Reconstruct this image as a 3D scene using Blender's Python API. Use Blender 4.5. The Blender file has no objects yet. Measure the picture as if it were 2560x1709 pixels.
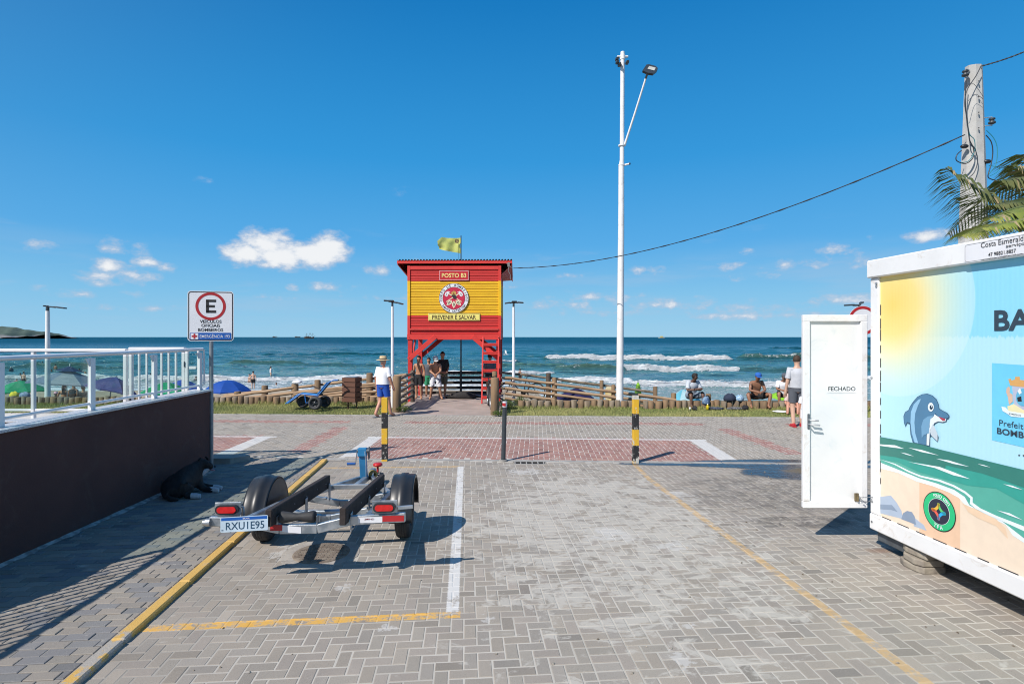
import bpy, bmesh, math, random
import numpy as np
from mathutils import Vector, Matrix, Euler
from mathutils.geometry import tessellate_polygon
random.seed(7); np.random.seed(7)
PI = math.pi
sc = bpy.context.scene
COL = sc.collection
# ------------------------------------------------------------------ camera, sky, sun, exposure
EYE = 2.29; FPX = 1410.0; CX = 1280.0; HY = 842.0
cam_d = bpy.data.cameras.new('camera'); cam = bpy.data.objects.new('camera', cam_d); COL.objects.link(cam)
cam.location = (0, 0, EYE); cam.rotation_euler = (PI/2, 0, 0)
cam_d.sensor_width = 36; cam_d.lens = 36*FPX/2560; cam_d.shift_y = -12.5/2560
cam_d.clip_start = .05; cam_d.clip_end = 60000
sc.camera = cam
SUNV = Vector((.77, .76, -1.0)).normalized()        # the way the light travels
sun_d = bpy.data.lights.new('sun', 'SUN'); sun_d.energy = 4.4; sun_d.angle = math.radians(.53); sun_d.color = (1, .94, .865)
sun = bpy.data.objects.new('sun', sun_d); COL.objects.link(sun)
sun.rotation_euler = SUNV.to_track_quat('-Z', 'Y').to_euler(); sun.location = (-20, -20, 30)
sc.view_settings.view_transform = 'Standard'; sc.view_settings.look = 'None'
sc.view_settings.exposure = 0.3; sc.view_settings.gamma = 1
SKY_STRENGTH = .088
sc.cycles.max_bounces = 8; sc.cycles.transparent_max_bounces = 16; sc.cycles.use_denoising = True; sc.cycles.filter_width = 1.05
sc.cycles.caustics_reflective = False; sc.cycles.caustics_refractive = False

# ------------------------------------------------------------------ node helper
class NT:
    def __init__(s, nt): s.t = nt; s.n = nt.nodes; s.l = nt.links
    def put(s, sock, v):
        if v is None: return
        if isinstance(v, bpy.types.NodeSocket): s.l.new(v, sock)
        else:
            if isinstance(v, (tuple, list)) and sock.type == 'RGBA' and len(v) == 3: v = (*v, 1)
            sock.default_value = v
    def m(s, op, a, b=None, c=None, clamp=False):
        n = s.n.new('ShaderNodeMath'); n.operation = op; n.use_clamp = clamp
        s.put(n.inputs[0], a); s.put(n.inputs[1], b); s.put(n.inputs[2], c); return n.outputs[0]
    def vm(s, op, a, b=None, sc_=None):
        n = s.n.new('ShaderNodeVectorMath'); n.operation = op
        s.put(n.inputs[0], a); s.put(n.inputs[1], b)
        if sc_ is not None: s.put(n.inputs['Scale'], sc_)
        return n.outputs['Value'] if op in ('LENGTH', 'DOT_PRODUCT', 'DISTANCE') else n.outputs[0]
    def mix(s, f, a, b, mode='MIX'):
        n = s.n.new('ShaderNodeMix'); n.data_type = 'RGBA'; n.blend_type = mode
        s.put(n.inputs[0], f); s.put(n.inputs[6], a); s.put(n.inputs[7], b); return n.outputs[2]
    def noise(s, vec, scale, detail=3, rough=.5, dist=0, out=0):
        n = s.n.new('ShaderNodeTexNoise'); s.put(n.inputs['Vector'], vec); s.put(n.inputs['Scale'], scale)
        n.inputs['Detail'].default_value = detail; n.inputs['Roughness'].default_value = rough
        n.inputs['Distortion'].default_value = dist; return n.outputs[out]
    def ramp(s, f, stops, interp='LINEAR'):
        n = s.n.new('ShaderNodeValToRGB'); n.color_ramp.interpolation = interp; s.put(n.inputs[0], f)
        e = n.color_ramp.elements
        while len(e) < len(stops): e.new(.5)
        for i, (p, c) in enumerate(stops):
            e[i].position = p; e[i].color = (c, c, c, 1) if isinstance(c, (int, float)) else (*c, 1)
        return n.outputs[0]
    def step(s, f, a, b):                        # smooth 0..1 between a and b
        n = s.n.new('ShaderNodeMapRange'); n.interpolation_type = 'SMOOTHSTEP'
        s.put(n.inputs[0], f); s.put(n.inputs[1], a); s.put(n.inputs[2], b); return n.outputs[0]
    def sep(s, v):
        n = s.n.new('ShaderNodeSeparateXYZ'); s.put(n.inputs[0], v); return n.outputs
    def comb(s, x, y, z):
        n = s.n.new('ShaderNodeCombineXYZ'); s.put(n.inputs[0], x); s.put(n.inputs[1], y); s.put(n.inputs[2], z); return n.outputs[0]
    def pos(s): return s.n.new('ShaderNodeNewGeometry').outputs['Position']
    def tc(s, k='Object'): return s.n.new('ShaderNodeTexCoord').outputs[k]
    def attr(s, name):
        n = s.n.new('ShaderNodeAttribute'); n.attribute_name = name; return n.outputs
    def bump(s, h, st, dist=.01, nrm=None):
        n = s.n.new('ShaderNodeBump'); s.put(n.inputs['Height'], h); n.inputs['Strength'].default_value = st
        n.inputs['Distance'].default_value = dist; s.put(n.inputs['Normal'], nrm); return n.outputs[0]

def new_mat(name):
    m = bpy.data.materials.new(name); m.use_nodes = True
    for n in list(m.node_tree.nodes): m.node_tree.nodes.remove(n)
    t = NT(m.node_tree)
    b = t.n.new('ShaderNodeBsdfPrincipled'); o = t.n.new('ShaderNodeOutputMaterial'); t.l.new(b.outputs[0], o.inputs[0])
    return m, t, b, o

MATS = {}
def mat(name, c1, c2=None, rough=.55, metal=0, scale=6, bump=0, bscale=60, spec=.5, stretch=None, dirt=0, dirtc=(.12, .1, .08), coat=0, emit=None, lo=.35, hi=.65):
    if name in MATS: return MATS[name]
    m, t, b, o = new_mat(name)
    v = t.tc('Object')
    if stretch: v = t.vm('MULTIPLY', v, stretch)
    c2 = c2 or tuple(min(1, x*.86) for x in c1)
    f = t.step(t.noise(v, scale, 4, .55), lo, hi)
    col = t.mix(f, c1, c2)
    if dirt:
        d = t.m('MULTIPLY', t.step(t.noise(v, scale*2.7, 6, .7, 1.), .52, .72), dirt)
        col = t.mix(d, col, dirtc)
    t.put(b.inputs['Base Color'], col)
    t.put(b.inputs['Roughness'], t.m('ADD', rough-.06, t.m('MULTIPLY', t.noise(v, scale*3, 3), .12)))
    b.inputs['Metallic'].default_value = metal; b.inputs['Specular IOR Level'].default_value = spec
    b.inputs['Coat Weight'].default_value = coat
    if bump: t.put(b.inputs['Normal'], t.bump(t.noise(v, bscale, 4, .6), bump, .01))
    MATS[name] = m; return m

# ------------------------------------------------------------------ world: physical sky with clouds by direction
w = bpy.data.worlds.new('World'); sc.world = w; w.use_nodes = True
for n in list(w.node_tree.nodes): w.node_tree.nodes.remove(n)
t = NT(w.node_tree)
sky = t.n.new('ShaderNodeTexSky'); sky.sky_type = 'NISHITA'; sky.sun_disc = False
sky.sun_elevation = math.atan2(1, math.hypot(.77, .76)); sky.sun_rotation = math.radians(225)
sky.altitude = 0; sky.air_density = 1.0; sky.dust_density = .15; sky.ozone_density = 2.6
d = t.tc('Generated'); dx, dy, dz = t.sep(d)
az = t.m('ARCTAN2', dx, dy); el = t.m('ARCSINE', dz)
def azel(px, py):
    a = math.atan2(px-CX, FPX); return a, math.atan((HY-py)/FPX*math.cos(a))
q = t.comb(t.m('MULTIPLY', az, 1.0), t.m('MULTIPLY', el, 1.7), 0.0)
wob = t.m('SUBTRACT', t.noise(q, 26, 6, .62), .5)
wob2 = t.m('SUBTRACT', t.noise(q, 9, 3, .5), .5)
body = None
# puffs: px, py, rx, ry, weight
puffs = [(612, 634, 52, 28, 1), (672, 612, 62, 36, 1), (700, 640, 90, 32, 1), (770, 636, 74, 28, 1), (828, 622, 44, 34, 1), (690, 655, 70, 20, .8), (600, 645, 40, 18, .8),
         (268, 668, 40, 20, .62), (255, 690, 55, 20, .6), (330, 690, 60, 20, .6), (370, 655, 34, 14, .62), (410, 670, 30, 12, .4), (85, 612, 55, 14, .42), (280, 600, 34, 20, .38), (283, 622, 36, 14, .42), (365, 625, 34, 14, .42),
         (950, 672, 34, 14, .48), (735, 718, 18, 8, .4), (830, 720, 70, 12, .4), (1040, 660, 30, 16, .4), (700, 750, 60, 9, .3), (1480, 744, 90, 14, .40), (1420, 762, 150, 12, .36), (1570, 744, 44, 14, .42), (1700, 760, 150, 15, .38), (1880, 764, 140, 15, .38),
         (1620, 675, 40, 12, .3), (1830, 668, 50, 11, .3), (1880, 690, 60, 12, .32), (2075, 620, 62, 16, .42), (2180, 598, 40, 11, .3), (2040, 655, 150, 20, .36), (2310, 590, 80, 16, .34), (2100, 750, 90, 16, .45), (1420, 690, 40, 9, .3), (1860, 630, 30, 9, .2),
         (150, 722, 60, 10, .3), (200, 735, 70, 9, .3), (330, 735, 60, 9, .3), (640, 742, 60, 8, .28), (1250, 715, 50, 8, .28), (1560, 780, 200, 9, .3), (1900, 790, 260, 9, .3), (1000, 745, 200, 8, .25), (400, 770, 300, 8, .2), (520, 450, 40, 8, .16), (1020, 480, 40, 10, .12)]
for (px, py, rx, ry, wt) in puffs:
    a, e = azel(px, py)
    k = math.cos(a)**2
    u = t.m('DIVIDE', t.m('SUBTRACT', az, a), rx*1.5/FPX*k); v = t.m('DIVIDE', t.m('SUBTRACT', el, e), ry*1.6/FPX*math.cos(a))
    r = t.m('SQRT', t.m('ADD', t.m('MULTIPLY', u, u), t.m('MULTIPLY', v, v)))
    g = t.m('MULTIPLY', t.m('SUBTRACT', 1.0, r, clamp=True), wt)
    body = g if body is None else t.m('MAXIMUM', body, g)
# a thin scatter of small clouds low over the whole horizon, all the way round
low = t.m('MULTIPLY', t.step(t.noise(t.comb(t.m('MULTIPLY', az, 1.0), t.m('MULTIPLY', el, 4.5), 3.0), 7, 5, .6), .56, .8),
          t.m('MULTIPLY', t.step(el, .01, .05), t.m('SUBTRACT', 1.0, t.step(el, .10, .22))))
dens = t.m('ADD', body, t.m('ADD', t.m('MULTIPLY', wob, 1.5), t.m('MULTIPLY', wob2, .5)))
inside = t.step(body, .0, .12)
cov = t.m('MULTIPLY', t.step(dens, .06, .56), inside)
veil = t.m('MULTIPLY', t.m('MULTIPLY', t.step(t.noise(t.comb(t.m('MULTIPLY', az, 1.0), t.m('MULTIPLY', el, 7.0), 8.0), 3.2, 6, .62), .46, .72), t.step(el, .005, .03)), t.m('SUBTRACT', 1.0, t.step(el, .09, .17)))
cov = t.m('MAXIMUM', cov, t.m('MAXIMUM', t.m('MULTIPLY', low, .34), t.m('MULTIPLY', veil, .26)))
core = t.step(dens, .28, .75)
ccol = t.mix(core, (4.3, 5.2, 6.6), (8.6, 8.6, 8.6))
# the clear marine blue of this sky by height above the horizon, the same all the way round, laid over the physical sky
grad = t.ramp(t.m('DIVIDE', t.m('MAXIMUM', el, 0.0), PI/2), [(0, (.30, .59, .82)), (.045, (.20, .52, .81)), (.10, (.085, .40, .79)), (.19, (.028, .31, .71)), (.34, (.005, .195, .54)), (.6, (.02, .165, .43)), (1, (.03, .14, .36))])
grad = t.vm('SCALE', grad, None, 9.4)
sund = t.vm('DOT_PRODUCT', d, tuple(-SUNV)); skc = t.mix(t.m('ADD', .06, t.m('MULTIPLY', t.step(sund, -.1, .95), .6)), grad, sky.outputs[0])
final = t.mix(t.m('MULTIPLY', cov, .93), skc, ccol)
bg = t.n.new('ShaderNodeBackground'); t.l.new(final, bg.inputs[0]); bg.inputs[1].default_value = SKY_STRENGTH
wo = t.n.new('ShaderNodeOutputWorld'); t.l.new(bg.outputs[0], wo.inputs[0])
try: w.cycles.sampling_method = 'MANUAL'; w.cycles.sample_map_resolution = 512
except Exception: pass

# ------------------------------------------------------------------ mesh and object helpers
WM = {}
def G(px, py, z=0.0):
    Y = FPX*(EYE-z)/(py-HY); return Vector(((px-CX)/FPX*Y, Y, z))
def at(px, py, Y): return Vector(((px-CX)/FPX*Y, Y, EYE-(py-HY)/FPX*Y))
def T(loc=(0, 0, 0), rz=0, rx=0, ry=0): return Matrix.Translation(Vector(loc)) @ Euler((rx, ry, rz)).to_matrix().to_4x4()

def tag(o, label=None, cat=None, group=None, kind=None):
    if label: o['label'] = label
    if cat: o['category'] = cat
    if group: o['group'] = group
    if kind: o['kind'] = kind
    return o
def thing(name, label, cat, loc=(0, 0, 0), rz=0, group=None, kind=None):
    o = bpy.data.objects.new(name, None); COL.objects.link(o)
    o.location = loc; o.rotation_euler = (0, 0, rz); o.empty_display_size = .2
    WM[o.name] = T(loc, rz); return tag(o, label, cat, group, kind)

class MB:
    def __init__(s): s.v = []; s.f = []; s.sm = []
    def add(s, vs, fs, smooth=False):
        k = len(s.v); s.v += [tuple(x) for x in vs]; s.f += [tuple(k+i for i in f) for f in fs]; s.sm += [smooth]*len(fs); return s
    def box(s, c, size, M=None, ch=0.0):
        hx, hy, hz = size[0]/2, size[1]/2, size[2]/2
        if ch <= 0:
            vs = [Vector((c[0]+sx*hx, c[1]+sy*hy, c[2]+sz*hz)) for sx in (-1, 1) for sy in (-1, 1) for sz in (-1, 1)]
            fs = [(0, 1, 3, 2), (4, 6, 7, 5), (0, 4, 5, 1), (2, 3, 7, 6), (0, 2, 6, 4), (1, 5, 7, 3)]
        else:
            ch = min(ch, hx*.9, hy*.9, hz*.9)
            idx = {}; vs = []; fs = []
            for sx in (-1, 1):
                for sy in (-1, 1):
                    for sz in (-1, 1):
                        for a in range(3):
                            h = [hx-ch, hy-ch, hz-ch]; h[a] += ch
                            idx[(sx, sy, sz, a)] = len(vs); vs.append(Vector((c[0]+sx*h[0], c[1]+sy*h[1], c[2]+sz*h[2])))
            for a in range(3):
                b, d = (a+1) % 3, (a+2) % 3
                for sg in (-1, 1):
                    q = []
                    for (p, r) in ((-1, -1), (1, -1), (1, 1), (-1, 1)):
                        S = [0, 0, 0]; S[a] = sg; S[b] = p; S[d] = r; q.append(idx[(*S, a)])
                    fs.append(tuple(q if sg > 0 else q[::-1]))
                for p in (-1, 1):
                    for r in (-1, 1):
                        S1 = [0, 0, 0]; S1[a] = -1; S1[b] = p; S1[d] = r; S2 = list(S1); S2[a] = 1
                        q = (idx[(*S1, b)], idx[(*S2, b)], idx[(*S2, d)], idx[(*S1, d)])
                        fs.append(q if p*r < 0 else q[::-1])
            for sx in (-1, 1):
                for sy in (-1, 1):
                    for sz in (-1, 1):
                        q = tuple(idx[(sx, sy, sz, a)] for a in range(3)); fs.append(q if sx*sy*sz > 0 else q[::-1])
        if M is not None: vs = [M @ v for v in vs]
        return s.add(vs, fs)
    def bar(s, a, b, wd, ht, ch=0.004, up=(0, 0, 1)):
        """rectangular bar from a to b"""
        a = Vector(a); b = Vector(b); y = (b-a); L = y.length; y.normalize(); upv = Vector(up)
        x = y.cross(upv); x = x.normalized() if x.length > 1e-5 else Vector((1, 0, 0)); z = x.cross(y)
        M = Matrix((x, y, z)).transposed().to_4x4(); M.translation = (a+b)/2
        return s.box((0, 0, 0), (wd, L, ht), M, ch)
    def tube(s, pts, r, n=8, cap=True, smooth=True, sq=1.0, up=None):
        pts = [Vector(p) for p in pts]; rs = r if isinstance(r, (list, tuple)) else [r]*len(pts)
        k0 = len(s.v); ref = None; rings = []
        for i, p in enumerate(pts):
            d_ = (pts[min(i+1, len(pts)-1)]-pts[max(i-1, 0)]); d_ = d_.normalized() if d_.length > 1e-9 else Vector((0, 0, 1))
            if ref is None:
                ref = Vector(up) if up else (Vector((0, 0, 1)) if abs(d_.z) < .9 else Vector((1, 0, 0)))
            x = d_.cross(ref); x.normalize(); ref = x.cross(d_).normalized()
            ri = rs[i]; rx, ry = ri if isinstance(ri, (tuple, list)) else (ri, ri*sq)
            rings.append([p + x*math.cos(2*PI*j/n)*rx + ref*math.sin(2*PI*j/n)*ry for j in range(n)])
        vs = [v for g_ in rings for v in g_]; fs = []
        for i in range(len(pts)-1):
            for j in range(n):
                fs.append((i*n+j, i*n+(j+1) % n, (i+1)*n+(j+1) % n, (i+1)*n+j))
        s.add(vs, fs, smooth)
        if cap:
            m_ = len(pts)-1
            s.add(rings[0], [tuple(range(n))[::-1]]); s.add(rings[m_], [tuple(range(n))])
        return s
    def lathe(s, prof, M=None, n=20, smooth=True, a0=0, a1=2*PI):
        """profile (r, z) turned about z"""
        full = abs(a1-a0-2*PI) < 1e-6; m_ = n if full else n+1
        vs = [Vector((r*math.cos(a0+(a1-a0)*j/n), r*math.sin(a0+(a1-a0)*j/n), z)) for (r, z) in prof for j in range(m_)]
        if M is not None: vs = [M @ v for v in vs]
        fs = []
        for i in range(len(prof)-1):
            for j in range(n):
                j2 = (j+1) % m_ if full else j+1
                fs.append((i*m_+j, i*m_+j2, (i+1)*m_+j2, (i+1)*m_+j))
        return s.add(vs, fs, smooth)
    def ball(s, c, r, M=None, n=12, m_=8, squash=(1, 1, 1)):
        vs = []; fs = []
        for i in range(m_+1):
            th = PI*i/m_
            for j in range(n):
                ph = 2*PI*j/n
                vs.append(Vector((c[0]+r*squash[0]*math.sin(th)*math.cos(ph), c[1]+r*squash[1]*math.sin(th)*math.sin(ph), c[2]+r*squash[2]*math.cos(th))))
        for i in range(m_):
            for j in range(n): fs.append((i*n+j, (i+1)*n+j, (i+1)*n+(j+1) % n, i*n+(j+1) % n))
        if M is not None: vs = [M @ v for v in vs]
        return s.add(vs, fs, True)
    def poly(s, pts3):
        tr = tessellate_polygon([[Vector(p) for p in pts3]]); return s.add(pts3, [tuple(x) for x in tr])
    def prism(s, pts2, h0, h1, M):
        """polygon in local xy, extruded from z=h0 to h1, placed by M"""
        n = len(pts2); tr = tessellate_polygon([[Vector((p[0], p[1], 0)) for p in pts2]])
        A = [M @ Vector((p[0], p[1], h0)) for p in pts2]; B = [M @ Vector((p[0], p[1], h1)) for p in pts2]
        fs = [tuple(x)[::-1] for x in tr] + [tuple(i+n for i in x) for x in tr] + [(i, (i+1) % n, (i+1) % n+n, i+n) for i in range(n)]
        return s.add(A+B, fs)
    def mesh(s, name, m, xf=None):
        vs = [xf @ Vector(v) for v in s.v] if xf is not None else s.v
        me = bpy.data.meshes.new(name); me.from_pydata([tuple(v) for v in vs], [], s.f)
        me.polygons.foreach_set('use_smooth', s.sm); me.update()
        bm = bmesh.new(); bm.from_mesh(me); bmesh.ops.recalc_face_normals(bm, faces=bm.faces); bm.to_mesh(me); bm.free()
        if m: me.materials.append(m)
        return me
    def build(s, name, m, parent=None, world=False, label=None, kind=None):
        """world=True: vertices were given in world space"""
        xf = WM[parent.name].inverted() if (parent is not None and world) else None
        me = s.mesh(name, m, xf); o = bpy.data.objects.new(name, me); COL.objects.link(o)
        if parent is not None: o.parent = parent; WM[o.name] = WM[parent.name]
        else: WM[o.name] = Matrix.Identity(4)
        return tag(o, label, kind=kind)
def link_mesh(name, me, parent=None, loc=None, rot=None):
    o = bpy.data.objects.new(name, me); COL.objects.link(o)
    if parent is not None: o.parent = parent; WM[o.name] = WM[parent.name]
    else: WM[o.name] = Matrix.Identity(4)
    if loc is not None: o.location = loc
    if rot is not None: o.rotation_euler = rot
    return o
def dup(root, loc=None, rz=None, label=None, group=None, scale=None):
    r = root.copy(); COL.objects.link(r)
    def rec(a, b):
        for ch in list(a.children):
            c = ch.copy(); COL.objects.link(c); c.parent = b; rec(ch, c)
    rec(root, r)
    if loc is not None: r.location = loc
    if rz is not None: r.rotation_euler = (0, 0, rz)
    if scale: r.scale = scale
    if label: r['label'] = label
    if group: r['group'] = group
    WM[r.name] = T(r.location, r.rotation_euler.z); return r
def np_mesh(name, V, F, m, attr=None):
    me = bpy.data.meshes.new(name); nf = len(F); k = F.shape[1]
    me.vertices.add(len(V)); me.vertices.foreach_set('co', V.astype(np.float32).ravel())
    me.loops.add(nf*k); me.loops.foreach_set('vertex_index', F.astype(np.int32).ravel())
    me.polygons.add(nf); me.polygons.foreach_set('loop_start', np.arange(0, nf*k, k, dtype=np.int32))
    try: me.polygons.foreach_set('loop_total', np.full(nf, k, dtype=np.int32))
    except Exception: pass
    me.polygons.foreach_set('use_smooth', np.zeros(nf, dtype=bool)); me.update(calc_edges=True)
    for nm, A in (attr or {}).items():
        a = me.color_attributes.new(nm, 'FLOAT_COLOR', 'POINT'); a.data.foreach_set('color', A.astype(np.float32).ravel())
    if m: me.materials.append(m)
    return me
_TX = {}
def text_geo(sx, bold=0.0, space=1.0):
    bold *= .45; key = (sx, bold, space)
    if key not in _TX:
        c = bpy.data.curves.new('lettering', 'FONT'); c.body = sx; c.size = 1; c.offset = bold; c.resolution_u = 3; c.space_character = space
        o = bpy.data.objects.new('lettering', c); COL.objects.link(o)
        dg = bpy.context.evaluated_depsgraph_get(); me = o.evaluated_get(dg).to_mesh()
        vs = [v.co.copy() for v in me.vertices]; fs = [tuple(p.vertices) for p in me.polygons]
        bpy.data.objects.remove(o); bpy.data.curves.remove(c); _TX[key] = (vs, fs)
    return _TX[key]
def text_into(mb, sx, M, width=None, height=None, bold=.0, center=True, off=0.0, space=1.0):
    """lettering fitted to width and cap height in M's xy plane"""
    vs, fs = text_geo(sx, bold, space)
    if not vs: return mb
    x0 = min(v.x for v in vs); x1 = max(v.x for v in vs); y0 = min(v.y for v in vs); y1 = max(v.y for v in vs)
    ky = height/(y1-y0) if height else width/(x1-x0); kx = width/(x1-x0) if width else ky
    ox = (x0+x1)/2 if center else x0
    return mb.add([M @ Vector(((v.x-ox)*kx, (v.y-(y0+y1)/2)*ky, off)) for v in vs], fs)
# ------------------------------------------------------------------ frames of the place
PA = math.radians(4.75)                               # the parking bay runs towards the beach, turned slightly left
U = Vector((math.cos(PA), math.sin(PA), 0)); V = Vector((-math.sin(PA), math.cos(PA), 0))
SA = math.radians(-2.5)                               # the street promenade
def kerb_y(x): return 10.52-.0445*x                   # edge between car park and promenade
def grass_y(x): return 16.33-.042*x
def kerb_x(y): return -2.95-(y-3.725)*.083            # yellow painted kerb on the left
SEA = -2.4

# ------------------------------------------------------------------ paving material: block colour from the block, dirt, paint and wet by place
def paving_mat(name, joint=False):
    m, t, b, o = new_mat(name)
    p = t.pos(); x, y, z = t.sep(p)
    if joint: 
        sandy = t.step(t.noise(p, .9, 4), .35, .6)
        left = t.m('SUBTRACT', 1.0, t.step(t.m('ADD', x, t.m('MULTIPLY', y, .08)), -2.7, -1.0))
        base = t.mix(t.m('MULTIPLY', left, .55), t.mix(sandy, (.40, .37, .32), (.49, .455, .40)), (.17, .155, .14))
    else:
        tint = t.attr('tint')[0]; oi = t.n.new('ShaderNodeObjectInfo').outputs['Color']
        base = t.mix(1.0, tint, oi, 'MULTIPLY')
        sp = t.noise(p, 210, 2, .7); base = t.mix(t.step(sp, .58, .68), base, t.mix(.6, base, (.05, .05, .055)))
        sp2 = t.noise(p, 160, 2, .7); base = t.mix(t.m('MULTIPLY', t.step(sp2, .62, .72), .5), base, (.55, .53, .5))
        base = t.mix(t.m('MULTIPLY', t.step(t.noise(p, 1.6, 5, .6), .4, .65), .3), base, t.mix(.5, base, (.14, .135, .13)))
    if joint: base = t.mix(t.step(y, 10.4, 10.9), base, (.58, .55, .50))
    # pale sand and cement smears over the middle of the bay
    reg = t.m('SUBTRACT', 1.0, t.step(t.vm('LENGTH', t.vm('MULTIPLY', t.vm('SUBTRACT', p, (1.1, 7.0, 0)), (.5, .28, 0))), .35, 1.3))
    n1 = t.noise(t.vm('MULTIPLY', p, (1.0, 1.5, 1)), 2.1, 7, .68, 1.2); n2 = t.noise(p, 5.5, 5, .7, .8)
    sm = t.step(t.m('ADD', t.m('ADD', n1, t.m('MULTIPLY', n2, .42)), t.m('MULTIPLY', reg, .22)), .84, .95)
    base = t.mix(t.m('MULTIPLY', sm, .8), base, (.46, .43, .38))
    spot = None
    for (sx, sy, r) in ((1.15, 6.55, .55), (1.75, 6.2, .35), (-1.55, 5.15, .18), (1.2, 4.0, .2), (-1.0, 4.45, .12), (-2.35, 6.0, .45), (-2.3, 4.55, .14), (.2, 9.6, .6), (1.4, 4.45, .12), (-.2, 4.6, .15), (2.4, 8.2, .5)):
        g = t.m('SUBTRACT', 1.0, t.m('DIVIDE', t.vm('LENGTH', t.vm('MULTIPLY', t.vm('SUBTRACT', p, (sx, sy, 0)), (1, 1, 0))), r), clamp=True)
        spot = g if spot is None else t.m('MAXIMUM', spot, g)
    n3 = t.noise(p, 13, 8, .78, .6); smp = t.m('MULTIPLY', t.step(t.m('ADD', t.m('MULTIPLY', spot, .55), t.m('ADD', t.m('MULTIPLY', t.m('SUBTRACT', n2, .5), 1.3), t.m('SUBTRACT', n3, .5))), .30, .44), t.step(spot, 0, .15))
    base = t.mix(t.m('MULTIPLY', smp, .7), base, (.50, .48, .45))
    # painted lines: worn paint that follows the blocks
    wear = t.noise(p, 7, 6, .68); wear2 = t.noise(p, 45, 4, .7)
    def box(cx, cy, ang, hx, hy, soft=.006):
        ca, sa = math.cos(ang), math.sin(ang)
        rx = t.m('ADD', t.m('MULTIPLY', t.m('SUBTRACT', x, cx), ca), t.m('MULTIPLY', t.m('SUBTRACT', y, cy), sa))
        ry = t.m('SUBTRACT', t.m('MULTIPLY', t.m('SUBTRACT', y, cy), ca), t.m('MULTIPLY', t.m('SUBTRACT', x, cx), sa))
        j = t.m('MULTIPLY', t.m('SUBTRACT', wear2, .5), .03)
        fx = t.m('SUBTRACT', 1.0, t.step(t.m('ADD', t.m('ABSOLUTE', rx), j), hx-soft, hx+soft))
        fy = t.m('SUBTRACT', 1.0, t.step(t.m('ADD', t.m('ABSOLUTE', ry), j), hy-soft, hy+soft))
        return t.m('MULTIPLY', fx, fy)
    wornf = t.step(t.m('ADD', wear, t.m('MULTIPLY', wear2, .4)), .82, .66)
    def seg(a, b, wd):
        a = Vector(a); b = Vector(b); c = (a+b)/2; d_ = b-a
        return box(c.x, c.y, math.atan2(d_.y, d_.x), d_.length/2, wd/2)
    yel = None
    for (a, b_, wd) in (((-2.98, 4.43), (-.43, 4.66), .105), ((-3.3, 9.86), (-.93, 9.98), .10), ((2.79, 3.3), (2.215, 9.1), .095), ((2.215, 9.1), (2.2, 10.4), .08)):
        g = seg(a, b_, wd); 
        if b_[1] > 9: g = t.m('MULTIPLY', g, .45)
        elif b_[1] > 5: g = t.m('MULTIPLY', g, t.m('ADD', .6, t.m('MULTIPLY', t.m('SUBTRACT', 1.0, t.step(y, 3.6, 7.5)), .4)))
        yel = g if yel is None else t.m('MAXIMUM', yel, g)
    base = t.mix(t.m('MULTIPLY', t.m('MULTIPLY', yel, .93), wornf), base, t.mix(t.step(wear, .3, .7), (.62, .34, .055), (.72, .43, .12)))
    whi = seg((-.497, 4.70), (-.908, 9.98), .105)
    whf = t.m('MULTIPLY', whi, t.step(t.m('ADD', wear, t.m('MULTIPLY', wear2, .4)), .93, .70))
    wl = t.m('MAXIMUM', seg((-3.3, 12.90), (4.32, 12.55), .12), seg((-13, 13.24), (-5.4, 12.95), .11))
    wb = t.m('MAXIMUM', t.m('MAXIMUM', seg((-3.13, 10.8), (-3.12, 12.86), .30), seg((4.03, 10.5), (4.10, 12.53), .33)), seg((-5.62, 10.8), (-5.68, 12.92), .34))
    whf = t.m('MAXIMUM', whf, t.m('MAXIMUM', wl, t.m('MULTIPLY', wb, t.m('ADD', .72, t.m('MULTIPLY', wear, .3)))))
    base = t.mix(t.m('MULTIPLY', whf, .92), base, (.60, .59, .57))
    # wet run-off near the container, rusty and oily dirt around it
    def blob(cx, cy, rx, ry, lo, hi, wob=.35):
        r = t.vm('LENGTH', t.vm('MULTIPLY', t.vm('SUBTRACT', p, (cx, cy, 0)), (1/rx, 1/ry, 0)))
        return t.m('SUBTRACT', 1.0, t.step(t.m('ADD', r, t.m('MULTIPLY', t.m('SUBTRACT', t.noise(p, 2.2, 5, .6, .8), .5), wob*2)), lo, hi))
    wet = t.m('MAXIMUM', t.m('MAXIMUM', blob(5.0, 10.18, 2.3, .42, .85, 1.0, .2), blob(3.2, 10.2, 1.5, .17, .75, 1.0, .2)), blob(4.75, 9.5, 1.0, .55, .7, .95, .3))
    stain = t.m('MAXIMUM', t.m('MULTIPLY', blob(3.9, 8.2, 1.5, 1.3, .5, 1.2, .8), .55), t.m('MULTIPLY', blob(3.6, 7.0, .8, .3, .6, 1.0), .8))
    stn = t.m('MULTIPLY', stain, t.step(t.noise(p, 4.5, 6, .72, 1.), .38, .62))
    base = t.mix(stn, base, (.095, .085, .075))
    mud = t.m('MULTIPLY', blob(5.35, 9.62, .8, .42, .6, 1.0), .9)
    base = t.mix(mud, base, t.mix(t.noise(p, 30, 3), (.10, .075, .045), (.17, .135, .085)))
    base = t.mix(t.m('MULTIPLY', wet, t.m('SUBTRACT', 1.0, mud)), base, t.mix(.9, base, (.02, .02, .022)))
    rst = t.m('MULTIPLY', blob(3.95, 6.05, .2, .1, .3, 1.1), .5)
    base = t.mix(rst, base, (.20, .09, .04))
    oil = t.m('MULTIPLY', blob(-.2, 3.6, .3, .12, .2, 1.0), .3)
    base = t.mix(oil, base, (.08, .08, .08))
    t.put(b.inputs['Base Color'], base)
    t.put(b.inputs['Roughness'], t.m('SUBTRACT', .86, t.m('MULTIPLY', t.m('MULTIPLY', wet, t.m('SUBTRACT', 1.0, mud)), .72)))
    b.inputs['Specular IOR Level'].default_value = .35
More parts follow.
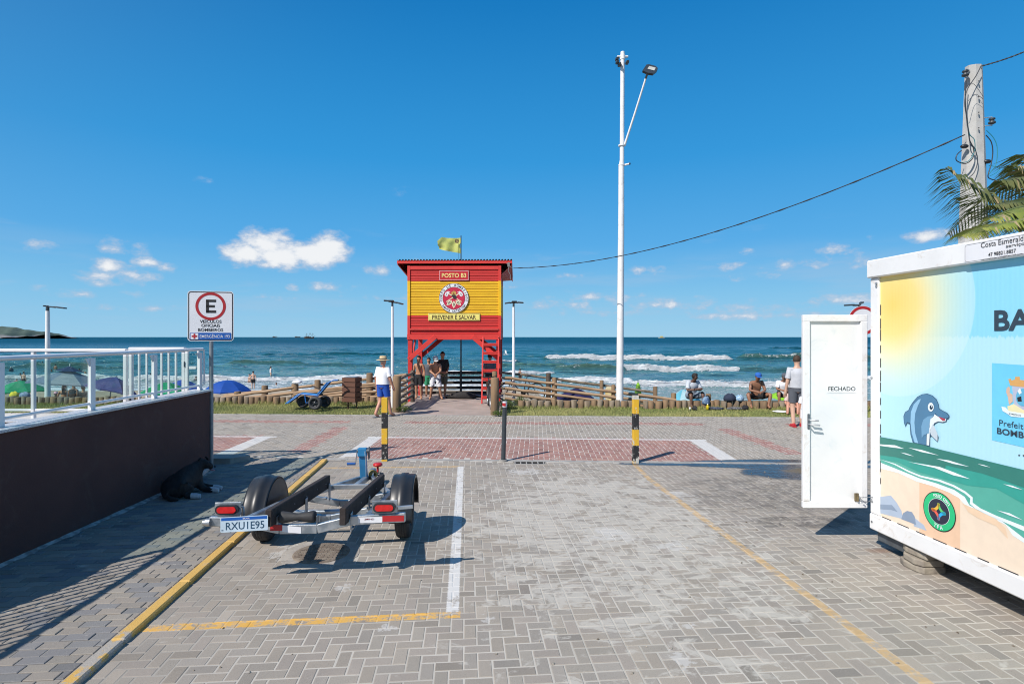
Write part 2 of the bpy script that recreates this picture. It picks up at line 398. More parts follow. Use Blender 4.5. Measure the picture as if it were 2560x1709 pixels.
    t.put(b.inputs['Normal'], t.bump(t.noise(p, 130, 4, .7), .25, .004))
    return m
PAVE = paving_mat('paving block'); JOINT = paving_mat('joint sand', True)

# ------------------------------------------------------------------ ground, beach, sea
def sheet(name, pts, z, m):
    mb = MB(); mb.poly([(x, y, z) for x, y in pts]); return mb.build(name, m, kind='structure')
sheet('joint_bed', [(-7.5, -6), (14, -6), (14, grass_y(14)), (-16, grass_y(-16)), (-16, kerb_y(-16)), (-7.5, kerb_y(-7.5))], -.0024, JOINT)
soil = mat('soil', (.10, .085, .05), (.06, .065, .03), rough=.95, scale=3, bump=.5, bscale=40)
def terrain():
    xs = np.concatenate([np.linspace(-60, -22, 12), np.linspace(-20, 20, 60), np.linspace(22, 60, 12)])
    return xs
sand_m = mat('beach sand', (.42, .34, .24), (.34, .27, .185), rough=.95, scale=.7, bump=.3, bscale=14)
mb = MB()
mb.poly([(-300, -60, -.03), (300, -60, -.03), (300, 20.6, -.03), (-300, 20.6, -.03)])
mb.build('ground', soil, kind='structure')
# the beach: a sloping sheet from the foot of the log wall into the sea
xs = np.concatenate([np.linspace(-300, -25, 40), np.linspace(-22, 25, 48), np.linspace(28, 300, 40)]); ys = np.array([20.6, 20.75, 22, 25, 30, 36, 42, 47, 52, 60, 90])
zs0 = np.interp(ys, [20.6, 20.75, 25, 36, 47, 52, 60, 90], [-.03, -1.15, -1.45, -1.85, -2.25, -2.5, -3.2, -4])
Vx = np.array([(x, y, z+.05*math.sin(x*.7+y*.4)*(y > 21)-float(np.clip((x-1)/6, 0, 1))*max(0, min(1.1, (y-24)*.13))) for y, z in zip(ys, zs0) for x in xs]); n_ = len(xs)
Fx = np.array([(i*n_+j, i*n_+j+1, (i+1)*n_+j+1, (i+1)*n_+j) for i in range(len(ys)-1) for j in range(n_-1)])
bo = bpy.data.objects.new('beach', np_mesh('beach', Vx, Fx, sand_m)); COL.objects.link(bo); tag(bo, kind='structure')

# ---- blocks
TPL = []
def brick_np(B, wd):
    """B rows: cx, cy, ang, L, W, r, g, b, zoff"""
    B = np.array(B, dtype=float); n = len(B); c = .0045
    hx = B[:, 3]/2; hy = B[:, 4]/2
    sg = np.array([(-1, -1), (1, -1), (1, 1), (-1, 1)])
    out = np.zeros((n, 12, 3))
    tilt = np.random.normal(0, .0028, (n, 2))
    ch = c*np.random.uniform(.7, 1.5, n)
    for k in range(4):
        for lev, (ins, zz) in enumerate(((1, 0), (0, -1), (0, None))):
            lx = sg[k, 0]*(hx-ins*ch); ly = sg[k, 1]*(hy-ins*ch)
            ca, sa = np.cos(B[:, 2]), np.sin(B[:, 2])
            out[:, lev*4+k, 0] = B[:, 0]+lx*ca-ly*sa; out[:, lev*4+k, 1] = B[:, 1]+lx*sa+ly*ca
            z0 = B[:, 8]+tilt[:, 0]*lx+tilt[:, 1]*ly
            out[:, lev*4+k, 2] = z0 if zz == 0 else (z0-.003 if zz == -1 else B[:, 8]-.03)
    f = [(0, 1, 2, 3)]+[(4+k, 4+(k+1) % 4, (k+1) % 4, k) for k in range(4)]+[(8+k, 8+(k+1) % 4, 4+(k+1) % 4, 4+k) for k in range(4)]
    F = (np.array(f)[None]+(np.arange(n)*12)[:, None, None]).reshape(-1, 4)
    C = np.ones((n, 12, 4)); C[:, :, :3] = B[:, None, 5:8]
    return out.reshape(-1, 3), F, C.reshape(-1, 4)
_BM = {}
def single_brick(L, W):
    k = (round(L, 4), round(W, 4), random.randrange(6))
    if k not in _BM:
        v, f, c = brick_np([(0, 0, 0, L, W, 1, 1, 1, 0)], 0)
        _BM[k] = np_mesh('brick', v, f, PAVE, {'tint': c})
    return _BM[k]
def lay(name, B, nsingle=300):
    B.sort(key=lambda b: b[1]*b[1]+b[0]*b[0]*.0)
    vis = [b for b in B if b[1] > 3.75 and abs(b[0])/b[1] < .93]
    hid = [b for b in B if not (b[1] > 3.75 and abs(b[0])/b[1] < .93)]
    one, rest = vis[:nsingle], vis[nsingle:]+hid
    v, f, c = brick_np(rest, 0)
    root = thing(name, None, None, kind='structure')
    o = link_mesh('paving_bricks', np_mesh('paving_bricks', v, f, PAVE, {'tint': c}), root); o.color = (1, 1, 1, 1); o['kind'] = 'stuff'
    for b in one:
        q = link_mesh('brick', single_brick(b[3], b[4]), root, (b[0], b[1], b[8]), (0, 0, b[2])); q.color = (b[5], b[6], b[7], 1)
    return root
def shade(kind):
    k = random.gauss(1, .05)*.97*random.choice([1]*30+[.78, .82, 1.14])
    if kind == 'grey':
        c = random.choice([(.335, .292, .242), (.34, .298, .25), (.325, .29, .245), (.33, .288, .246), (.312, .28, .242)])
    elif kind == 'path': c = random.choice([(.30, .265, .225), (.29, .26, .225), (.23, .225, .22), (.215, .21, .21), (.30, .27, .23)])
    elif kind == 'red': c = random.choice([(.35, .19, .155), (.32, .165, .14), (.38, .225, .185), (.36, .20, .17)])
    else: c = random.choice([(.34, .30, .25), (.325, .29, .245), (.345, .305, .255)])
    return tuple(x*k for x in c)
GAP = .0088
def herring(frame_ang, origin, inside, colour, urange, vrange, special=None, z=0):
    ca, sa = math.cos(frame_ang), math.sin(frame_ang); out = []
    u0, u1 = urange; v0, v1 = vrange
    def put(cu, cv, vertical, L, W):
        X = origin[0]+cu*ca-cv*sa; Y = origin[1]+cu*sa+cv*ca
        if not inside(X, Y): return
        c = colour(X, Y)
        out.append((X+random.gauss(0, .0008), Y+random.gauss(0, .0008), frame_ang+(PI/2 if vertical else 0)+random.gauss(0, .004), L-GAP, W-GAP, *c, z+random.gauss(0, .0006)))
    for i in range(u0, u1):
        for j in range(v0, v1):
            cu, cv = (i+.5)*.1, (j+.5)*.1
            if special and i in special:
                k = special[i]
                if k == 'L': put(cu+.05, cv, False, .2, .1)
                elif k == 'V' and j % 2 == 0: put(cu, cv+.05, True, .2, .1)
                continue
            k = (i+j) % 4
            if k == 0:
                if special and (i+1) in special: put(cu, cv, False, .1, .1)
                else: put(cu+.05, cv, False, .2, .1)
            elif k == 1:
                if special and (i-1) in special: put(cu, cv, False, .1, .1)
            elif k == 2: put(cu, cv+.05, True, .2, .1)
    return out
def in_park(X, Y): return X > kerb_x(Y)+.10 and Y < kerb_y(X)-.16 and X < 9 and not ((X+2.02)**2/.16+(Y-5.98)**2/.16 < 1)
B = herring(PA, (.8857, .0757), in_park, lambda X, Y: shade('grey'), (-50, 100), (12, 112), {0: 'L', 1: '', 2: 'V'})
lay('parking_paving', B)
# left path: running bond, raised to the kerb top
PZ = .035
def path_rows():
    out = []
    for r in range(-10, 84):
        for c in range(-16, 6):
            cu = c*.2+(.1 if r % 2 else 0)-3.0; cv = 2.6+r*.1
            X = U.x*cu+V.x*cv; Y = U.y*cu+V.y*cv
            xr = kerb_x(Y)-.012
            if X < -5.25 or X-.1 > xr-.02 or Y > kerb_y(X)-.15: continue
            L = .2
            if X+.1 > xr: L = (xr-(X-.1)); X = xr-L/2
            if L < .04: continue
            out.append((X, Y, PA+random.gauss(0, .005), L-GAP*.8, .1-GAP*.8, *shade('path'), PZ+random.gauss(0, .0015)))
    return out
lay('path_paving', path_rows(), 300)
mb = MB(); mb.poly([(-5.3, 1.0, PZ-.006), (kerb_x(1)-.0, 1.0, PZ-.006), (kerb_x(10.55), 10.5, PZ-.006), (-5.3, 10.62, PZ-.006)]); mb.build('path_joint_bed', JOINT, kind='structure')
# promenade
def red_zone(X, Y):
    if 10.75-.0445*X < Y+.25 and Y < 12.84-.046*X+.02 and (-3.0 < X < 3.9 or X < -5.8): return True
    if 11.2 < Y < 14.35 and -4.50 < X+.0*(Y) < -4.12: return True
    if 11.0 < Y < 14.1 and 4.62+(14-Y)*.1 < X-.45 < 5.02+(14-Y)*.1: return True
    if abs(Y-(15.05-.042*X)) < .2 and (X < -4.4 or -2.9 < X < 5.0 or X > 7.2): return True
    return False
def prom_col(X, Y): return shade('red') if red_zone(X, Y) else shade('prom')
B = herring(SA, (0, 10.55), lambda X, Y: kerb_y(X)+.03 < Y < grass_y(X)-.06, prom_col, (-130, 130), (-2, 62))
lay('promenade_paving', B)
# concrete margins
conc = mat('concrete', (.36, .345, .32), (.27, .26, .245), rough=.9, scale=5, bump=.35, bscale=55, dirt=.4)
conc_d = mat('old concrete', (.40, .365, .32), (.32, .29, .26), rough=.92, scale=4, bump=.5, bscale=30, dirt=.5)
mb = MB()
n = 0; x = -8.0
root = thing('flush_kerb', None, None, kind='structure')
while x < 9:
    x2 = x+.98; y1 = kerb_y(x)-.065; y2 = kerb_y(x2)-.065
    if not (-.05 < x+.5 < .95 and False):
        k = MB(); k.bar((x+.006, y1, -.055), (x2, y2, -.055), .13, .115, .006); k.build('kerb_stone', conc, root)
    x = x2+.006
x = -16.0
while x < 13:
    x2 = x+.98; k = MB(); k.bar((x+.006, grass_y(x), -.04), (x2, grass_y(x2), -.04), .09, .11, .006); k.build('kerb_stone', conc, root); x = x2+.006
# yellow kerb at the left of the bay
ym, t, b, o = new_mat('yellow kerb paint'); p = t.pos()
w1 = t.noise(p, 9, 6, .7); w2 = t.noise(p, 60, 4, .7)
x_, y_, z_ = t.sep(p)
old = t.m('SUBTRACT', 1.0, t.step(y_, 4.28, 4.34))
fm = t.m('MAXIMUM', t.step(t.m('ADD', w1, t.m('MULTIPLY', w2, .3)), .76, .86), t.m('MULTIPLY', old, t.step(w1, .4, .5)))
t.put(b.inputs['Base Color'], t.mix(fm, t.mix(w1, (.55, .33, .07), (.62, .40, .13)), (.36, .33, .29))); b.inputs['Roughness'].default_value = .75
t.put(b.inputs['Normal'], t.bump(w2, .5, .01))
root = thing('kerb', None, None, kind='structure')
y = 2.2
while y < 10.3:
    y2 = min(y+1.0, 10.42); k = MB()
    a = Vector((kerb_x(y)+.05, y+.004, -.03)); c = Vector((kerb_x(y2)+.05+random.gauss(0, .003), y2-.004, -.03))
    k.bar(a, c, .105, .145+random.gauss(0, .003), .012); k.build('kerb_stone', ym, root); y = y2
# drain holes by the middle post: a slotted concrete cover
root = thing('drain_cover', 'concrete drain cover with five square holes beside the thin grey post', 'drain cover', (.38, 10.25, 0))
dk = mat('hole shade black', (.012, .011, .01), rough=1)
z0 = G(1287, 1157)
dx0 = -.02; yD = kerb_y(.4)-.30
yD = 10.235
k = MB()
for i in range(6): k.box((.055+i*.104, yD, .004), (.022, .18, .022), None, .003)
k.box((.315, yD+.1, .004), (.60, .02, .022), None, .003); k.box((.315, yD-.1, .002), (.60, .02, .018), None, .003)
k.build('grate', conc, root, True)
k = MB(); k.box((.315, yD, .0), (.56, .19, .012)); k.build('drain_hole_shade', dk, root, True)  # black slab on the paving stands in for the shade inside the holes
# manhole patch under the trailer
root = thing('manhole_cover', 'round cracked iron manhole cover in cement patch under the boat trailer', 'manhole cover', (-2.02, 5.98, 0))
k = MB(); pts = []
for i in range(28):
    a = 2*PI*i/28; r = .40+random.uniform(-.02, .02); pts.append((r*math.cos(a), r*math.sin(a)))
k.prism(pts, -.03, .002, Matrix.Identity(4)); k.build('cement_ring', conc_d, root)
iron = mat('rusty iron', (.15, .115, .09), (.24, .20, .16), rough=.85, metal=.1, scale=14, bump=.6, bscale=50)
k = MB(); k.lathe([(0.0, .012), (.27, .012), (.29, .006), (.29, -.02)], n=32)
for i in range(-5, 6):
    for j in range(-5, 6):
        if (i*i+j*j)*.0023 < .062: k.box((i*.048, j*.048, .014), (.032, .014, .006), T((0, 0, 0)) if (i+j) % 2 else T((0, 0, 0)))
k.build('iron_lid', iron, root)

# raised stone at the end of the wall
k = MB(); k.prism([(-5.5, 10.02), (-5.02, 10.05), (-4.78, 10.30), (-4.9, 10.42), (-5.5, 10.42)], -.05, .13, Matrix.Identity(4)); o_ = k.build('kerb_ramp', conc_d); tag(o_, 'low grey concrete kerb end at the foot of the sign pole', 'kerb')
rs_ = random.Random(4); k = MB(); y = 2.0; A = []
while y < 9.5: A.append((y, .03+rs_.random()*.045)); y += rs_.uniform(.04, .12)
for (a, wa), (c, wc) in zip(A[:-1], A[1:]): k.add([(-5.05, a, PZ+.03), (-5.04+wa, a, PZ+.003), (-5.04+wc, c, PZ+.003), (-5.05, c, PZ+.03)], [(0, 1, 2, 3)])
k.build('cement_fillet', mat('pale cement', (.42, .41, .39), (.2, .19, .18), rough=.95, scale=14), kind='structure')

k = MB(); rs_ = random.Random(9)
for i in range(150):
    y = rs_.uniform(3.8, 10.2); x = rs_.uniform(-2.6, 4.2) if i % 3 else rs_.uniform(2.8, 4.4)
    if x < kerb_x(y)+.2: continue
    r_ = rs_.uniform(.004, .011); a = rs_.uniform(0, 6.28); c, q_ = math.cos(a)*r_*1.8, math.sin(a)*r_*1.8
    k.add([(x-c, y-q_, .002), (x+q_*.5, y-c*.5, .002), (x+c, y+q_, .004), (x-q_*.5, y+c*.5, .003), (x, y, .003+r_)], [(0, 1, 4), (1, 2, 4), (2, 3, 4), (3, 0, 4)])
k.build('scattered_grit', mat('grit', (.10, .075, .05), (.35, .31, .26), rough=.95, scale=3), kind='stuff')
# ------------------------------------------------------------------ sea
def fbm_rows():
    pass
rows = [27.0]
while rows[-1] < 260: rows.append(rows[-1]*1.0042+.004)
while rows[-1] < 20000: rows.append(rows[-1]*1.06)
rows = np.array(rows); NC = 620
tt = np.linspace(-1.25, 1.25, NC)
YY, TT = np.meshgrid(rows, tt, indexing='ij'); XX = YY*TT
XX = np.where(YY < 70, XX*70/YY*1.0, XX) if False else XX
rs = np.random.RandomState(3)
hgt = np.zeros_like(XX)
fade = np.clip((400-YY)/300, 0, 1)
for i in range(46):                              # wind chop and swell
    lam = 1.2*1.10**i*.62; 
    if lam > 26: break
    a = math.radians(rs.normal(88, 34)); kx, ky = math.cos(a)*2*PI/lam, math.sin(a)*2*PI/lam
    res = np.clip((lam-2.2*YY*.0042)/(2*YY*.0042+1e-6), 0, 1)
    hgt += .0105*lam**.72*np.sin(kx*XX+ky*YY+rs.uniform(0, 6.28)+1.2*np.sin(XX*.05+i))*res
near = np.clip((YY-48)/30, .12, 1); hgt *= near*fade
foam = np.zeros_like(XX)
def wob(x, s, seed):
    r = np.random.RandomState(seed); o = 0
    for k in range(1, 7): o = o+np.sin(x*s*1.7**k+r.uniform(0, 6.28))/1.5**k
    return o
DS = (EYE-SEA)*FPX
def yline(py): return DS/(py-HY)
# breakers: px0, px1, py of the foot at each end, height, foam 0..1, foam depth
breakers = [(300, 1010, 950, 949, .50, 1.15, 2.6, 1), (-60, 330, 946, 946, .38, .9, 1.2, 2), (-60, 330, 919, 922, .55, .4, 1.0, 3),
            (1560, 2150, 962, 972, .55, 1.15, 3.0, 4), (1370, 1590, 953, 955, .35, 1.1, 2.0, 20), (1545, 1860, 926, 926, .85, 1.1, 2.6, 5), (1380, 1570, 925, 927, .7, .4, 2.0, 6), (1345, 1850, 899, 901, 1.0, 1.1, 3.2, 7),
            (1830, 2300, 898, 900, 1.1, .45, 1.0, 8), (1830, 2300, 926, 928, .6, .15, 1.4, 9), (1040, 1400, 940, 936, .4, .9, 1.3, 10), (1020, 1260, 967, 966, .25, 1.0, 1.8, 11),
            (1215, 1300, 905, 904, .45, .6, 1.0, 12), (560, 960, 912, 914, .5, .0, 2.2, 13), (1220, 1420, 917, 918, .5, .0, 2.0, 14), (640, 1010, 887, 888, .5, .0, 2.0, 15), (1420, 1640, 955, 956, .2, .8, .8, 16),
            (1900, 2400, 872, 872, .8, .1, 2, 17), (2120, 3000, 950, 952, .5, .9, 1.6, 18), (-700, -60, 930, 934, .5, .8, 1.6, 19)]
for (xa, xb, ya, yb, hh, fo, fd, seed) in breakers:
    A = Vector(((xa-CX)/FPX*yline(ya), yline(ya), 0)); Bq = Vector(((xb-CX)/FPX*yline(yb), yline(yb), 0))
    u = (XX-A.x)/(Bq.x-A.x); ln = abs(Bq.x-A.x)
    yc = A.y+(Bq.y-A.y)*np.clip(u, -.2, 1.2)+wob(XX, .16, seed)*.35+wob(XX, .9, seed+50)*.10
    env = np.clip(u/.08, 0, 1)*np.clip((1-u)/.08, 0, 1); env = env*env*(3-2*env)
    hx_ = hh*env*(1+.25*wob(XX, .5, seed+9)*.6)
    dd = YY-yc; wfr = .35+.35*hh; wbk = 1.2+1.6*hh
    prof = np.where(dd < 0, np.exp(-(dd/wfr)**2), np.exp(-(dd/wbk)**2))
    hgt += hx_*prof*(1+.16*rs.normal(0, .35, XX.shape)*(fo > .5))
    rag = 1+.35*wob(XX, 1.3, seed+5)
    if fo > 0:
        fm = np.where(dd < 0, np.clip(1.25+dd/(wfr*1.7), 0, 1), np.clip(1.1-dd/(fd*rag.clip(.3, 2)), 0, 1))*env
        foam = np.maximum(foam, fm*fo*.86*(1+.16*wob(XX, 2.2, seed+31)))
        front = np.where(dd < 0, np.exp(dd/2.6), 0)*env*.5*fo            # wash left in front
        foam = np.maximum(foam, front*.75)
# shore wash and lacy foam in the surf zone
edge = 49-18*np.clip((XX-1)/8, 0, 1)+1.2*wob(XX, .07, 77)+.4*wob(XX, .5, 78)
foam = np.maximum(foam, np.exp(-((YY-edge-.9)/.8)**2)*.95)
surf = np.clip((84-YY)/24, 0, 1)*np.where(XX < 0, .42, .38); foam = np.maximum(foam, surf)
caps = (np.sin(XX*.21+YY*.13+3*np.sin(YY*.045))*np.sin(YY*.37-XX*.05+2*np.sin(XX*.031)) > .93)*.0
Vs = np.stack([XX, YY, SEA+hgt], -1).reshape(-1, 3)
nr = len(rows); idx = np.arange(nr*NC).reshape(nr, NC)
Fs = np.stack([idx[:-1, :-1], idx[:-1, 1:], idx[1:, 1:], idx[1:, :-1]], -1).reshape(-1, 4)
Ca = np.ones((nr*NC, 4)); Ca[:, 0] = foam.ravel().clip(0, 1); Ca[:, 1] = (hgt.ravel()*.5+.5).clip(0, 1)
m, t, b, o = new_mat('sea water')
p = t.pos(); x, y, z = t.sep(p); fa = t.sep(t.attr('foam')[0])
dist = t.vm('LENGTH', t.vm('SUBTRACT', p, (0, 0, 2.3)))
wn = t.m('ADD', y, t.m('MULTIPLY', t.m('SUBTRACT', t.noise(t.vm('MULTIPLY', p, (.006, .02, 1)), 1, 4), .5), 60))
deep = t.ramp(t.m('DIVIDE', wn, 320.0), [(.13, (.19, .30, .26)), (.19, (.11, .24, .25)), (.28, (.055, .175, .20)), (.42, (.010, .115, .155)), (.8, (.006, .090, .135)), (1, (.003, .070, .120))])
green = t.m('MULTIPLY', t.step(fa[1], .6, .85), t.m('SUBTRACT', 1.0, t.step(y, 100, 150)))
deep = t.mix(t.m('MULTIPLY', green, .75), deep, (.10, .20, .13))
patch = t.noise(t.vm('MULTIPLY', p, (.02, .09, 1)), 1, 4, .6); deep = t.mix(t.m('MULTIPLY', t.step(patch, .42, .66), .45), deep, t.mix(.45, deep, (.0, .03, .06)))
lace = t.noise(t.vm('MULTIPLY', p, (.9, 1.5, 1.5)), 1.5, 6, .72, 1.6); lace2 = t.noise(t.vm('MULTIPLY', p, (.10, .62, 1)), 1.0, 6, .68, .8)
thr = t.m('SUBTRACT', 1.02, fa[0])
fmask = t.step(t.m('SUBTRACT', t.m('ADD', t.m('ADD', t.m('MULTIPLY', lace, .62), t.m('MULTIPLY', lace2, .35)), t.m('MULTIPLY', t.noise(t.vm('MULTIPLY', p, (2.2, 3.0, 5)), 2.0, 4, .7), .22)), t.m('MULTIPLY', thr, .95)), -.03, .07)
capn = t.noise(t.vm('MULTIPLY', p, (.12, .5, 1)), 1.0, 6, .7, .5)
capm = t.m('MULTIPLY', t.step(capn, .745, .77), t.m('SUBTRACT', 1.0, t.step(y, 500, 900)))
fmask = t.m('MAXIMUM', fmask, t.m('MULTIPLY', capm, .9))
t.put(b.inputs['Base Color'], t.mix(fmask, deep, t.mix(t.step(lace, .3, .6), (.62, .70, .72), (.88, .89, .89))))
t.put(b.inputs['Roughness'], t.m('ADD', t.m('ADD', .14, t.m('MULTIPLY', t.step(y, 80, 600), .30)), t.m('MULTIPLY', fmask, .5)))
b.inputs['IOR'].default_value = 1.33; t.put(b.inputs['Specular IOR Level'], t.m('SUBTRACT', .42, t.m('MULTIPLY', t.step(y, 60, 500), .36)))
h1 = t.noise(t.vm('MULTIPLY', p, (.9, 1.6, 1)), 1.1, 6, .62, .4); h2 = t.noise(t.vm('MULTIPLY', p, (.16, .30, 1)), 1.0, 5, .6); h3 = t.noise(t.vm('MULTIPLY', p, (.02, .045, 1)), 1.0, 6, .66)
hh = t.m('ADD', t.m('ADD', t.m('MULTIPLY', h1, .22), t.m('MULTIPLY', h2, 1.1)), t.m('MULTIPLY', h3, 7.0))
hh = t.m('ADD', hh, t.m('MULTIPLY', t.m('MULTIPLY', fmask, lace), .25))
bn = t.n.new('ShaderNodeBump'); t.put(bn.inputs['Height'], hh); bn.inputs['Strength'].default_value = .9; bn.inputs['Distance'].default_value = .9
t.l.new(bn.outputs[0], b.inputs['Normal'])
so = bpy.data.objects.new('sea', np_mesh('sea', Vs, Fs, m, {'foam': Ca})); COL.objects.link(so); tag(so, kind='structure')
so.data.polygons.foreach_set('use_smooth', [True]*len(so.data.polygons))

# headland far to the left
hd = mat('headland scrub', (.030, .045, .022), (.055, .065, .038), rough=.95, scale=.03, bump=.6, bscale=.15)
xs = np.linspace(-2300, -1254, 120); ysn = np.linspace(-120, 160, 26)
prof = np.interp((xs/1500*FPX+CX), [-900, -300, 0, 18, 40, 62, 85, 102, 110], [60, 44, 27.5, 26, 22.5, 22, 17, 6, -2])
VV = []
for j, yy in enumerate(ysn):
    for i, x_ in enumerate(xs):
        e = max(0, 1-(abs(yy)/150)**1.6)
        rr = 2.2*math.sin(x_*.06+yy*.03)+1.5*math.sin(x_*.17+yy*.11)+random.uniform(-.7, .7)
        VV.append((x_, 1500+yy, SEA-1+(prof[i]*1.07+3+rr)*e))
VV = np.array(VV); nx = len(xs)
FF = np.array([(j*nx+i, j*nx+i+1, (j+1)*nx+i+1, (j+1)*nx+i) for j in range(len(ysn)-1) for i in range(nx-1)])
m, t, b, o = new_mat('headland'); p = t.pos(); x, y, z = t.sep(p)
rock = t.m('MULTIPLY', t.m('SUBTRACT', 1.0, t.step(t.m('ADD', z, t.m('MULTIPLY', t.m('SUBTRACT', t.noise(p, .05, 4), .5), 14)), 2, 8)), 1.0)
veg = t.mix(t.noise(p, .09, 5, .7), (.055, .095, .075), (.095, .13, .10))
t.put(b.inputs['Base Color'], t.mix(rock, veg, t.mix(t.noise(p, .2, 4), (.20, .19, .19), (.42, .39, .37)))); b.inputs['Roughness'].default_value = .95
t.put(b.inputs['Normal'], t.bump(t.noise(p, .12, 5, .7), .25, 2))
ho = bpy.data.objects.new('headland', np_mesh('headland', VV, FF, m)); COL.objects.link(ho); tag(ho, kind='structure')

# ------------------------------------------------------------------ boats
wood_d = mat('dark hull wood', (.05, .04, .035), (.09, .06, .04), rough=.6)
cream = mat('boat cream', (.62, .56, .42), rough=.5); bwhite = mat('boat white', (.75, .75, .73), rough=.4); byel = mat('boat yellow', (.65, .5, .12), rough=.5)
def hull(mb, L, Wd, h, sheer):
    n = 14; ring = []
    for i in range(n+1):
        s_ = i/n; x_ = -L/2+L*s_; w_ = Wd/2*math.sin(PI*min(1, .12+s_*.88))**.6; top = h+sheer*(abs(2*s_-1)**2.2)*(1.2 if s_ > .5 else .8)
        ring.append([Vector((x_, -w_, top)), Vector((x_*.94, -w_*.55, 0)), Vector((x_*.94, w_*.55, 0)), Vector((x_, w_, top))])
    vs = [v for r in ring for v in r]; fs = []
    for i in range(n):
        for j in range(4): fs.append((i*4+j, i*4+(j+1) % 4, (i+1)*4+(j+1) % 4, (i+1)*4+j))
    fs += [(0, 1, 2, 3), tuple(n*4+j for j in (3, 2, 1, 0))]
    mb.add(vs, fs)
def sailing(px, py, wpx, label, masts, hullm):
    Y = DS/(py-HY); L = wpx*Y/FPX; r = thing('sailing_boat', label, 'boat', ((px-CX)/FPX*Y, Y, SEA), 0)
    k = MB(); hull(k, L, L*.24, L*.11, L*.09); k.build('hull', hullm, r)
    k = MB(); k.box((-L*.2, 0, L*.19), (L*.32, L*.16, L*.11)); k.box((L*.08, 0, L*.16), (L*.2, L*.12, L*.07)); k.build('cabin', wood_d, r)
    for f, hgt_ in masts:
        k = MB(); k.tube([(L*f, 0, L*.1), (L*f, 0, L*hgt_)], L*.012, 6); k.tube([(L*f-L*.11, 0, L*hgt_*.72), (L*f+L*.11, 0, L*hgt_*.76)], L*.008, 5)
        k.tube([(L*f, 0, L*hgt_*.96), (L*f-L*.2, 0, L*.2)], L*.004, 4); k.tube([(L*f, 0, L*hgt_*.96), (L*f+L*.22, 0, L*.2)], L*.004, 4); k.build('mast', wood_d, r)
    k = MB(); k.tube([(L*.46, 0, L*.2), (L*.62, 0, L*.27)], L*.009, 6); k.build('bowsprit', wood_d, r)
sailing(773, 846.1, 25, 'dark three masted tour ship, the largest on the horizon', [(-.25, .55), (.08, .6), (.36, .55)], wood_d)
sailing(687, 843.9, 12, 'dark boat on the horizon with two short masts just left of the tall masted ship', [(-.2, .4), (.25, .42)], wood_d)
sailing(687-58, 843.6, 14, 'small grey sailing ship with a tall middle mast, leftmost ship on the open horizon', [(-.15, .45), (.1, .6)], wood_d) if False else None
sailing(687+58-1, 843.9, 14, 'small low dark boat directly beside the large three masted ship', [(-.3, .3), (.3, .25)], wood_d) if True else None
def launch(px, py, wpx, label, hm, cm):
    Y = DS/(py-HY); L = wpx*Y/FPX; r = thing('motor_boat', label, 'boat', ((px-CX)/FPX*Y, Y, SEA), 0)
    k = MB(); hull(k, L, L*.26, L*.12, L*.05); k.build('hull', hm, r)
    k = MB(); k.box((0, 0, L*.2), (L*.45, L*.2, L*.12), None, L*.02); k.box((-.02*L, 0, L*.31), (L*.3, L*.18, L*.05), None, L*.01); k.build('cabin', cm, r)
    k = MB(); k.tube([(L*.1, 0, L*.3), (L*.1, 0, L*.45)], L*.01, 5); k.build('mast', cm, r)
launch(163, 843.9, 14, 'small yellow and white boat on the horizon right of the headland', byel, bwhite)
launch(48, 844.2, 17, 'white motor boat under the rocky headland at far left', bwhite, bwhite)
launch(1654, 845.0, 16, 'small cream boat on the horizon right of the tall white pole', cream, byel)
def gull(px, py, Y, s):
    r = MB(); c = at(px, py, Y)
    r.tube([c+Vector((-.18*s, 0, .0)), c, c+Vector((.2*s, 0, .02))], [(.01, .01), (.05*s, .05*s), (.01, .01)], 6)
    r.poly([c+Vector((-.05*s, 0, .02)), c+Vector((.06*s, 0, .02)), c+Vector((.0, -.3*s, .12*s)), c+Vector((-.1*s, -.55*s, .05*s))]); r.poly([c+Vector((-.05*s, 0, .02)), c+Vector((.06*s, 0, .02)), c+Vector((.05*s, .3*s, .22*s)), c+Vector((-.05*s, .5*s, .3*s))])
    o = r.build('seagull', bwhite); tag(o, 'small white seagull low over the waves right of the tower', 'bird')
gull(1264, 886, 60, 1.6)

# ------------------------------------------------------------------ grass
def grass(name, n, region, hlo, hhi, spread, wfac, zf=0.0):
    r = np.random.RandomState(11 if name == 'grass' else 12); P = []
    while len(P) < n:
        X, Y = region(r); P.append((X, Y))
    P = np.array(P); n = len(P)
    pat = np.sin(P[:, 0]*1.3+np.sin(P[:, 1]*2))*.5+np.sin(P[:, 0]*.47+P[:, 1]*1.9)*.5
    ang = r.uniform(0, 2*PI, n); h = r.uniform(hlo, hhi, n)*(1+.3*pat); wdt = wfac*r.uniform(.7, 1.4, n)
    lean = r.uniform(.1, spread, n); la = r.uniform(0, 2*PI, n)
    c, s_ = np.cos(ang)*wdt, np.sin(ang)*wdt
    base = np.stack([P[:, 0], P[:, 1], np.full(n, -.03+zf)], -1)
    V_ = np.zeros((n, 3, 3)); V_[:, 0] = base+np.stack([c, s_, 0*c], -1); V_[:, 1] = base-np.stack([c, s_, 0*c], -1)
    V_[:, 2] = base+np.stack([np.cos(la)*lean*h, np.sin(la)*lean*h, h], -1)
    F_ = np.arange(n*3).reshape(n, 3)
    dry = np.clip(r.uniform(0, 1, n)*.7+pat*.25+.12, 0, 1)
    g = 1.8*np.stack([.125+.20*dry, .165+.13*dry, .045+.085*dry, np.ones(n)/1.8], -1); g[:, :3] *= r.uniform(.7, 1.25, n)[:, None]
    C_ = np.repeat(g[:, None], 3, 1).reshape(-1, 4)
    return np_mesh(name, V_.reshape(-1, 3), F_, GRASS, {'tint': C_})
GRASS, t, b, o = new_mat('grass blades'); t.put(b.inputs['Base Color'], t.attr('tint')[0]); b.inputs['Roughness'].default_value = .6
b.inputs['Specular IOR Level'].default_value = .25
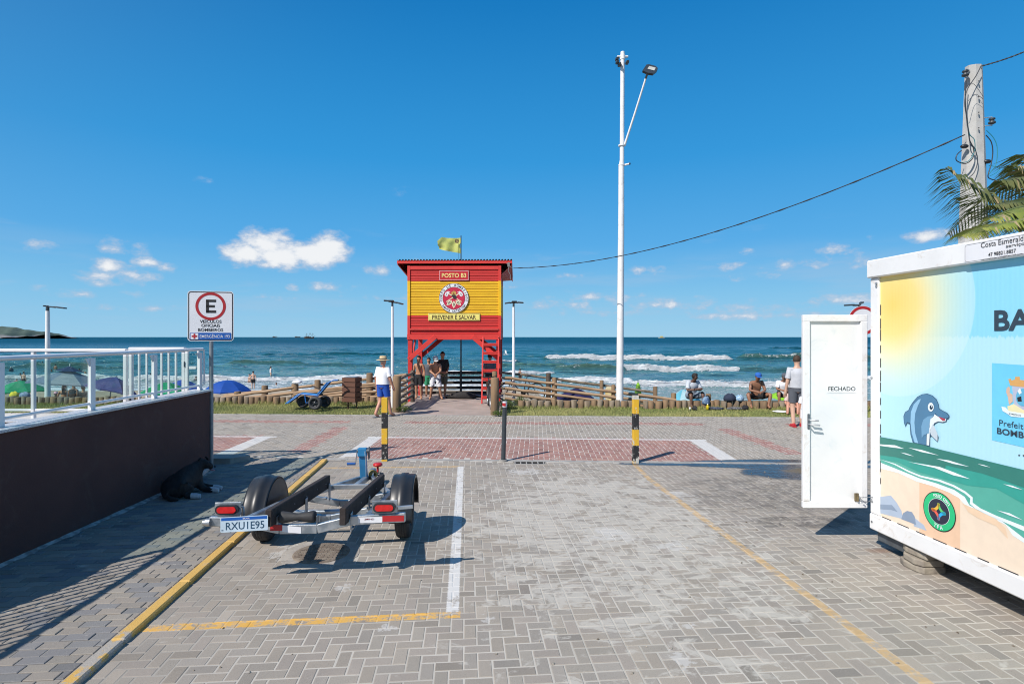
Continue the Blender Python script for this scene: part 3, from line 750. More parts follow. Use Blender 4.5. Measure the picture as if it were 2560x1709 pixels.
tr = t.n.new('ShaderNodeBsdfTranslucent'); t.put(tr.inputs[0], t.attr('tint')[0]); ms = t.n.new('ShaderNodeMixShader'); ms.inputs[0].default_value = .3
t.l.new(b.outputs[0], ms.inputs[1]); t.l.new(tr.outputs[0], ms.inputs[2]); t.l.new(ms.outputs[0], o.inputs[0])
def log_y(x): return (19.35 if x < -3.5 else 18.35-.03*x)
def reg(r):
    while True:
        X = r.uniform(-19, 14); Y = r.uniform(grass_y(X)+.04, log_y(X)+.3)
        if -3.62 < X < -.35: continue
        return X, Y
def reg_edge(r):
    while True:
        X = r.uniform(-19, 14)
        if -3.62 < X < -.35: continue
        Y = log_y(X)-abs(r.normal(0, .13)) if r.uniform() < .75 else grass_y(X)+abs(r.normal(.04, .05))
        if math.sin(X*2.3)+math.sin(X*5.1+1)+r.uniform(-1, 1) < .1: continue
        return X, Y
r1 = thing('grass_verge', None, None, kind='stuff'); 
o1 = bpy.data.objects.new('grass', grass('grass', 150000, reg, .025, .06, .9, .006)); COL.objects.link(o1); tag(o1, kind='stuff')
o2 = bpy.data.objects.new('tall_grass', grass('tall_grass', 16000, reg_edge, .06, .16, .7, .008)); COL.objects.link(o2); tag(o2, kind='stuff')
bpy.data.objects.remove(r1)
# concrete walkway under and behind the tower
walk = mat('pinkish walkway concrete', (.40, .32, .28), (.32, .26, .225), rough=.9, scale=1.6, bump=.3, bscale=25, dirt=.35, dirtc=(.24, .19, .16))
k = MB(); k.box((-2.0, 19.72, -.06), (3.3, 6.5, .12), None, .01); k.build('walkway', walk, kind='structure')
# ------------------------------------------------------------------ common materials
white = mat('white powder coat', (.80, .80, .80), (.74, .74, .75), rough=.35, scale=3)
galv = mat('galvanised steel', (.50, .52, .54), (.34, .36, .38), rough=.42, metal=.75, scale=7, bump=.15, bscale=90)
plaster = mat('dark brown plaster', (.092, .042, .036), (.074, .034, .030), rough=.9, scale=.9, bump=.6, bscale=60, dirt=.35, dirtc=(.11, .08, .07))
granite, t, b, o = new_mat('speckled granite'); p = t.tc('Object')
gn = t.noise(p, 190, 2, .7); t.put(b.inputs['Base Color'], t.ramp(gn, [(.36, (.10, .10, .10)), (.45, (.45, .45, .46)), (.6, (.62, .62, .64)), (.7, (.75, .75, .76))])); b.inputs['Roughness'].default_value = .35
glass, t, b, o = new_mat('tinted glass')
gl = t.n.new('ShaderNodeBsdfGlossy'); gl.inputs['Roughness'].default_value = .02; trn = t.n.new('ShaderNodeBsdfTransparent'); trn.inputs[0].default_value = (.87, .94, .93, 1)
lw = t.n.new('ShaderNodeLayerWeight'); lw.inputs[0].default_value = .5
ms = t.n.new('ShaderNodeMixShader'); t.put(ms.inputs[0], t.m('ADD', .03, t.m('MULTIPLY', t.m('POWER', lw.outputs['Facing'], 5.0), .25))); t.l.new(trn.outputs[0], ms.inputs[1]); t.l.new(gl.outputs[0], ms.inputs[2]); t.l.new(ms.outputs[0], o.inputs[0])
black = mat('black rubber', (.022, .022, .024), (.035, .035, .036), rough=.7, scale=12, bump=.2, bscale=90)
blackp = mat('black plastic', (.018, .02, .024), (.026, .028, .032), rough=.38, scale=5)
dgrey = mat('dark grey paint', (.045, .055, .065), (.035, .043, .05), rough=.4, scale=4)
lettr = mat('black lettering', (.02, .02, .022), rough=.6)

# ------------------------------------------------------------------ left wall with railing
WX = -5.04
def wall_z(y): return float(np.interp(y, [-1, 3.3, 4.15, 5.6, 9.4], [.55, .62, 1.33, 1.345, 1.385]))
root = thing('retaining_wall', 'dark brown plastered wall with granite coping at the left edge', 'wall', (WX, 9.4, 0))
ys_ = [-1, 3.3, 4.15, 5.6, 7, 8.2, 9.4]; k = MB()
for i in range(len(ys_)-1):
    a, c = ys_[i], ys_[i+1]; za, zc = wall_z(a), wall_z(c)
    for (x0, x1) in ((WX, WX-.16),):
        q = [(x0, a, -.1), (x0, c, -.1), (x0, c, zc), (x0, a, za)]; q2 = [(x1, y, z) for (_, y, z) in q]
        k.add(q+q2, [(0, 1, 2, 3), (4, 7, 6, 5), (3, 2, 6, 7)]+([(0, 3, 7, 4)] if i == 0 else [])+([(1, 5, 6, 2)] if i == len(ys_)-2 else []))
k.build('wall', plaster, root, True)
cap_end = 9.46
for (a, c) in ((-1, 3.3), (3.3, 4.15), (4.15, 5.6), (5.6, 6.9), (6.9, 8.2), (8.2, cap_end)):
    k = MB(); k.bar((WX-.13, a+.002, wall_z(a)+.016), (WX-.13, c-.002, wall_z(c)+.016), .33, .03, .003); k.build('coping_stone', granite, root, True)
slab = thing('terrace', 'raised brown terrace behind the dark wall', 'terrace', (-9, 7, 0))
k = MB(); k.box((-10.9, 4.4, .40), (11.2, 10.9, .84), None, .01); k.build('terrace_slab', plaster, slab, True)
k = MB(); k.box((-10.9, 9.72, .845), (11.2, .25, .03), None, .004); k.build('coping_stone', granite, slab, True)
# railing A on the wall
RX = WX-.14
root = thing('glass_railing', 'white metal railing with glass panes standing on the dark wall', 'railing', (RX, 9.38, 0))
posts = [9.36, 8.17, 6.95, 5.70, 4.50]
for y in posts:
    zb = wall_z(y)+.03; k = MB(); k.box((RX, y, (zb+2.03)/2), (.045, .075, 2.03-zb), None, .003)
    k.build('post', white, root, True)
    k = MB(); k.prism([(0, 0), (.07, 0), (0, -.1)], -.006, .006, Matrix(((0, 0, 1, RX), (-1, 0, 0, y-.038), (0, 1, 0, 2.03), (0, 0, 0, 1)))); k.build('bracket', white, root, True)
k = MB(); k.tube([(RX, -1, 2.05), (RX, 9.40, 2.085)], [(.042, .026)]*2, 12); k.ball((RX, 9.42, 2.085), .028, n=10, squash=(1.4, .8, .95)); k.build('handrail', white, root, True)
k = MB(); k.tube([(RX+.03, 9.43, 2.08), (RX+.03, 9.44, 1.50), (RX, 9.40, 1.49), (RX, 4.3, 1.45)], [(.018, .012)]*4, 8); k.build('lower_rail', white, root, True)
for i in range(len(posts)-1):
    a, c = posts[i+1]+.05, posts[i]-.05; k = MB(); k.box((RX, (a+c)/2, 1.77), (.008, c-a, .52)); k.build('glass_pane', glass, root, True)
for j in range(26):
    y = 4.32-j*.115; zb = wall_z(y)+.03; k = MB() if j == 0 else k
    k = MB(); k.box((RX, y, (zb+2.03)/2), (.016, .022, 2.03-zb)); k.build('baluster', white, root, True)
# railing B along the terrace front, and the picket gate
def fx(px, Y): return (px-CX)/FPX*Y
FY = 9.75
root = thing('glass_railing', 'white terrace railing behind the wall, horizontal, with wide glass panes facing the beach', 'railing', (fx(160, FY), FY, .86))
zt = 2.06
k = MB(); k.box(((-16.2+fx(318, FY))/2, FY, zt), (fx(318, FY)+16.2, .075, .06), None, .012); k.build('handrail', white, root, True)
k = MB(); k.box(((-16.2+fx(318, FY))/2, FY, 1.03), (fx(318, FY)+16.2, .035, .04), None, .004); k.build('lower_rail', white, root, True)
xs_ = [fx(84, FY), fx(-90, FY), fx(-270, FY), fx(314, FY), fx(328, FY)-.0]
for x_ in xs_: k = MB(); k.box((x_, FY, 1.44), (.055, .06, 1.17), None, .004); k.build('post', white, root, True)
for (a, c) in ((fx(318, FY), fx(88, FY)), (fx(80, FY), fx(-86, FY)), (fx(-94, FY), fx(-266, FY))):
    k = MB(); k.box(((a+c)/2, FY, 1.53), (abs(a-c)-.08, .008, .92)); k.build('glass_pane', glass, root, True)
root = thing('picket_gate', 'white gate of upright pickets beside the corner of the glass railing', 'gate', (fx(400, FY), FY, .86))
k = MB(); k.box(((fx(324, FY)+fx(464, FY))/2, FY, zt+.015), (fx(464, FY)-fx(324, FY), .085, .075), None, .01); k.build('top_rail', white, root, True)
k = MB(); k.box(((fx(330, FY)+fx(455, FY))/2, FY, .99), (fx(455, FY)-fx(330, FY), .03, .04), None, .004); k.build('bottom_rail', white, root, True)
for px in (348, 367, 404, 422, 440): k = MB(); k.box((fx(px, FY), FY, 1.5), (.03, .03, 1.04), None, .003); k.build('picket', white, root, True)
for px in (459.5, 467.5): k = MB(); k.box((fx(px, FY), FY, 1.44), (.052, .05, 1.2), None, .003); k.build('post', white, root, True)
k = MB(); k.box((fx(463.5, FY), FY-.03, 1.82), (.012, .02, .09)); k.box((fx(329, FY), FY-.04, 1.22), (.02, .03, .12)); k.build('hinge', dgrey, root, True)
k = MB(); k.box((fx(484, FY), FY-.02, 1.76), (.12, .03, .05), None, .004); k.box((fx(496, FY), FY, 1.5), (.03, .04, 1.1), None, .003); k.build('latch_post', white, root, True)
k = MB(); k.box((fx(477, FY), FY, 1.5), (.09, .008, .95)); k.build('glass_pane', glass, root, True)

# ------------------------------------------------------------------ parking sign
sp = G(527, 1184.5); SIGN = thing('parking_sign', 'white parking sign with red ringed letter E on a grey steel pole', 'sign', sp, math.radians(14))
zb, zt_ = EYE-(852-HY)*sp.y/FPX, EYE-(728-HY)*sp.y/FPX
sw, sh = .70, .835; zc = EYE-(790-HY)*sp.y/FPX
polem = mat('pole grey', (.28, .30, .32), (.2, .22, .24), rough=.45, metal=.4, scale=5)
k = MB(); k.tube([(0, 0.03, -.05), (0, .03, zc+sh*.42)], .032, 14); k.build('pole', polem, SIGN)
def rrect(w_, h_, r, n=6):
    out = []
    for (cx, cy, a0) in ((w_/2-r, h_/2-r, 0), (-w_/2+r, h_/2-r, 90), (-w_/2+r, -h_/2+r, 180), (w_/2-r, -h_/2+r, 270)):
        for i in range(n+1): a = math.radians(a0+90*i/n); out.append((cx+r*math.cos(a), cy+r*math.sin(a)))
    return out
def ringpoly(mb, M, r0, r1, z, n=40):
    vs = [M @ Vector((r*math.cos(2*PI*i/n), r*math.sin(2*PI*i/n), z)) for r in (r0, r1) for i in range(n)]
    return mb.add(vs, [(i, (i+1) % n, n+(i+1) % n, n+i) for i in range(n)])
def frame_poly(mb, M, w_, h_, r, th, z):
    A = rrect(w_, h_, r); B_ = rrect(w_-2*th, h_-2*th, max(r-th, .002)); n = len(A)
    vs = [M @ Vector((x, y, z)) for x, y in A]+[M @ Vector((x, y, z)) for x, y in B_]
    return mb.add(vs, [(i, (i+1) % n, n+(i+1) % n, n+i) for i in range(n)])
MS = Matrix(((1, 0, 0, 0), (0, 0, -1, 0), (0, 1, 0, zc), (0, 0, 0, 1)))   # local xy -> board, z towards the viewer
signw = mat('sign white', (.74, .74, .76), (.70, .70, .73), rough=.35, scale=3)
red = mat('sign red', (.42, .02, .025), (.38, .018, .02), rough=.4); blue = mat('sign blue', (.01, .10, .40), (.01, .09, .36), rough=.4)
k = MB(); k.prism(rrect(sw, sh, .05), -.004, .004, MS); k.build('board', signw, SIGN)
k = MB(); frame_poly(k, MS, sw-.022, sh-.022, .045, .013, .0065); k.build('border', lettr, SIGN)
k = MB(); ringpoly(k, MS @ T((0, .165, 0)), .232, .188, .0065, 48); k.build('red_ring', red, SIGN)
k = MB(); e = MS @ T((0.005, .165, .0065)); 
for (x, y, w_, h_) in ((-.055, 0, .045, .222), (.0, .09, .155, .042), (-.008, 0, .13, .04), (.0, -.09, .155, .042)): k.add([e @ Vector((x+sx*w_/2, y+sy*h_/2, 0)) for sx, sy in ((-1, -1), (1, -1), (1, 1), (-1, 1))], [(0, 1, 2, 3)])
k.build('letter_e', lettr, SIGN)
k = MB()
for s_, y, w_ in (('VEÍCULOS', -.083, .33), ('OFICIAIS', -.157, .285), ('BOMBEIROS', -.229, .38)): text_into(k, s_, MS @ T((0, y, .0065)), width=w_, height=.066 if 'Í' in s_ else .052, bold=.045)
k.build('lettering', lettr, SIGN)
k = MB(); k.add([MS @ Vector((x, y, .0065)) for x, y in rrect(sw-.06, .115, .015)], [tuple(range(28))]); 
M2 = MS @ T((0, -.335, 0)); k = MB(); k.add([M2 @ Vector((x, y, .0065)) for x, y in rrect(sw-.07, .115, .015)], [tuple(range(28))]); k.build('blue_band', blue, SIGN)
k = MB(); text_into(k, 'EMERGÊNCIA 193', M2 @ T((.063, .004, .0085)), width=.455, height=.062, bold=.012); k.add([M2 @ Vector((-.245+x, y, .0085)) for x, y in rrect(.115, .1, .01)], [tuple(range(28))]); k.build('white_print', signw, SIGN)
k = MB()
for (w_, h_, zz) in ((.085, .027, .0105), (.027, .085, .0107)): k.add([M2 @ Vector((-.245+x*w_/2, y*h_/2, zz)) for x, y in ((-1, -1), (1, -1), (1, 1), (-1, 1))], [(0, 1, 2, 3)])
k.build('red_cross', red, SIGN)

# ------------------------------------------------------------------ bollards
def band_mat(name, worn):
    m, t, b, o = new_mat(name); p = t.tc('Object'); z = t.sep(p)[2]
    n = t.m('ADD', t.noise(t.vm('MULTIPLY', p, (1, 1, .6)), 9 if worn > .5 else 22, 6, .68), 0)
    band = t.m('GREATER_THAN', t.m('FRACT', t.m('MULTIPLY', t.m('SUBTRACT', z, .03), 1/.576)), .5)
    c = t.mix(band, (.018, .018, .02), t.mix(t.noise(p, 6, 3), (.70, .42, .02), (.62, .36, .03)))
    wv = t.m('MULTIPLY', t.step(t.m('ADD', n, t.m('MULTIPLY', t.m('SUBTRACT', .6, z), worn*.12)), .60-worn*.05, .66-worn*.05), min(1., .35+worn))
    c = t.mix(wv, c, (.55, .53, .48)); t.put(b.inputs['Base Color'], c); b.inputs['Roughness'].default_value = .6
    t.put(b.inputs['Normal'], t.bump(wv, .3, .01)); return m
for (px, py, pt, worn, lab, topc) in ((962, 1151, 989, .35, 'yellow and black square bollard standing nearest the boat trailer', None), (1588.5, 1155.5, 987, 1.0, 'weathered yellow and black square bollard with flaking paint and pale top', 1)):
    g = G(px, py); r = thing('bollard', lab, 'bollard', g, math.radians(3), group='striped posts between car park and promenade')
    h = (py-pt)*g.y/FPX; k = MB(); k.box((0, 0, h/2-.03), (.105, .105, h), None, .004); k.build('post', band_mat('bollard paint', worn), r)
    if topc: k = MB(); k.box((0, 0, h-.045), (.108, .108, .07), None, .004); k.build('cap', mat('worn white', (.55, .53, .48), (.42, .38, .3), rough=.7, scale=20), r)
g = G(1258, 1152); r = thing('bollard', 'thin dark grey round bollard with red and white reflector in the middle', 'bollard', g, 0)
h = (1152-1003)*g.y/FPX; k = MB(); k.tube([(0, 0, -.02), (.028, 0, h-.1)], .042, 20); k.build('post', dgrey, r)
k = MB(); k.tube([(.028, 0, h-.1), (.030, 0, h)], .044, 20); k.build('reflector', mat('reflector white', (.7, .7, .72), (.5, .5, .52), rough=.4, scale=10), r)
k = MB(); k.lathe([(.0445, h-.085), (.0455, h-.08), (.0455, h-.03), (.0445, h-.025)], T((.03, 0, 0)), 8, a0=PI*.95, a1=PI*1.62); k.build('red_tape', red, r)
k = MB(); k.tube([(0, 0, 0), (0, 0, .03)], .075, 16); k.build('foot', conc, r)

# ------------------------------------------------------------------ promenade lamps, tall pole
def lamp(px, pyb, pyt, wpx, label, heads, base=None, Y=None):
    g = G(px, pyb) if Y is None else Vector((fx(px, Y), Y, 0)); h = EYE-(pyt-HY)*g.y/FPX; rr = wpx/2*g.y/FPX
    r = thing('street_lamp', label, 'street lamp', g, 0, group='small white lamps along the promenade')
    k = MB(); k.tube([(0, 0, -.05), (0, 0, h-.22)], [rr*1.15, rr*.82], 14); k.build('pole', white, r)
    k = MB(); k.tube([(0, 0, h-.24), (0, 0, h-.06)], rr*.7, 10); k.build('collar', dgrey, r)
    for (dx_, dy_, sc_, tilt) in heads:
        k = MB(); L = Vector((dx_, dy_, 0)).normalized(); L2 = L*sc_ + Vector((0, 0, tilt))
        k.bar((0, 0, h-.07), L2*.45+Vector((0, 0, h-.06)), .05, .05, .008); k.bar(L2*.4+Vector((0, 0, h-.05)), L2*1.0+Vector((0, 0, h-.05)), .17, .045, .015); k.build('lamp_head', dgrey, r)
lamp(1284, 1011, 751, 7.5, 'small white lamp post with twin heads right of the tower', [(-1, -.1, .3, -.05), (1, -.1, .34, -.03), (.1, -1, .3, 0)])
lamp(981, 1018, 749, 7.5, 'small white lamp post left of the tower behind the fence corner', [(-1, -.2, .28, .02), (1, -.2, .36, -.1), (0, -1, .3, 0)])
lamp(119, 1008, 761, 11, 'white lamp post seen through the glass railing at left', [(1, 0, .62, -.08), (-1, .3, .12, 0)])
lamp(2148, 0, 757, 7, 'lamp post whose head shows above the open container door', [(-1, 0, .42, -.02), (1, 0, .1, .08)], Y=16.8)
g = G(1549, 1018); r = thing('camera_pole', 'tall white pole with cameras on top and a side arm lamp', 'pole', g, math.radians(0))
Yp = g.y; hz = EYE-(131-HY)*Yp/FPX; xt = fx(1556, Yp)-g.x
def px2(px, py): v = at(px, py, Yp)-g; return v
polew = mat('weathered white pole', (.78, .78, .79), (.70, .70, .70), rough=.5, scale=2, dirt=.45, dirtc=(.35, .33, .30))
k = MB(); k.tube([px2(1549, 1025), px2(1553, 560), px2(1553.5, 415)], [.118, .098, .092], 18); k.build('lower_shaft', polew, r)
k = MB(); k.tube([px2(1553.5, 415), px2(1555, 400), px2(1556.5, 131)], [.09, .072, .068], 18); k.ball(px2(1556.5, 131), .068, n=14, m_=8, squash=(1, 1, .4)); k.build('upper_shaft', polew, r)
for py in (413, 364): 
    c = px2(1554, py); k = MB(); k.tube([c-Vector((0, 0, .02)), c+Vector((0, 0, .02))], .105, 16); k.build('clamp', white, r)
a = px2(1561, 365); c = px2(1601, 222)+Vector((0, -.75, 0)); k = MB(); k.tube([a, a+(c-a)*.5+Vector((0, 0, -.02)), c], [.038, .033, .03], 10); k.build('arm', white, r)
# lamp head, flat panel tipped towards the viewer
hc = px2(1606, 208)+Vector((0, -.9, -.0)); ML = Matrix.Translation(hc) @ Euler((math.radians(-38), 0, math.radians(-14))).to_matrix().to_4x4()
hm_ = [(-.2, -.22), (.12, -.24), (.22, -.12), (.24, .17), (.16, .26), (-.10, .26), (-.22, .14)]
ML = Matrix.Translation(hc) @ Matrix(((.95, .25, .0, 0), (.0, .55, -.83, 0), (-.25, .83, .55, 0), (0, 0, 0, 1)))
def shape(sx, sy, pts): return [(x*sx, y*sy) for x, y in pts]
hp = [(-.20, -.17), (-.02, -.22), (.14, -.19), (.24, .02), (.26, .16), (.18, .24), (-.04, .24), (-.12, .18)]
k = MB(); k.prism(hp, -.035, .035, ML); k.build('lamp_head', dgrey, r)
k = MB(); k.prism([(-.06, -.02), (.16, -.02), (.19, .14), (-.02, .14)], .036, .04, ML); k.build('lamp_lens', mat('lamp lens', (.55, .55, .5), rough=.3), r)
k = MB(); k.tube([c, ML @ Vector((-.03, -.2, 0))], .035, 8); k.build('joint', dgrey, r)
for (dx_, dz_) in ((-.19, -.12), (-.12, -.2), (.13, -.13), (-.2, -.02)):
    b0 = px2(1556.5, 150)+Vector((dx_, -.08, dz_)); k = MB(); k.box(b0, (.10, .16, .09), None, .02); k.tube([b0+Vector((0, -.08, 0)), b0+Vector((0, -.15, -.03))], .04, 10); k.build('camera', dgrey, r)
k = MB(); c = px2(1556.5, 142); k.box(c, (.36, .08, .05), None, .01); k.tube([c+Vector((0, 0, -.1)), c+Vector((0, 0, .05))], .085, 14); k.build('mounting', white, r)
c = px2(1556, 414); k = MB(); k.tube([c, c+Vector((.22, -.1, .03))], .03, 10); k.build('small_camera', white, r)
k = MB(); k.tube([c+Vector((.2, -.09, .027)), c+Vector((.235, -.11, .033))], .034, 10); k.build('lens', dgrey, r)

# ------------------------------------------------------------------ concrete utility pole, insulators, wires
UY = 11.0
g = Vector((fx(2432, UY), UY, 0)); UP = thing('utility_pole', 'pale concrete utility pole rising behind the container and palm', 'utility pole', g, 0)
def pu(px, py, dy=0): return at(px, py, UY+dy)-g
concp = mat('pole concrete', (.50, .49, .47), (.42, .41, .39), rough=.9, scale=3, bump=.3, bscale=40, dirt=.3, dirtc=(.3, .29, .27))
def section(py, xl, xr):
    a = pu(xl, py); c = pu(xr, py); m_ = (a+c)/2; w_ = (c-a).length/2*.88
    return [m_+Vector((sx*w_, sy*w_*.6, 0)) for sx, sy in ((-1, -.4), (-.25, -1), (.55, -1), (1, -.45), (1, .6), (-1, .8))]
secs = [section(1200, 2395, 2475), section(620, 2402, 2470), section(165, 2416.5, 2455)]
k = MB()
k.add([v for s_ in secs for v in s_], [(i*6+j, i*6+(j+1) % 6, (i+1)*6+(j+1) % 6, (i+1)*6+j) for i in range(2) for j in range(6)]+[tuple(range(12, 18))]); k.build('shaft', concp, UP)
for (px, py, s_) in ((2403, 190, -1), (2469, 308, 1)):
    c = pu(px, py)+Vector((0, -.1, 0)); k = MB(); k.lathe([(0, .06), (.05, .055), (.055, .03), (.035, .02), (.035, 0), (.06, -.015), (.06, -.045), (.03, -.06), (0, -.06)], Matrix.Translation(c), 14); k.build('insulator', dgrey, UP)
    k = MB(); k.tube([c+Vector((0, 0, .09)), c+Vector((0, 0, -.09))], .008, 6); k.bar(c+Vector((0, 0, .08)), c+Vector((-s_*.12, .05, .08)), .03, .008, 0); k.bar(c+Vector((0, 0, -.08)), c+Vector((-s_*.12, .05, -.08)), .03, .008, 0); k.build('bracket', galv, UP)
for py in (203, 242, 281, 320): k = MB(); k.tube([pu(2447, py, -.16), pu(2447, py, -.125)], .012, 6); k.build('bolt_hole', lettr, UP)
for (px, py) in ((2411, 366), (2468, 404)): k = MB(); k.ball(pu(px, py, -.1), .075, n=12, squash=(1, .7, .55)); k.build('cable_clip', blackp, UP)
teal = mat('teal cable', (.02, .22, .25), rough=.5)
def cable(name, pts, r, m, parent=None, label=None, cat=None, world=True, n=10):
    P = [Vector(p) for p in pts]; out = []
    for i in range(len(P)-1):
        p0 = P[max(i-1, 0)]; p1 = P[i]; p2 = P[i+1]; p3 = P[min(i+2, len(P)-1)]
        for s_ in range(n):
            t_ = s_/n; out.append(.5*((2*p1)+(-p0+p2)*t_+(2*p0-5*p1+4*p2-p3)*t_**2+(-p0+3*p1-3*p2+p3)*t_**3))
    out.append(P[-1]); k = MB(); k.tube(out, r, 6); o_ = k.build(name, m, parent); return o_
def pc(*pp): return [pu(x, y, -.2) for x, y in pp]
cable('cable', pc((2416, 200), (2413, 240), (2416, 290), (2421, 325), (2424, 350), (2434, 372), (2432, 395), (2414, 409), (2392, 402), (2392, 388), (2404, 376)), .009, blackp, UP)
cable('cable', pc((2418, 300), (2424, 335), (2436, 350), (2436, 378), (2422, 402), (2402, 407)), .007, teal, UP)
cable('cable', pc((2452, 166), (2440, 190), (2418, 225), (2412, 260), (2420, 310)), .008, blackp, UP)
cable('cable', pc((2465, 338), (2478, 355), (2482, 380), (2478, 410), (2470, 440), (2478, 448), (2490, 452), (2490, 462)), .009, blackp, UP)
cable('cable', pc((2466, 326), (2484, 345), (2493, 370), (2490, 410), (2472, 436)), .006, teal, UP)
cable('cable', pc((2472, 414), (2485, 416), (2500, 420), (2490, 432), (2475, 440)), .006, teal, UP)
cable('cable', pc((2412, 218), (2430, 210), (2440, 216), (2458, 242)), .004, dgrey, UP)
cable('cable', pc((2420, 275), (2430, 243), (2440, 236), (2458, 248)), .004, dgrey, UP)
cable('cable', pc((2425, 362), (2436, 370), (2444, 400), (2436, 430), (2420, 446)), .008, dgrey, UP)
def wire(a, c, sag, label, r=.011):
    pts = []
    for i in range(41): s_ = i/40; pts.append(a.lerp(c, s_)-Vector((0, 0, sag*4*s_*(1-s_))))
    k = MB(); k.tube(pts, r, 6); tw = MB()
    for ph in (0, PI): 
        k.tube([p+Vector((.010*math.cos(i*1.9+ph), 0, .012*math.sin(i*1.9+ph))) for i, p in enumerate(pts)], r*.6, 5)
    o_ = k.build('overhead_wire', blackp); tag(o_, label, 'wire')
wire(at(2412, 337, 10.9), at(1284, 670, 19.8), .62, 'thin dark wire sagging from the concrete pole to the tower roof')
wire(at(2452, 166, 10.9), at(2760, 20, 9.6), .12, 'dark wire rising from the top of the concrete pole to the upper right')
# round sign mostly behind the container
r = thing('round_sign', 'round red rimmed traffic sign mostly hidden behind the open container door', 'sign', (fx(2158, 10), 10, 0))
c = at(2157, 801, 10)-Vector((fx(2158, 10), 10, 0)); Mr = Matrix(((1, 0, 0, c.x), (0, 0, -1, c.y), (0, 1, 0, c.z), (0, 0, 0, 1)))
k = MB(); k.prism([(.26*math.cos(2*PI*i/36), .26*math.sin(2*PI*i/36)) for i in range(36)], -.002, .002, Mr); k.build('disc', signw, r)
k = MB(); ringpoly(k, Mr, .255, .205, .004); k.build('red_ring', red, r)
k = MB(); k.tube([(0, .03, 0), (0, .03, c.z+.2)], .03, 12); k.build('pole', polem, r)
# ------------------------------------------------------------------ lifeguard tower
redw = mat('red painted wood', (.58, .030, .024), (.50, .025, .022), rough=.55, scale=3, bump=.25, bscale=30, stretch=(.3, 1, 3), dirt=.3, dirtc=(.26, .03, .025))
yelw = mat('yellow painted wood', (.80, .47, .008), (.72, .40, .008), rough=.6, scale=3, bump=.25, bscale=30, stretch=(.3, 1, 3), dirt=.38, dirtc=(.42, .22, .01))
redl = mat('red trim paint', (.64, .042, .032), (.57, .035, .028), rough=.5, scale=3)
TY = 20.1; TL = at(1018, 0, TY).x; TR = at(1253, 0, TY).x; TC = (TL+TR)/2; TWd = TR-TL; TD = 2.3
def tz(py, Y=TY): return EYE-(py-HY)*Y/FPX
TW = thing('lifeguard_tower', 'red and yellow wooden lifeguard tower on stilts facing the car park', 'lifeguard tower', (TC, TY, 0), math.radians(-.6))
zfl, zb0, zrf = tz(849), tz(835), tz(663)
hw = TWd/2
pw = .155
for sx in (-1, 1):
    for sy in (0, 1):
        k = MB(); y = .06+sy*(TD-.2); k.box((sx*(hw-.1), y, (zfl)/2-.1), (pw, pw, zfl+.2), None, .01); k.build('leg', redw, TW)
# floor beams
for y in (0, TD): k = MB(); k.box((0, y+(.0 if y == 0 else -.08), (zfl+zb0)/2), (TWd, .09, zb0-zfl), None, .006); k.build('beam', redl, TW)
for sx in (-1, 1): k = MB(); k.box((sx*(hw-.06), TD/2, (zfl+zb0)/2), (.09, TD-.2, zb0-zfl-.01), None, .006); k.build('beam', redw, TW)
k = MB(); k.box((0, TD/2, zb0+.0), (TWd-.05, TD-.1, .04)); k.build('floor', redw, TW)
# planks
z = zb0+.01; ph = (zrf-zb0-.01)/26
zyl, zyh = tz(789), tz(702)
i = 0
while z < zrf-.02:
    zc_ = z+ph/2; my = yelw if zyl-.03 < zc_ < zyh else redw
    for (face) in range(4):
        k = MB(); d_ = .02+.012*((i % 2) == 0)*0+random.uniform(-.0015, .0015)
        if face == 0: k.box((0, .05+d_*0, zc_), (TWd-.12, .024, ph-.014), None, .005)
        elif face == 1: k.box((0, TD-.06, zc_), (TWd-.12, .024, ph-.014), None, .005)
        else: k.box(((-1 if face == 2 else 1)*(hw-.03), TD/2, zc_), (.024, TD-.2, ph-.014), None, .005)
        k.build('plank', my, TW)
    z += ph; i += 1
k = MB(); k.box((0, TD/2, (zb0+zrf)/2), (TWd-.16, TD-.16, zrf-zb0-.04)); k.build('inner_lining', redw, TW)
for sx in (-1, 1):
    for (a, c, m_) in ((zb0, zyl, redl), (zyl, zyh, mat('yellow trim paint', (.82, .48, .01), rough=.5)), (zyh, zrf, redl)):
        for y in (.028, TD-.03): k = MB(); k.box((sx*(hw-.05), y, (a+c)/2), (.10, .05, c-a-.002), None, .004); k.build('corner_board', m_, TW)
k = MB(); k.box((0, .03, tz(669)), (TWd-.2, .045, .13), None, .005); k.build('top_board', redl, TW)
k = MB(); k.box((0, .005, tz(823)), (TWd-.17, .07, .06), None, .01); k.build('ledge', mat('bright red trim', (.60, .06, .05), rough=.5), TW)
# braces
def L3(px, py, y): v = at(px, py, TY+y); return (v.x-TC, y, v.z)
for sx in (-1, 1):
    for (y, dz_) in ((-.07, 0), (TD-.02, .0)):
        a = (sx*(hw-.06), y, tz(898)); c = (sx*(hw-1.02), y, tz(841))
        k = MB(); k.bar(a, c, .05, .16, .005, up=(0, 0, 1)); k.build('brace', redl if y < 0 else redw, TW)
    k = MB(); k.bar((sx*(hw-.1), .14, tz(925)), (sx*(hw-.1), 1.0, zfl-.02), .045, .12, .005); k.build('brace', redw, TW)
    for zz in (.4, tz(844)-.0, tz(895)): 
        k = MB(); k.tube([(sx*(hw-.1), -.10, zz), (sx*(hw-.1), -.08, zz)], .014, 8); k.build('bolt', lettr, TW)
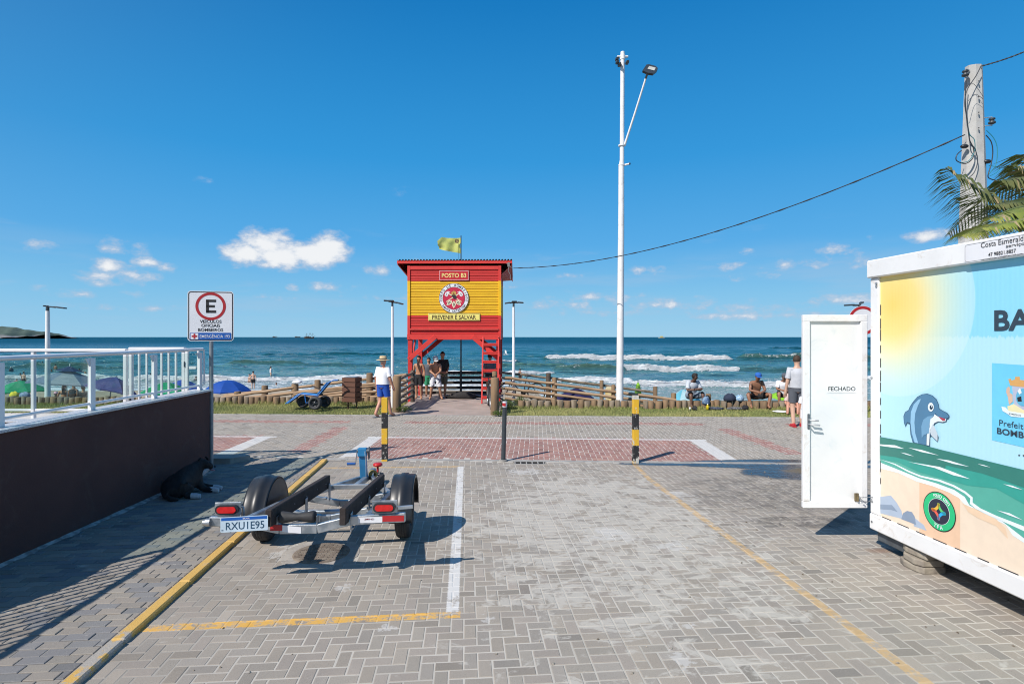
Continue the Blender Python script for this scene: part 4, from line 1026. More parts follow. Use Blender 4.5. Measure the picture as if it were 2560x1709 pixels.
# roof: corrugated, front edge high, falling to the back
zr0, zr1 = tz(651)+.02, tz(651)-.30
rl, rr_ = at(993, 0, TY).x-TC, at(1280.5, 0, TY).x-TC; RY = -.07
roofm = mat('roof sheet', (.06, .035, .035), (.10, .06, .06), rough=.6, scale=3, dirt=.4, dirtc=(.08, .06, .06))
nx = 480; pts = []; 
for j, (y, z) in enumerate(((RY, zr0), (TD+.4, zr1))):
    for i in range(nx+1):
        x = rl+(rr_-rl)*i/nx; pts.append((x, y, z+.026*math.cos(2*PI*x/.107)))
pts += [(x, y, z-.006) for x, y, z in pts]; n1 = nx+1; fs = []
for i in range(nx):
    fs += [(i, i+1, n1+i+1, n1+i), (2*n1+i, 3*n1+i, 3*n1+i+1, 2*n1+i+1), (i, 2*n1+i, 2*n1+i+1, i+1)]
k = MB(); k.add(pts, fs, False); k.build('roof', roofm, TW)
def rz_(y): return zr0+(zr1-zr0)*(y-RY)/(TD+.4-RY)
k = MB(); k.box(((rl+rr_)/2, RY+.03, zr0-.085), (rr_-rl, .03, .10), None, .004); k.build('fascia', redl, TW)
for x in (rl+.02, rr_-.02): k = MB(); k.bar((x, RY+.05, rz_(RY+.05)-.09), (x, TD+.36, rz_(TD+.36)-.12), .03, .16, .004); k.build('fascia', redl, TW)
for i in range(7):
    x = rl+.12+(rr_-rl-.24)*i/6; k = MB(); k.bar((x, RY+.05, rz_(RY+.05)-.065), (x, TD+.36, rz_(TD+.36)-.065), .05, .08, .003); k.build('rafter', redw, TW)
for sx in (rl+.03, rr_-.03):                                             # boxed gable ends that slope back to the wall
    s_ = 1 if sx > 0 else -1
    k = MB(); k.poly([(sx, RY+.04, rz_(RY)-.17), (s_*hw, .0, zrf-.34), (s_*hw, TD, zrf-.34), (sx, TD+.3, rz_(TD)-.2)]); k.build('soffit', redw, TW)
# cable box hanging on the right eave
k = MB(); k.box((rr_-.12, -.12, zr0-.19), (.09, .06, .16), None, .01); k.tube([(rr_-.1, -.14, zr0-.2), (rr_-.14, -.14, zr0-.4), (rr_-.06, -.14, zr0-.55), (rr_-.05, -.13, zr0-.72)], .012, 6); k.tube([(rr_-.2, -.13, zr0-.14), (rr_-.02, -.14, zr0-.3)], .012, 6); k.build('junction_box', mat('box grey', (.2, .2, .2), rough=.5), TW)
# boards
def MT(px, py, off): v = at(px, py, TY); return Matrix(((1, 0, 0, v.x-TC), (0, 0, -1, off), (0, 1, 0, v.z), (0, 0, 0, 1)))
sc_ = TY/FPX
M1 = MT(1135, 688.3, .012); bw, bh = 74*sc_, 25.5*sc_
k = MB(); k.box((0, 0, 0), (bw, bh, .03), M1, .004); ob = k.build('name_board', mat('board red', (.52, .02, .03), rough=.4), TW)
k = MB(); frame_poly(k, M1, bw-.02, bh-.02, .005, .014, .017); k.build('board_border', mat('pale pink', (.75, .5, .5), rough=.5), ob)
k = MB(); text_into(k, 'POSTO B3', M1 @ T((0, 0, .018)), width=61*sc_, height=11*sc_, bold=.035); k.build('lettering', mat('pale yellow print', (.85, .72, .25), rough=.5), ob)
M3 = MT(1135.3, 792, .012); bw, bh = 130*sc_, 18.5*sc_
k = MB(); k.box((0, 0, 0), (bw, bh, .03), M3, .004); ob = k.build('motto_board', mat('board yellow', (.86, .74, .20), rough=.4), TW)
k = MB(); frame_poly(k, M3, bw-.045, bh-.04, .003, .008, .017); text_into(k, 'PREVENIR É SALVAR', M3 @ T((0, .008, .018)), width=110*sc_, height=13.5*sc_, bold=.05); k.build('lettering', mat('brown print', (.08, .045, .015), rough=.5), ob)
# round emblem
M4 = MT(1134.6, 745.2, .012); R = 37.3*sc_
k = MB(); k.prism([(R*math.cos(2*PI*i/56), R*math.sin(2*PI*i/56)) for i in range(56)], -.015, .015, M4); em = k.build('emblem', signw, TW)
em['label'] = 'round white and red fire brigade emblem with helmet, axes and flame'
k = MB(); ringpoly(k, M4, R, R*.975, .018, 56); ringpoly(k, M4, R*.755, R*.735, .019, 56)
def ringtext(k, s_, a_mid, span, r_, h_, flip=False):
    n_ = len(s_); 
    for i, c_ in enumerate(s_):
        if c_ == ' ': continue
        a = math.radians(a_mid+(span/2-span*i/(n_-1))*(1 if not flip else -1))
        rot = a-PI/2 if not flip else a+PI/2
        Mx = M4 @ T((r_*math.cos(a), r_*math.sin(a), .02)) @ Euler((0, 0, rot)).to_matrix().to_4x4()
        text_into(k, c_, Mx, height=h_, bold=.03)
ringtext(k, 'CORPO DE BOMBEIROS', 90, 200, R*.865, R*.145); ringtext(k, 'SANTA CATARINA', 270, 112, R*.865, R*.145, True)
k.build('emblem_lettering', lettr, em)
k = MB(); k.add([M4 @ Vector((R*.735*math.cos(2*PI*i/48), R*.735*math.sin(2*PI*i/48), .017)) for i in range(48)], [tuple(range(48))]); k.build('red_field', mat('emblem red', (.55, .02, .06), rough=.4), em)
def pp(k, pts, z_=.021, M=M4): k.poly([M @ Vector((x*R, y*R, z_)) for x, y in pts])
cr = mat('emblem cream', (.80, .74, .52), rough=.5); gd = mat('emblem gold', (.55, .33, .08), rough=.5)
k = MB()
for a in (-38, 0, 38):                                                  # three leaves at the foot
    Ml = M4 @ Euler((0, 0, math.radians(a))).to_matrix().to_4x4() if False else M4 @ T((math.sin(math.radians(a))*R*.05, -.06*R, 0)) @ Euler((0, 0, math.radians(a*1.25))).to_matrix().to_4x4()
    pp(k, [(0, -.12), (.13, -.28), (.12, -.42), (0, -.62), (-.12, -.42), (-.13, -.28)], .021, Ml)
for sx in (-1, 1):                                                      # crossed axe hafts
    pp(k, [(sx*.42, .40), (sx*.47, .35), (sx*-.50, -.26), (sx*-.53, -.22)][::sx], .0205)
k.build('leaves', cr, em)
k = MB()
for a in (-38, 0, 38):
    Ml = M4 @ T((math.sin(math.radians(a))*R*.05, -.06*R, 0)) @ Euler((0, 0, math.radians(a*1.25))).to_matrix().to_4x4()
    pp(k, [(-.015, -.2), (-.07, -.36), (-.015, -.52)], .0225, Ml); pp(k, [(.015, -.2), (.015, -.52), (.07, -.36)], .0225, Ml)
pp(k, [(-.17, .16), (-.10, .22), (.05, .24), (.15, .16), (.19, .02), (.22, -.04), (.0, -.05), (-.06, .06)], .0245); k.build('helmet', lettr, em)
k = MB()
for sx in (-1, 1):
    pp(k, [(sx*.34, .34), (sx*.22, .44), (sx*.34, .42), (sx*.38, .48), (sx*.56, .38), (sx*.62, .20), (sx*.50, .10), (sx*.40, .16)], .0225)
k.build('axes', signw, em)
k = MB(); pp(k, [(-.14, .22), (-.18, .36), (-.10, .46), (-.04, .40), (0, .54), (.07, .42), (.12, .46), (.17, .34), (.13, .22)], .0235); k.build('flame', gd, em)
k = MB()
for sx in (-1, 1):
    pp(k, [(sx*.46, .36), (sx*.53, .30), (sx*.44, .26)], .0245); pp(k, [(sx*.50, .24), (sx*.56, .18), (sx*.45, .19)], .0245)
pp(k, [(-.06, .26), (0, .40), (.06, .26)], .0245); k.build('emblem_marks', mat('emblem brown', (.15, .04, .02), rough=.6), em)
# ladder
k = MB(); lx0, lx1 = at(1206, 0, 19.6).x-TC, at(1246, 0, 19.75).x-TC
def lad(x, s_): return Vector((x, -.72+s_*.72, .0+s_*(zfl+.1)))
LD = thing('ladder', 'red wooden ladder leaning up into the tower floor at right', 'ladder', (TC, TY, 0), math.radians(-.6))
for x in (lx0, lx1): k = MB(); k.bar(lad(x, 0), lad(x, 1), .05, .13, .004, up=(0, 1, 0)); k.build('side_rail', redl, LD)
for i in range(7): s_ = (i+.7)/7.6; c = lad((lx0+lx1)/2, s_); k = MB(); k.box(c, (lx1-lx0-.03, .12, .035), None, .004); k.box(c+Vector((0, -.05, .0)), (lx1-lx0-.03, .02, .10), None, .004); k.build('rung', redl, LD)
# flag pole behind the tower and flag
FPY = 22.55; fp = at(1152.5, 0, FPY); r = thing('flagpole', 'thin dark flagpole behind the tower with a pale yellow flag', 'flagpole', (fp.x, FPY, 0))
ztop = EYE-(589-HY)*FPY/FPX; k = MB(); k.tube([(0, 0, -.1), (0, 0, 3), (0, 0, ztop)], [.032, .028, .02], 10); k.build('pole', dgrey, r)
k = MB(); k.tube([(-.1, .02, 4.4), (-.1, .01, ztop-.1)], .004, 4); k.build('halyard', dgrey, r)
# flag cloth: waving, folded towards the free end
NXf, NYf = 46, 26; pts = []
for i in range(NXf+1):
    s_ = i/NXf
    for j in range(NYf+1):
        q_ = j/NYf; top = 590+4*s_-3*math.sin(s_*PI)*0; 
        pt = 592.5+(2 if s_ < .8 else 2+(s_-.8)*50); pb = 633-8.0*s_ - (0 if s_ < .7 else (s_-.7)*14)
        py = pt+(pb-pt)*q_; px = 1151-s_*(56+1.5*math.sin(q_*5+1))+1.2*math.sin(q_*9)
        yy = .13*math.sin(s_*5.5+q_*1.6)*(.25+s_)+.02*math.sin(s_*13-q_*4)
        v = at(px, py, FPY)-Vector((fp.x, FPY, 0)); pts.append(v+Vector((0, yy, 0)))
fs = [(i*(NYf+1)+j, i*(NYf+1)+j+1, (i+1)*(NYf+1)+j+1, (i+1)*(NYf+1)+j) for i in range(NXf) for j in range(NYf)]
flagm, t, b, o = new_mat('flag cloth'); t.put(b.inputs['Base Color'], t.mix(t.noise(t.tc('Object'), 6, 3), (.72, .74, .16), (.80, .80, .28))); b.inputs['Roughness'].default_value = .8
tr = t.n.new('ShaderNodeBsdfTranslucent'); tr.inputs[0].default_value = (.8, .8, .2, 1); ms = t.n.new('ShaderNodeMixShader'); ms.inputs[0].default_value = .45
t.l.new(b.outputs[0], ms.inputs[1]); t.l.new(tr.outputs[0], ms.inputs[2]); t.l.new(ms.outputs[0], o.inputs[0])
k = MB(); k.add(pts, fs, True); fl = k.build('flag', flagm, r)
c = at(1143, 604, FPY)-Vector((fp.x, FPY, 0)); Mf = Matrix(((1, 0, 0, c.x), (0, 0, -1, c.y-.12), (0, 1, 0, c.z), (0, 0, 0, 1)))
k = MB(); k.prism([(.085*math.cos(2*PI*i/20), .085*math.sin(2*PI*i/20)) for i in range(20)], 0, .003, Mf); k.build('flag_emblem', mat('flag badge', (.07, .05, .03), (.4, .3, .1), rough=.7, scale=30, lo=.5, hi=.6), fl)

# ------------------------------------------------------------------ log edging, log rail fences
logm = mat('weathered log', (.24, .155, .085), (.15, .10, .06), rough=.85, scale=3, bump=.5, bscale=22, stretch=(1.6, 1.6, .35), dirt=.35, dirtc=(.08, .07, .05))
logt = mat('log grey', (.26, .21, .155), (.16, .12, .08), rough=.9, scale=4, bump=.5, bscale=22, stretch=(1.6, 1.6, .35), dirt=.3, dirtc=(.09, .08, .05))
logd = mat('dark stained log', (.05, .038, .03), (.075, .055, .04), rough=.8, scale=5, bump=.4, bscale=25)
railm = mat('pale rail log', (.40, .27, .165), (.30, .19, .11), rough=.8, scale=2.5, bump=.4, bscale=20, stretch=(.4, 1.5, 1.5), dirt=.35, dirtc=(.13, .09, .055))
def log_mesh(m, r_, h_, seed):
    rs_ = random.Random(seed); k = MB(); n_ = 9; prof = [(r_*1.02, 0), (r_*rs_.uniform(.97, 1.03), h_*.5), (r_, h_-.012), (r_*.86, h_)]
    k.lathe(prof, None, n_); k.add([Vector((r_*.86*math.cos(2*PI*j/n_), r_*.86*math.sin(2*PI*j/n_), h_)) for j in range(n_)], [tuple(range(n_))]); return k.mesh('log', m)
variants = [log_mesh(m, r_, .42, i) for i, (m, r_) in enumerate(((logm, .10), (logt, .105), (logm, .115), (logt, .09), (logm, .095)))]
for (x0, x1, lab) in ((-20.0, -3.85, 'row of short upright logs edging the grass left of the tower'), (.2, 12.5, 'row of short upright logs edging the grass right of the tower')):
    r = thing('log_edging', lab, 'log edging', (x0, log_y((x0+x1)/2), 0)); x = x0
    while x < x1:
        me = random.choice(variants); wd = me.dimensions.x if hasattr(me, 'dimensions') else .21
        wd = {0: .2, 1: .21, 2: .23, 3: .18, 4: .19}[variants.index(me)]
        x += wd/2; y = log_y(x); o_ = link_mesh('log', me, r, (x-x0, y-log_y((x0+x1)/2)+random.gauss(0, .012), -.18+random.gauss(0, .015)), (random.gauss(0, .03), random.gauss(0, .03), random.uniform(0, 6)))
        x += wd/2+random.uniform(.0, .012) + (.08 if random.random() < .04 else 0)
def zat(px, py, Y): return at(px, py, Y)
def fence(name_lab, Y0, slope, posts, rails, m_rail, root_at, pm, rr=.045):
    r = thing('log_fence', name_lab, 'fence', at(root_at, 0, Y0)*Vector((1, 1, 0)) if False else Vector((fx(root_at, Y0), Y0, 0)))
    for (px, pt, w_, m_, dz_) in posts:
        Y = Y0+slope*(fx(px, Y0)-fx(root_at, Y0)); c = at(px, pt, Y); k = MB(); rad = w_/2*Y/FPX
        k.tube([(c.x, Y, -.7 if Y > 19 else -.1), (c.x, Y, c.z-.02), (c.x, Y, c.z)], [rad*1.03, rad, rad*.85], 12); k.build('post', m_, r, True)
    for (xa, ya, xb, yb, dy) in rails:
        pts = []; n_ = 8
        for i in range(n_+1):
            s_ = i/n_; px = xa+(xb-xa)*s_; py = ya+(yb-ya)*s_; Y = Y0+slope*(fx(px, Y0)-fx(root_at, Y0))+dy
            v = at(px, py, Y); pts.append(v+Vector((0, 0, random.gauss(0, .008))))
        k = MB(); k.tube(pts, [rr*random.uniform(.85, 1.1) for _ in pts], 8); k.build('rail', m_rail, r, True)
# left of the tower: far and near side of the ramp
Yf = 20.9
fence('far log rail fence of the ramp left of the tower, four pale rails', Yf, 0, [(662, 963, 15, logm, 0), (794, 949, 15, logm, 0), (924, 932, 16, logm, 0)],
      [(560, 988+13.3*i, 1016, 936+13.3*i, .08) for i in range(5)], railm, 662, logm, .05)
fence('near log rail fence of the ramp left of the tower, beside the blue beach wheelchair', 20.0, 0, [(594, 978, 16, logm, 0), (737.5, 959, 17, logm, 0), (512, 985, 14, logm, 0)],
      [(536, 996, 735, 968, -.08), (590, 999, 1000, 951, -.08), (735, 986, 1000, 957, -.08), (735, 999, 1000, 971, -.08), (800, 1004, 1000, 985, -.08)], railm, 594, logm, .052)
# walkway railings beside the path
def side_fence(lab, p0, p1, h0, h1, r0, r1, rails, m_):
    r = thing('log_fence', lab, 'fence', p0)
    for (p, h, rad, mm) in ((p0, h0, r0, logm), (p1, h1, r1, logd if p1[0] < -2 else logm)):
        k = MB(); k.tube([(p[0], p[1], -.1), (p[0], p[1], h*.5), (p[0], p[1], h-.02), (p[0], p[1], h)], [rad*1.06, rad*.98, rad, rad*.85], 14); k.build('post', mm, r, True)
    for (z0, z1) in rails:
        k = MB(); a = Vector((p0[0]+.02, p0[1], z0)); c = Vector((p1[0]+.02, p1[1], z1)); k.tube([a.lerp(c, i/5)+Vector((random.gauss(0, .008), 0, random.gauss(0, .01))) for i in range(6)], .052, 9); k.build('rail', m_, r, True)
gl_ = G(992, 1029); gr_ = G(1237, 1036)
side_fence('short log railing along the left side of the walkway to the tower', (gl_.x, gl_.y, 0), (fx(1031.5, 19.9), 19.9, 0), 1.09, 1.12, .125, .075, [(.98-.19*i-.03, 1.05-.2*i) for i in range(5)], logt)
side_fence('thick pale log post and railing at the right side of the walkway', (gr_.x, gr_.y, 0), (fx(1238, 18.9)-.02, 18.9, 0), 1.09, 1.14, .125, .085, [(.5, .55)], logt)
# dark board fence behind the tower
r = thing('board_fence', 'dark board fence at the end of the walkway behind the tower', 'fence', (fx(1120, 22.7), 22.7, 0))
bd = mat('dark fence board', (.035, .032, .03), (.055, .048, .04), rough=.8, scale=4, bump=.3, bscale=30)
for i, py in enumerate((931.5, 943.5, 956, 968.5, 981)):
    a = at(1026, py, 22.7); c = at(1256, py, 22.7); k = MB(); k.bar(a, c, .04, .115, .004); k.build('board', bd, r, True)
for px in (1030, 1152, 1248): k = MB(); v = at(px, 929, 22.76); k.box((v.x, 22.78, v.z/2-.3), (.09, .09, v.z+.7), None, .004); k.build('post', bd, r, True)
# right of the tower
fence('far log rail fence right of the tower with dark square post', 20.6, 0, [(1371, 932, 12, logd, 0), (1504, 950, 10, logm, 0), (1638, 966, 11, logm, 0)],
      [(1253, 930, 1375, 945, .08)]+[(1375, 945+13.2*i, 1640, 981+13.2*i, .08) for i in range(4)]+[(1253, 930+13.2*i, 1375, 945+13.2*i, .08) for i in range(1, 5)], logt, 1371, logm, .045)
fence('near log rail fence right of the tower behind the tall white pole', 19.0, -.0, [(1386, 943, 12.5, logm, 0), (1533.5, 961, 10, logm, 0), (1684, 982, 13, logm, 0), (1771, 984, 13, logm, 0)],
      [(1262, 943+13.3*i, 1386, 959+13.3*i, -.07) for i in range(5)]+[(1386, 960+13.3*i, 1690, 999+13.3*i, -.07) for i in range(4)], railm, 1386, logm, .05)
# litter bin of brown slats
gb = G(880, 1020); r = thing('litter_bin', 'brown slatted litter bin on two thin legs between wheelchair and lamp', 'litter bin', gb, math.radians(-14))
brown = mat('brown plastic lumber', (.13, .055, .032), (.11, .045, .028), rough=.6, scale=3, bump=.2, bscale=40, stretch=(.3, 1, 1))
zb_ = EYE-(1004-HY)*gb.y/FPX; zt2 = EYE-(942-HY)*gb.y/FPX; bw_ = .47; hs = (zt2-zb_)/5
for i in range(5):
    zz = zb_+hs*(i+.5)
    for (c, s_) in (((0, -.2, zz), (bw_, .025, hs-.025)), ((0, .2, zz), (bw_, .025, hs-.025)), ((-bw_/2+.0, 0, zz), (.025, .372, hs-.025)), ((bw_/2-.0, 0, zz), (.025, .372, hs-.025))):
        k = MB(); k.box(c, s_, None, .005); k.build('slat', brown, r)
k = MB(); k.box((0, 0, (zb_+zt2)/2), (bw_-.07, .34, zt2-zb_-.04)); k.build('liner', blackp, r)
k = MB(); k.box((0, 0, zt2+.005), (bw_*.8, .34, .012), None, .003); k.build('lid', galv, r)
for (x, y) in ((-.14, 0), (.17, 0)): k = MB(); k.box((x, y, zb_/2-.02), (.035, .035, zb_+.06), None, .003); k.build('leg', mat('brown steel', (.06, .03, .02), rough=.6), r)
# ------------------------------------------------------------------ container
C0 = Vector((3.885, 6.12, 0)); CAn = math.radians(5.07); ca_ = Vector((math.sin(CAn), -math.cos(CAn), 0)); cn_ = Vector((-math.cos(CAn), -math.sin(CAn), 0))
def F(t_, z, off=0.0): return C0+ca_*t_+cn_*off+Vector((0, 0, z))
def FP(px, py, off=0.0):
    rx = (px-CX)/FPX; O = C0+cn_*off; t_ = (O.x-rx*O.y)/(rx*ca_.y-ca_.x); Y = O.y+ca_.y*t_
    return t_, EYE-(py-HY)*Y/FPX
CT = thing('container', 'white container cabin with painted beach mural at the right edge', 'container', C0)
wb = mat('container white paint', (.78, .78, .78), (.72, .72, .72), rough=.45, scale=2, bump=.1, bscale=30, dirt=.5, dirtc=(.50, .42, .34))
CL, CW = 6.1, 2.44; zb_, zb2 = .215, .385; zt1, zt2_ = 2.925, 3.115
Mc = Matrix((ca_, cn_, Vector((0, 0, 1)))).transposed().to_4x4(); Mc.translation = C0    # local: x along, y out, z up
def cbox(k, t0, t1, o0, o1, z0, z1, ch=.006): return k.box(((t0+t1)/2, (o0+o1)/2, (z0+z1)/2), (t1-t0, o1-o0, z1-z0), Mc, ch)
k = MB(); cbox(k, .008, CL-.008, -CW+.04, -.045, .30, 3.06, 0); k.build('inner_shell', wb, CT, True)
for (a, c) in ((0, .125), (CL-.125, CL)):
    for (o0, o1) in ((-.125, 0), (-CW, -CW+.125)):
        k = MB(); cbox(k, a, c, o0, o1, zb2+.002, zt1-.002, .01); k.build('corner_post', wb, CT, True)
for (o0, o1) in ((-.10, .004), (-CW, -CW+.1)): k = MB(); cbox(k, -.01, CL, o0, o1, zb_, zb2, .012); k.build('bottom_beam', wb, CT, True)
for (o0, o1) in ((-.10, .035), (-CW-.03, -CW+.1)): k = MB(); cbox(k, -.012, CL+.01, o0, o1, zt1, zt2_, .012); k.build('top_beam', wb, CT, True)
for (a, c) in ((.0, .1), (CL-.1, CL)):
    k = MB(); cbox(k, a, c, -CW+.1, -.1, zt1, zt2_-.01, .01); k.build('top_beam', wb, CT, True)
    k = MB(); cbox(k, a, c, -CW+.1, -.1, zb_, zb2, .01); k.build('bottom_beam', wb, CT, True)
k = MB(); cbox(k, .05, CL-.05, -CW+.05, -.05, 3.065, 3.10, .01); k.build('roof', wb, CT, True)
steel_d = mat('dark chassis steel', (.12, .14, .16), (.08, .09, .1), rough=.5, metal=.3, scale=6)
k = MB(); cbox(k, .03, .5, -.75, -.06, .1, .215, .008); cbox(k, .5, CL-.3, -.6, -.5, .08, .21, .008); cbox(k, .5, CL-.3, -CW+.5, -CW+.6, .08, .21, .008); k.build('chassis', steel_d, CT, True)
PO = -.022                                            # face of the recessed panel
T0, T1 = .125, CL-.125
m, t, b, o = new_mat('mural sky print'); uv = t.tc('UV'); u_, v_, _ = t.sep(uv)
sc0 = FP(2290, 700, PO); 
r_ = t.vm('LENGTH', t.vm('MULTIPLY', t.vm('SUBTRACT', uv, (.30, 2.62, 0)), (1, 1, 0)))
rib = t.m('MULTIPLY', t.m('SUBTRACT', t.noise(t.comb(t.m('MULTIPLY', u_, 40), t.m('MULTIPLY', v_, .4), 0), 1, 3), .5), .12)
skyc = t.mix(t.step(t.m('ADD', v_, rib), 2.28, 2.30), (.41, .70, .84), (.24, .62, .80))
skyc = t.mix(t.step(t.m('ADD', v_, t.m('MULTIPLY', u_, -.02)), 2.885, 2.89), skyc, (.10, .50, .70))
blk = t.m('MULTIPLY', t.m('MULTIPLY', t.step(u_, .985, .99), t.m('SUBTRACT', 1.0, t.step(v_, 1.955, 1.96))), t.step(v_, .0, .01))
disc = t.m('SUBTRACT', 1.0, t.step(r_, .93, .945))
glow = t.ramp(t.m('DIVIDE', r_, .95), [(.0, (.88, .60, .13)), (.32, (.86, .66, .22)), (.55, (.78, .74, .42)), (.8, (.66, .76, .58)), (1, (.55, .76, .78))])
yl = t.m('MULTIPLY', disc, t.m('SUBTRACT', 1.0, t.m('MULTIPLY', t.step(r_, .3, .95), .55)))
colr = t.mix(yl, skyc, glow); colr = t.mix(.5, colr, t.mix(t.m('ADD', rib, .06), colr, (.9, .9, .9)))
t.put(b.inputs['Base Color'], colr); b.inputs['Roughness'].default_value = .42
t.put(b.inputs['Normal'], t.bump(t.m('SINE', t.m('MULTIPLY', u_, 150)), .05, .004))
pm_ = MB(); pts = [(T0, zb2), (T1, zb2), (T1, zt1), (T0, zt1)]; pm_.add([F(a, c, PO) for a, c in pts]+[F(a, c, PO-.02) for a, c in pts], [(0, 1, 2, 3), (7, 6, 5, 4)])
pan = pm_.build('mural_panel', m, CT, True); uvl = pan.data.uv_layers.new(name='UVMap')
for lp in pan.data.loops:
    i = lp.vertex_index % 4; uvl.data[lp.index].uv = pts[i]
LAY = [0]
def zp(X, Y): return 2210+X/3.409, 880+Y/3.409
def decal(name, pts_px, m_, zoom=True, lay=1, parent=pan, raw=None, label=None):
    k = MB()
    for P_ in (pts_px if isinstance(pts_px[0], list) else [pts_px]):
        tz_ = [FP(*(zp(p[0]-60 if p[0] <= 20 else p[0], p[1]) if zoom else p), PO) for p in P_]; k.poly([F(max(a, T0+.003), max(c, zb2+.003), PO+.0012*lay) for a, c in tz_])
    return k.build(name, m_, parent, True, label=label)
def dm(name, c): return mat(name, c, tuple(x*.95 for x in c), rough=.42, scale=9)
gdk, gmd, glt, foamc = dm('print deep green', (.035, .20, .165)), dm('print teal', (.035, .33, .27)), dm('print light teal', (.09, .40, .32)), dm('print foam', (.76, .84, .88))
sandc, sand2 = dm('print sand', (.80, .66, .52)), dm('print dark sand', (.78, .53, .36))
top = [(10, 715), (300, 780), (500, 832), (720, 885), (960, 944), (1193, 1000), (1500, 1075), (2200, 1245)]
# sand to the bottom, foam, light teal, teal, deep green from back to front
decal('sand_print', [(0, 940), (200, 1030), (600, 1190), (1193, 1560), (1700, 1900), (2300, 2500), (2300, 4200), (1500, 3000), (0, 1450)], sandc, lay=1)
decal('foam_print', [(0, 900), (300, 960), (700, 1080), (1193, 1200), (2200, 1500), (2200, 2500), (1193, 1620), (1100, 1560), (1040, 1470), (940, 1420), (780, 1330), (700, 1310), (640, 1240), (560, 1195), (420, 1140), (280, 1100), (130, 1030), (20, 985), (0, 985)], foamc, lay=2)
decal('shallow_print', [(0, 800), (2200, 1300), (2200, 2330), (1193, 1580), (1000, 1430), (800, 1340), (730, 1300), (690, 1230), (600, 1170), (450, 1115), (300, 1070), (140, 1005), (20, 935), (0, 930)], glt, lay=3)
decal('foam_line', [(10, 905), (100, 950), (220, 1010), (320, 1050), (480, 1085), (600, 1130), (700, 1185), (760, 1235), (760, 1280), (830, 1330), (960, 1390), (1193, 1480), (2200, 2100), (2200, 2180), (1193, 1520), (940, 1405), (790, 1335), (735, 1290), (740, 1245), (690, 1200), (590, 1145), (470, 1100), (310, 1062), (210, 1020), (95, 958)], foamc, lay=4)
decal('sea_print', [(0, 800), (2200, 1300), (2200, 1900), (1400, 1420), (1193, 1290), (960, 1160), (720, 1135), (480, 1070), (300, 1020), (120, 935), (10, 905)], gmd, lay=4.5)
decal('deep_sea_print', top+[(2200, 1560), (1600, 1320), (1193, 1150), (980, 1075), (840, 1030), (530, 960), (530, 985), (500, 990), (360, 950), (230, 925), (100, 890), (10, 868)], gdk, lay=6)
decal('wave_marks', [[(10, 778), (100, 792), (180, 822), (90, 812), (10, 790)], [(215, 813), (330, 832), (475, 878), (330, 850)], [(145, 852), (200, 862), (262, 886), (200, 872)], [(450, 905), (560, 920), (735, 975), (600, 950)], [(805, 950), (860, 960), (915, 980), (850, 966)], [(215, 933), (480, 975), (600, 1020), (745, 1080), (600, 1048), (440, 985)], [(1025, 1122), (1100, 1135), (1193, 1172), (1100, 1150)], [(970, 1345), (1080, 1370), (1193, 1430), (1080, 1390)]], foamc, lay=7)
decal('sand_shade', [(303, 1098), (450, 1130), (600, 1190), (650, 1240), (650, 1700), (303, 1560)], sand2, lay=1.6)
decal('sand_shade', [(670, 1285), (800, 1345), (960, 1420), (1040, 1500), (1060, 1590), (960, 1480), (800, 1410), (720, 1360)], dm('print sand shade', (.79, .58, .40)), lay=2.7)
gry, gry2 = dm('print rock', (.40, .48, .60)), dm('print rock dark', (.24, .31, .42))
rk = decal('rocks_print', [[(18, 1225), (60, 1220), (110, 1280), (150, 1350), (165, 1420), (18, 1365)], [(255, 1480), (265, 1410), (300, 1440), (340, 1470), (365, 1520)]], gry, lay=2)
decal('rocks_print', [[(150, 1420), (165, 1370), (200, 1350), (240, 1360), (265, 1400), (275, 1470), (230, 1450)], [(18, 1290), (70, 1300), (120, 1360), (60, 1340), (18, 1330)]], gry2, lay=3)
# dolphin
dbl, dlb, dwh = dm('print dolphin blue', (.075, .20, .34)), dm('print dolphin light', (.27, .50, .70)), dm('print dolphin white', (.72, .80, .86))
decal('dolphin_outline', [(172, 545), (185, 510), (215, 492), (225, 465), (255, 420), (290, 380), (330, 358), (375, 352), (420, 368), (455, 400), (473, 440), (480, 480), (510, 498), (545, 515), (566, 540), (562, 562), (545, 568), (538, 590), (510, 598), (470, 592), (440, 608), (425, 640), (450, 670), (472, 720), (466, 762), (440, 740), (415, 710), (400, 720), (398, 800), (370, 795), (290, 778), (250, 765), (232, 700), (226, 612), (205, 600), (190, 635), (176, 600)], dm('print dolphin line', (.03, .09, .17)), lay=7)
dp = decal('dolphin_body', [(178, 545), (190, 513), (220, 496), (230, 468), (260, 424), (293, 385), (332, 363), (375, 357), (418, 372), (451, 403), (469, 442), (476, 483), (508, 502), (542, 519), (560, 541), (556, 558), (535, 562), (500, 560), (470, 545), (445, 520), (435, 545), (405, 570), (400, 640), (370, 700), (368, 790), (290, 774), (254, 760), (238, 700), (232, 605), (205, 594), (190, 625), (181, 598)], dbl, lay=8, label='cartoon dolphin printed on the mural')
decal('dolphin_stripe', [(322, 396), (300, 405), (262, 445), (238, 510), (234, 600), (246, 690), (270, 770), (300, 774), (275, 690), (268, 600), (275, 520), (300, 450), (318, 415)], dlb, lay=9)
decal('dolphin_belly', [(440, 527), (470, 548), (500, 568), (540, 566), (534, 588), (508, 594), (470, 588), (437, 604), (420, 640), (400, 660), (394, 795), (372, 790), (374, 705), (398, 640), (400, 572), (432, 548)], dwh, lay=9.4)
decal('dolphin_far_fin', [(425, 610), (445, 645), (466, 700), (466, 758), (440, 736), (410, 705), (400, 670)], dm('print fin grey', (.52, .60, .66)), lay=9.8)
decal('dolphin_fin', [(435, 540), (385, 545), (345, 575), (328, 630), (332, 730), (350, 705), (392, 690), (398, 620), (405, 570)], dm('print fin blue', (.16, .34, .52)), lay=10.4)
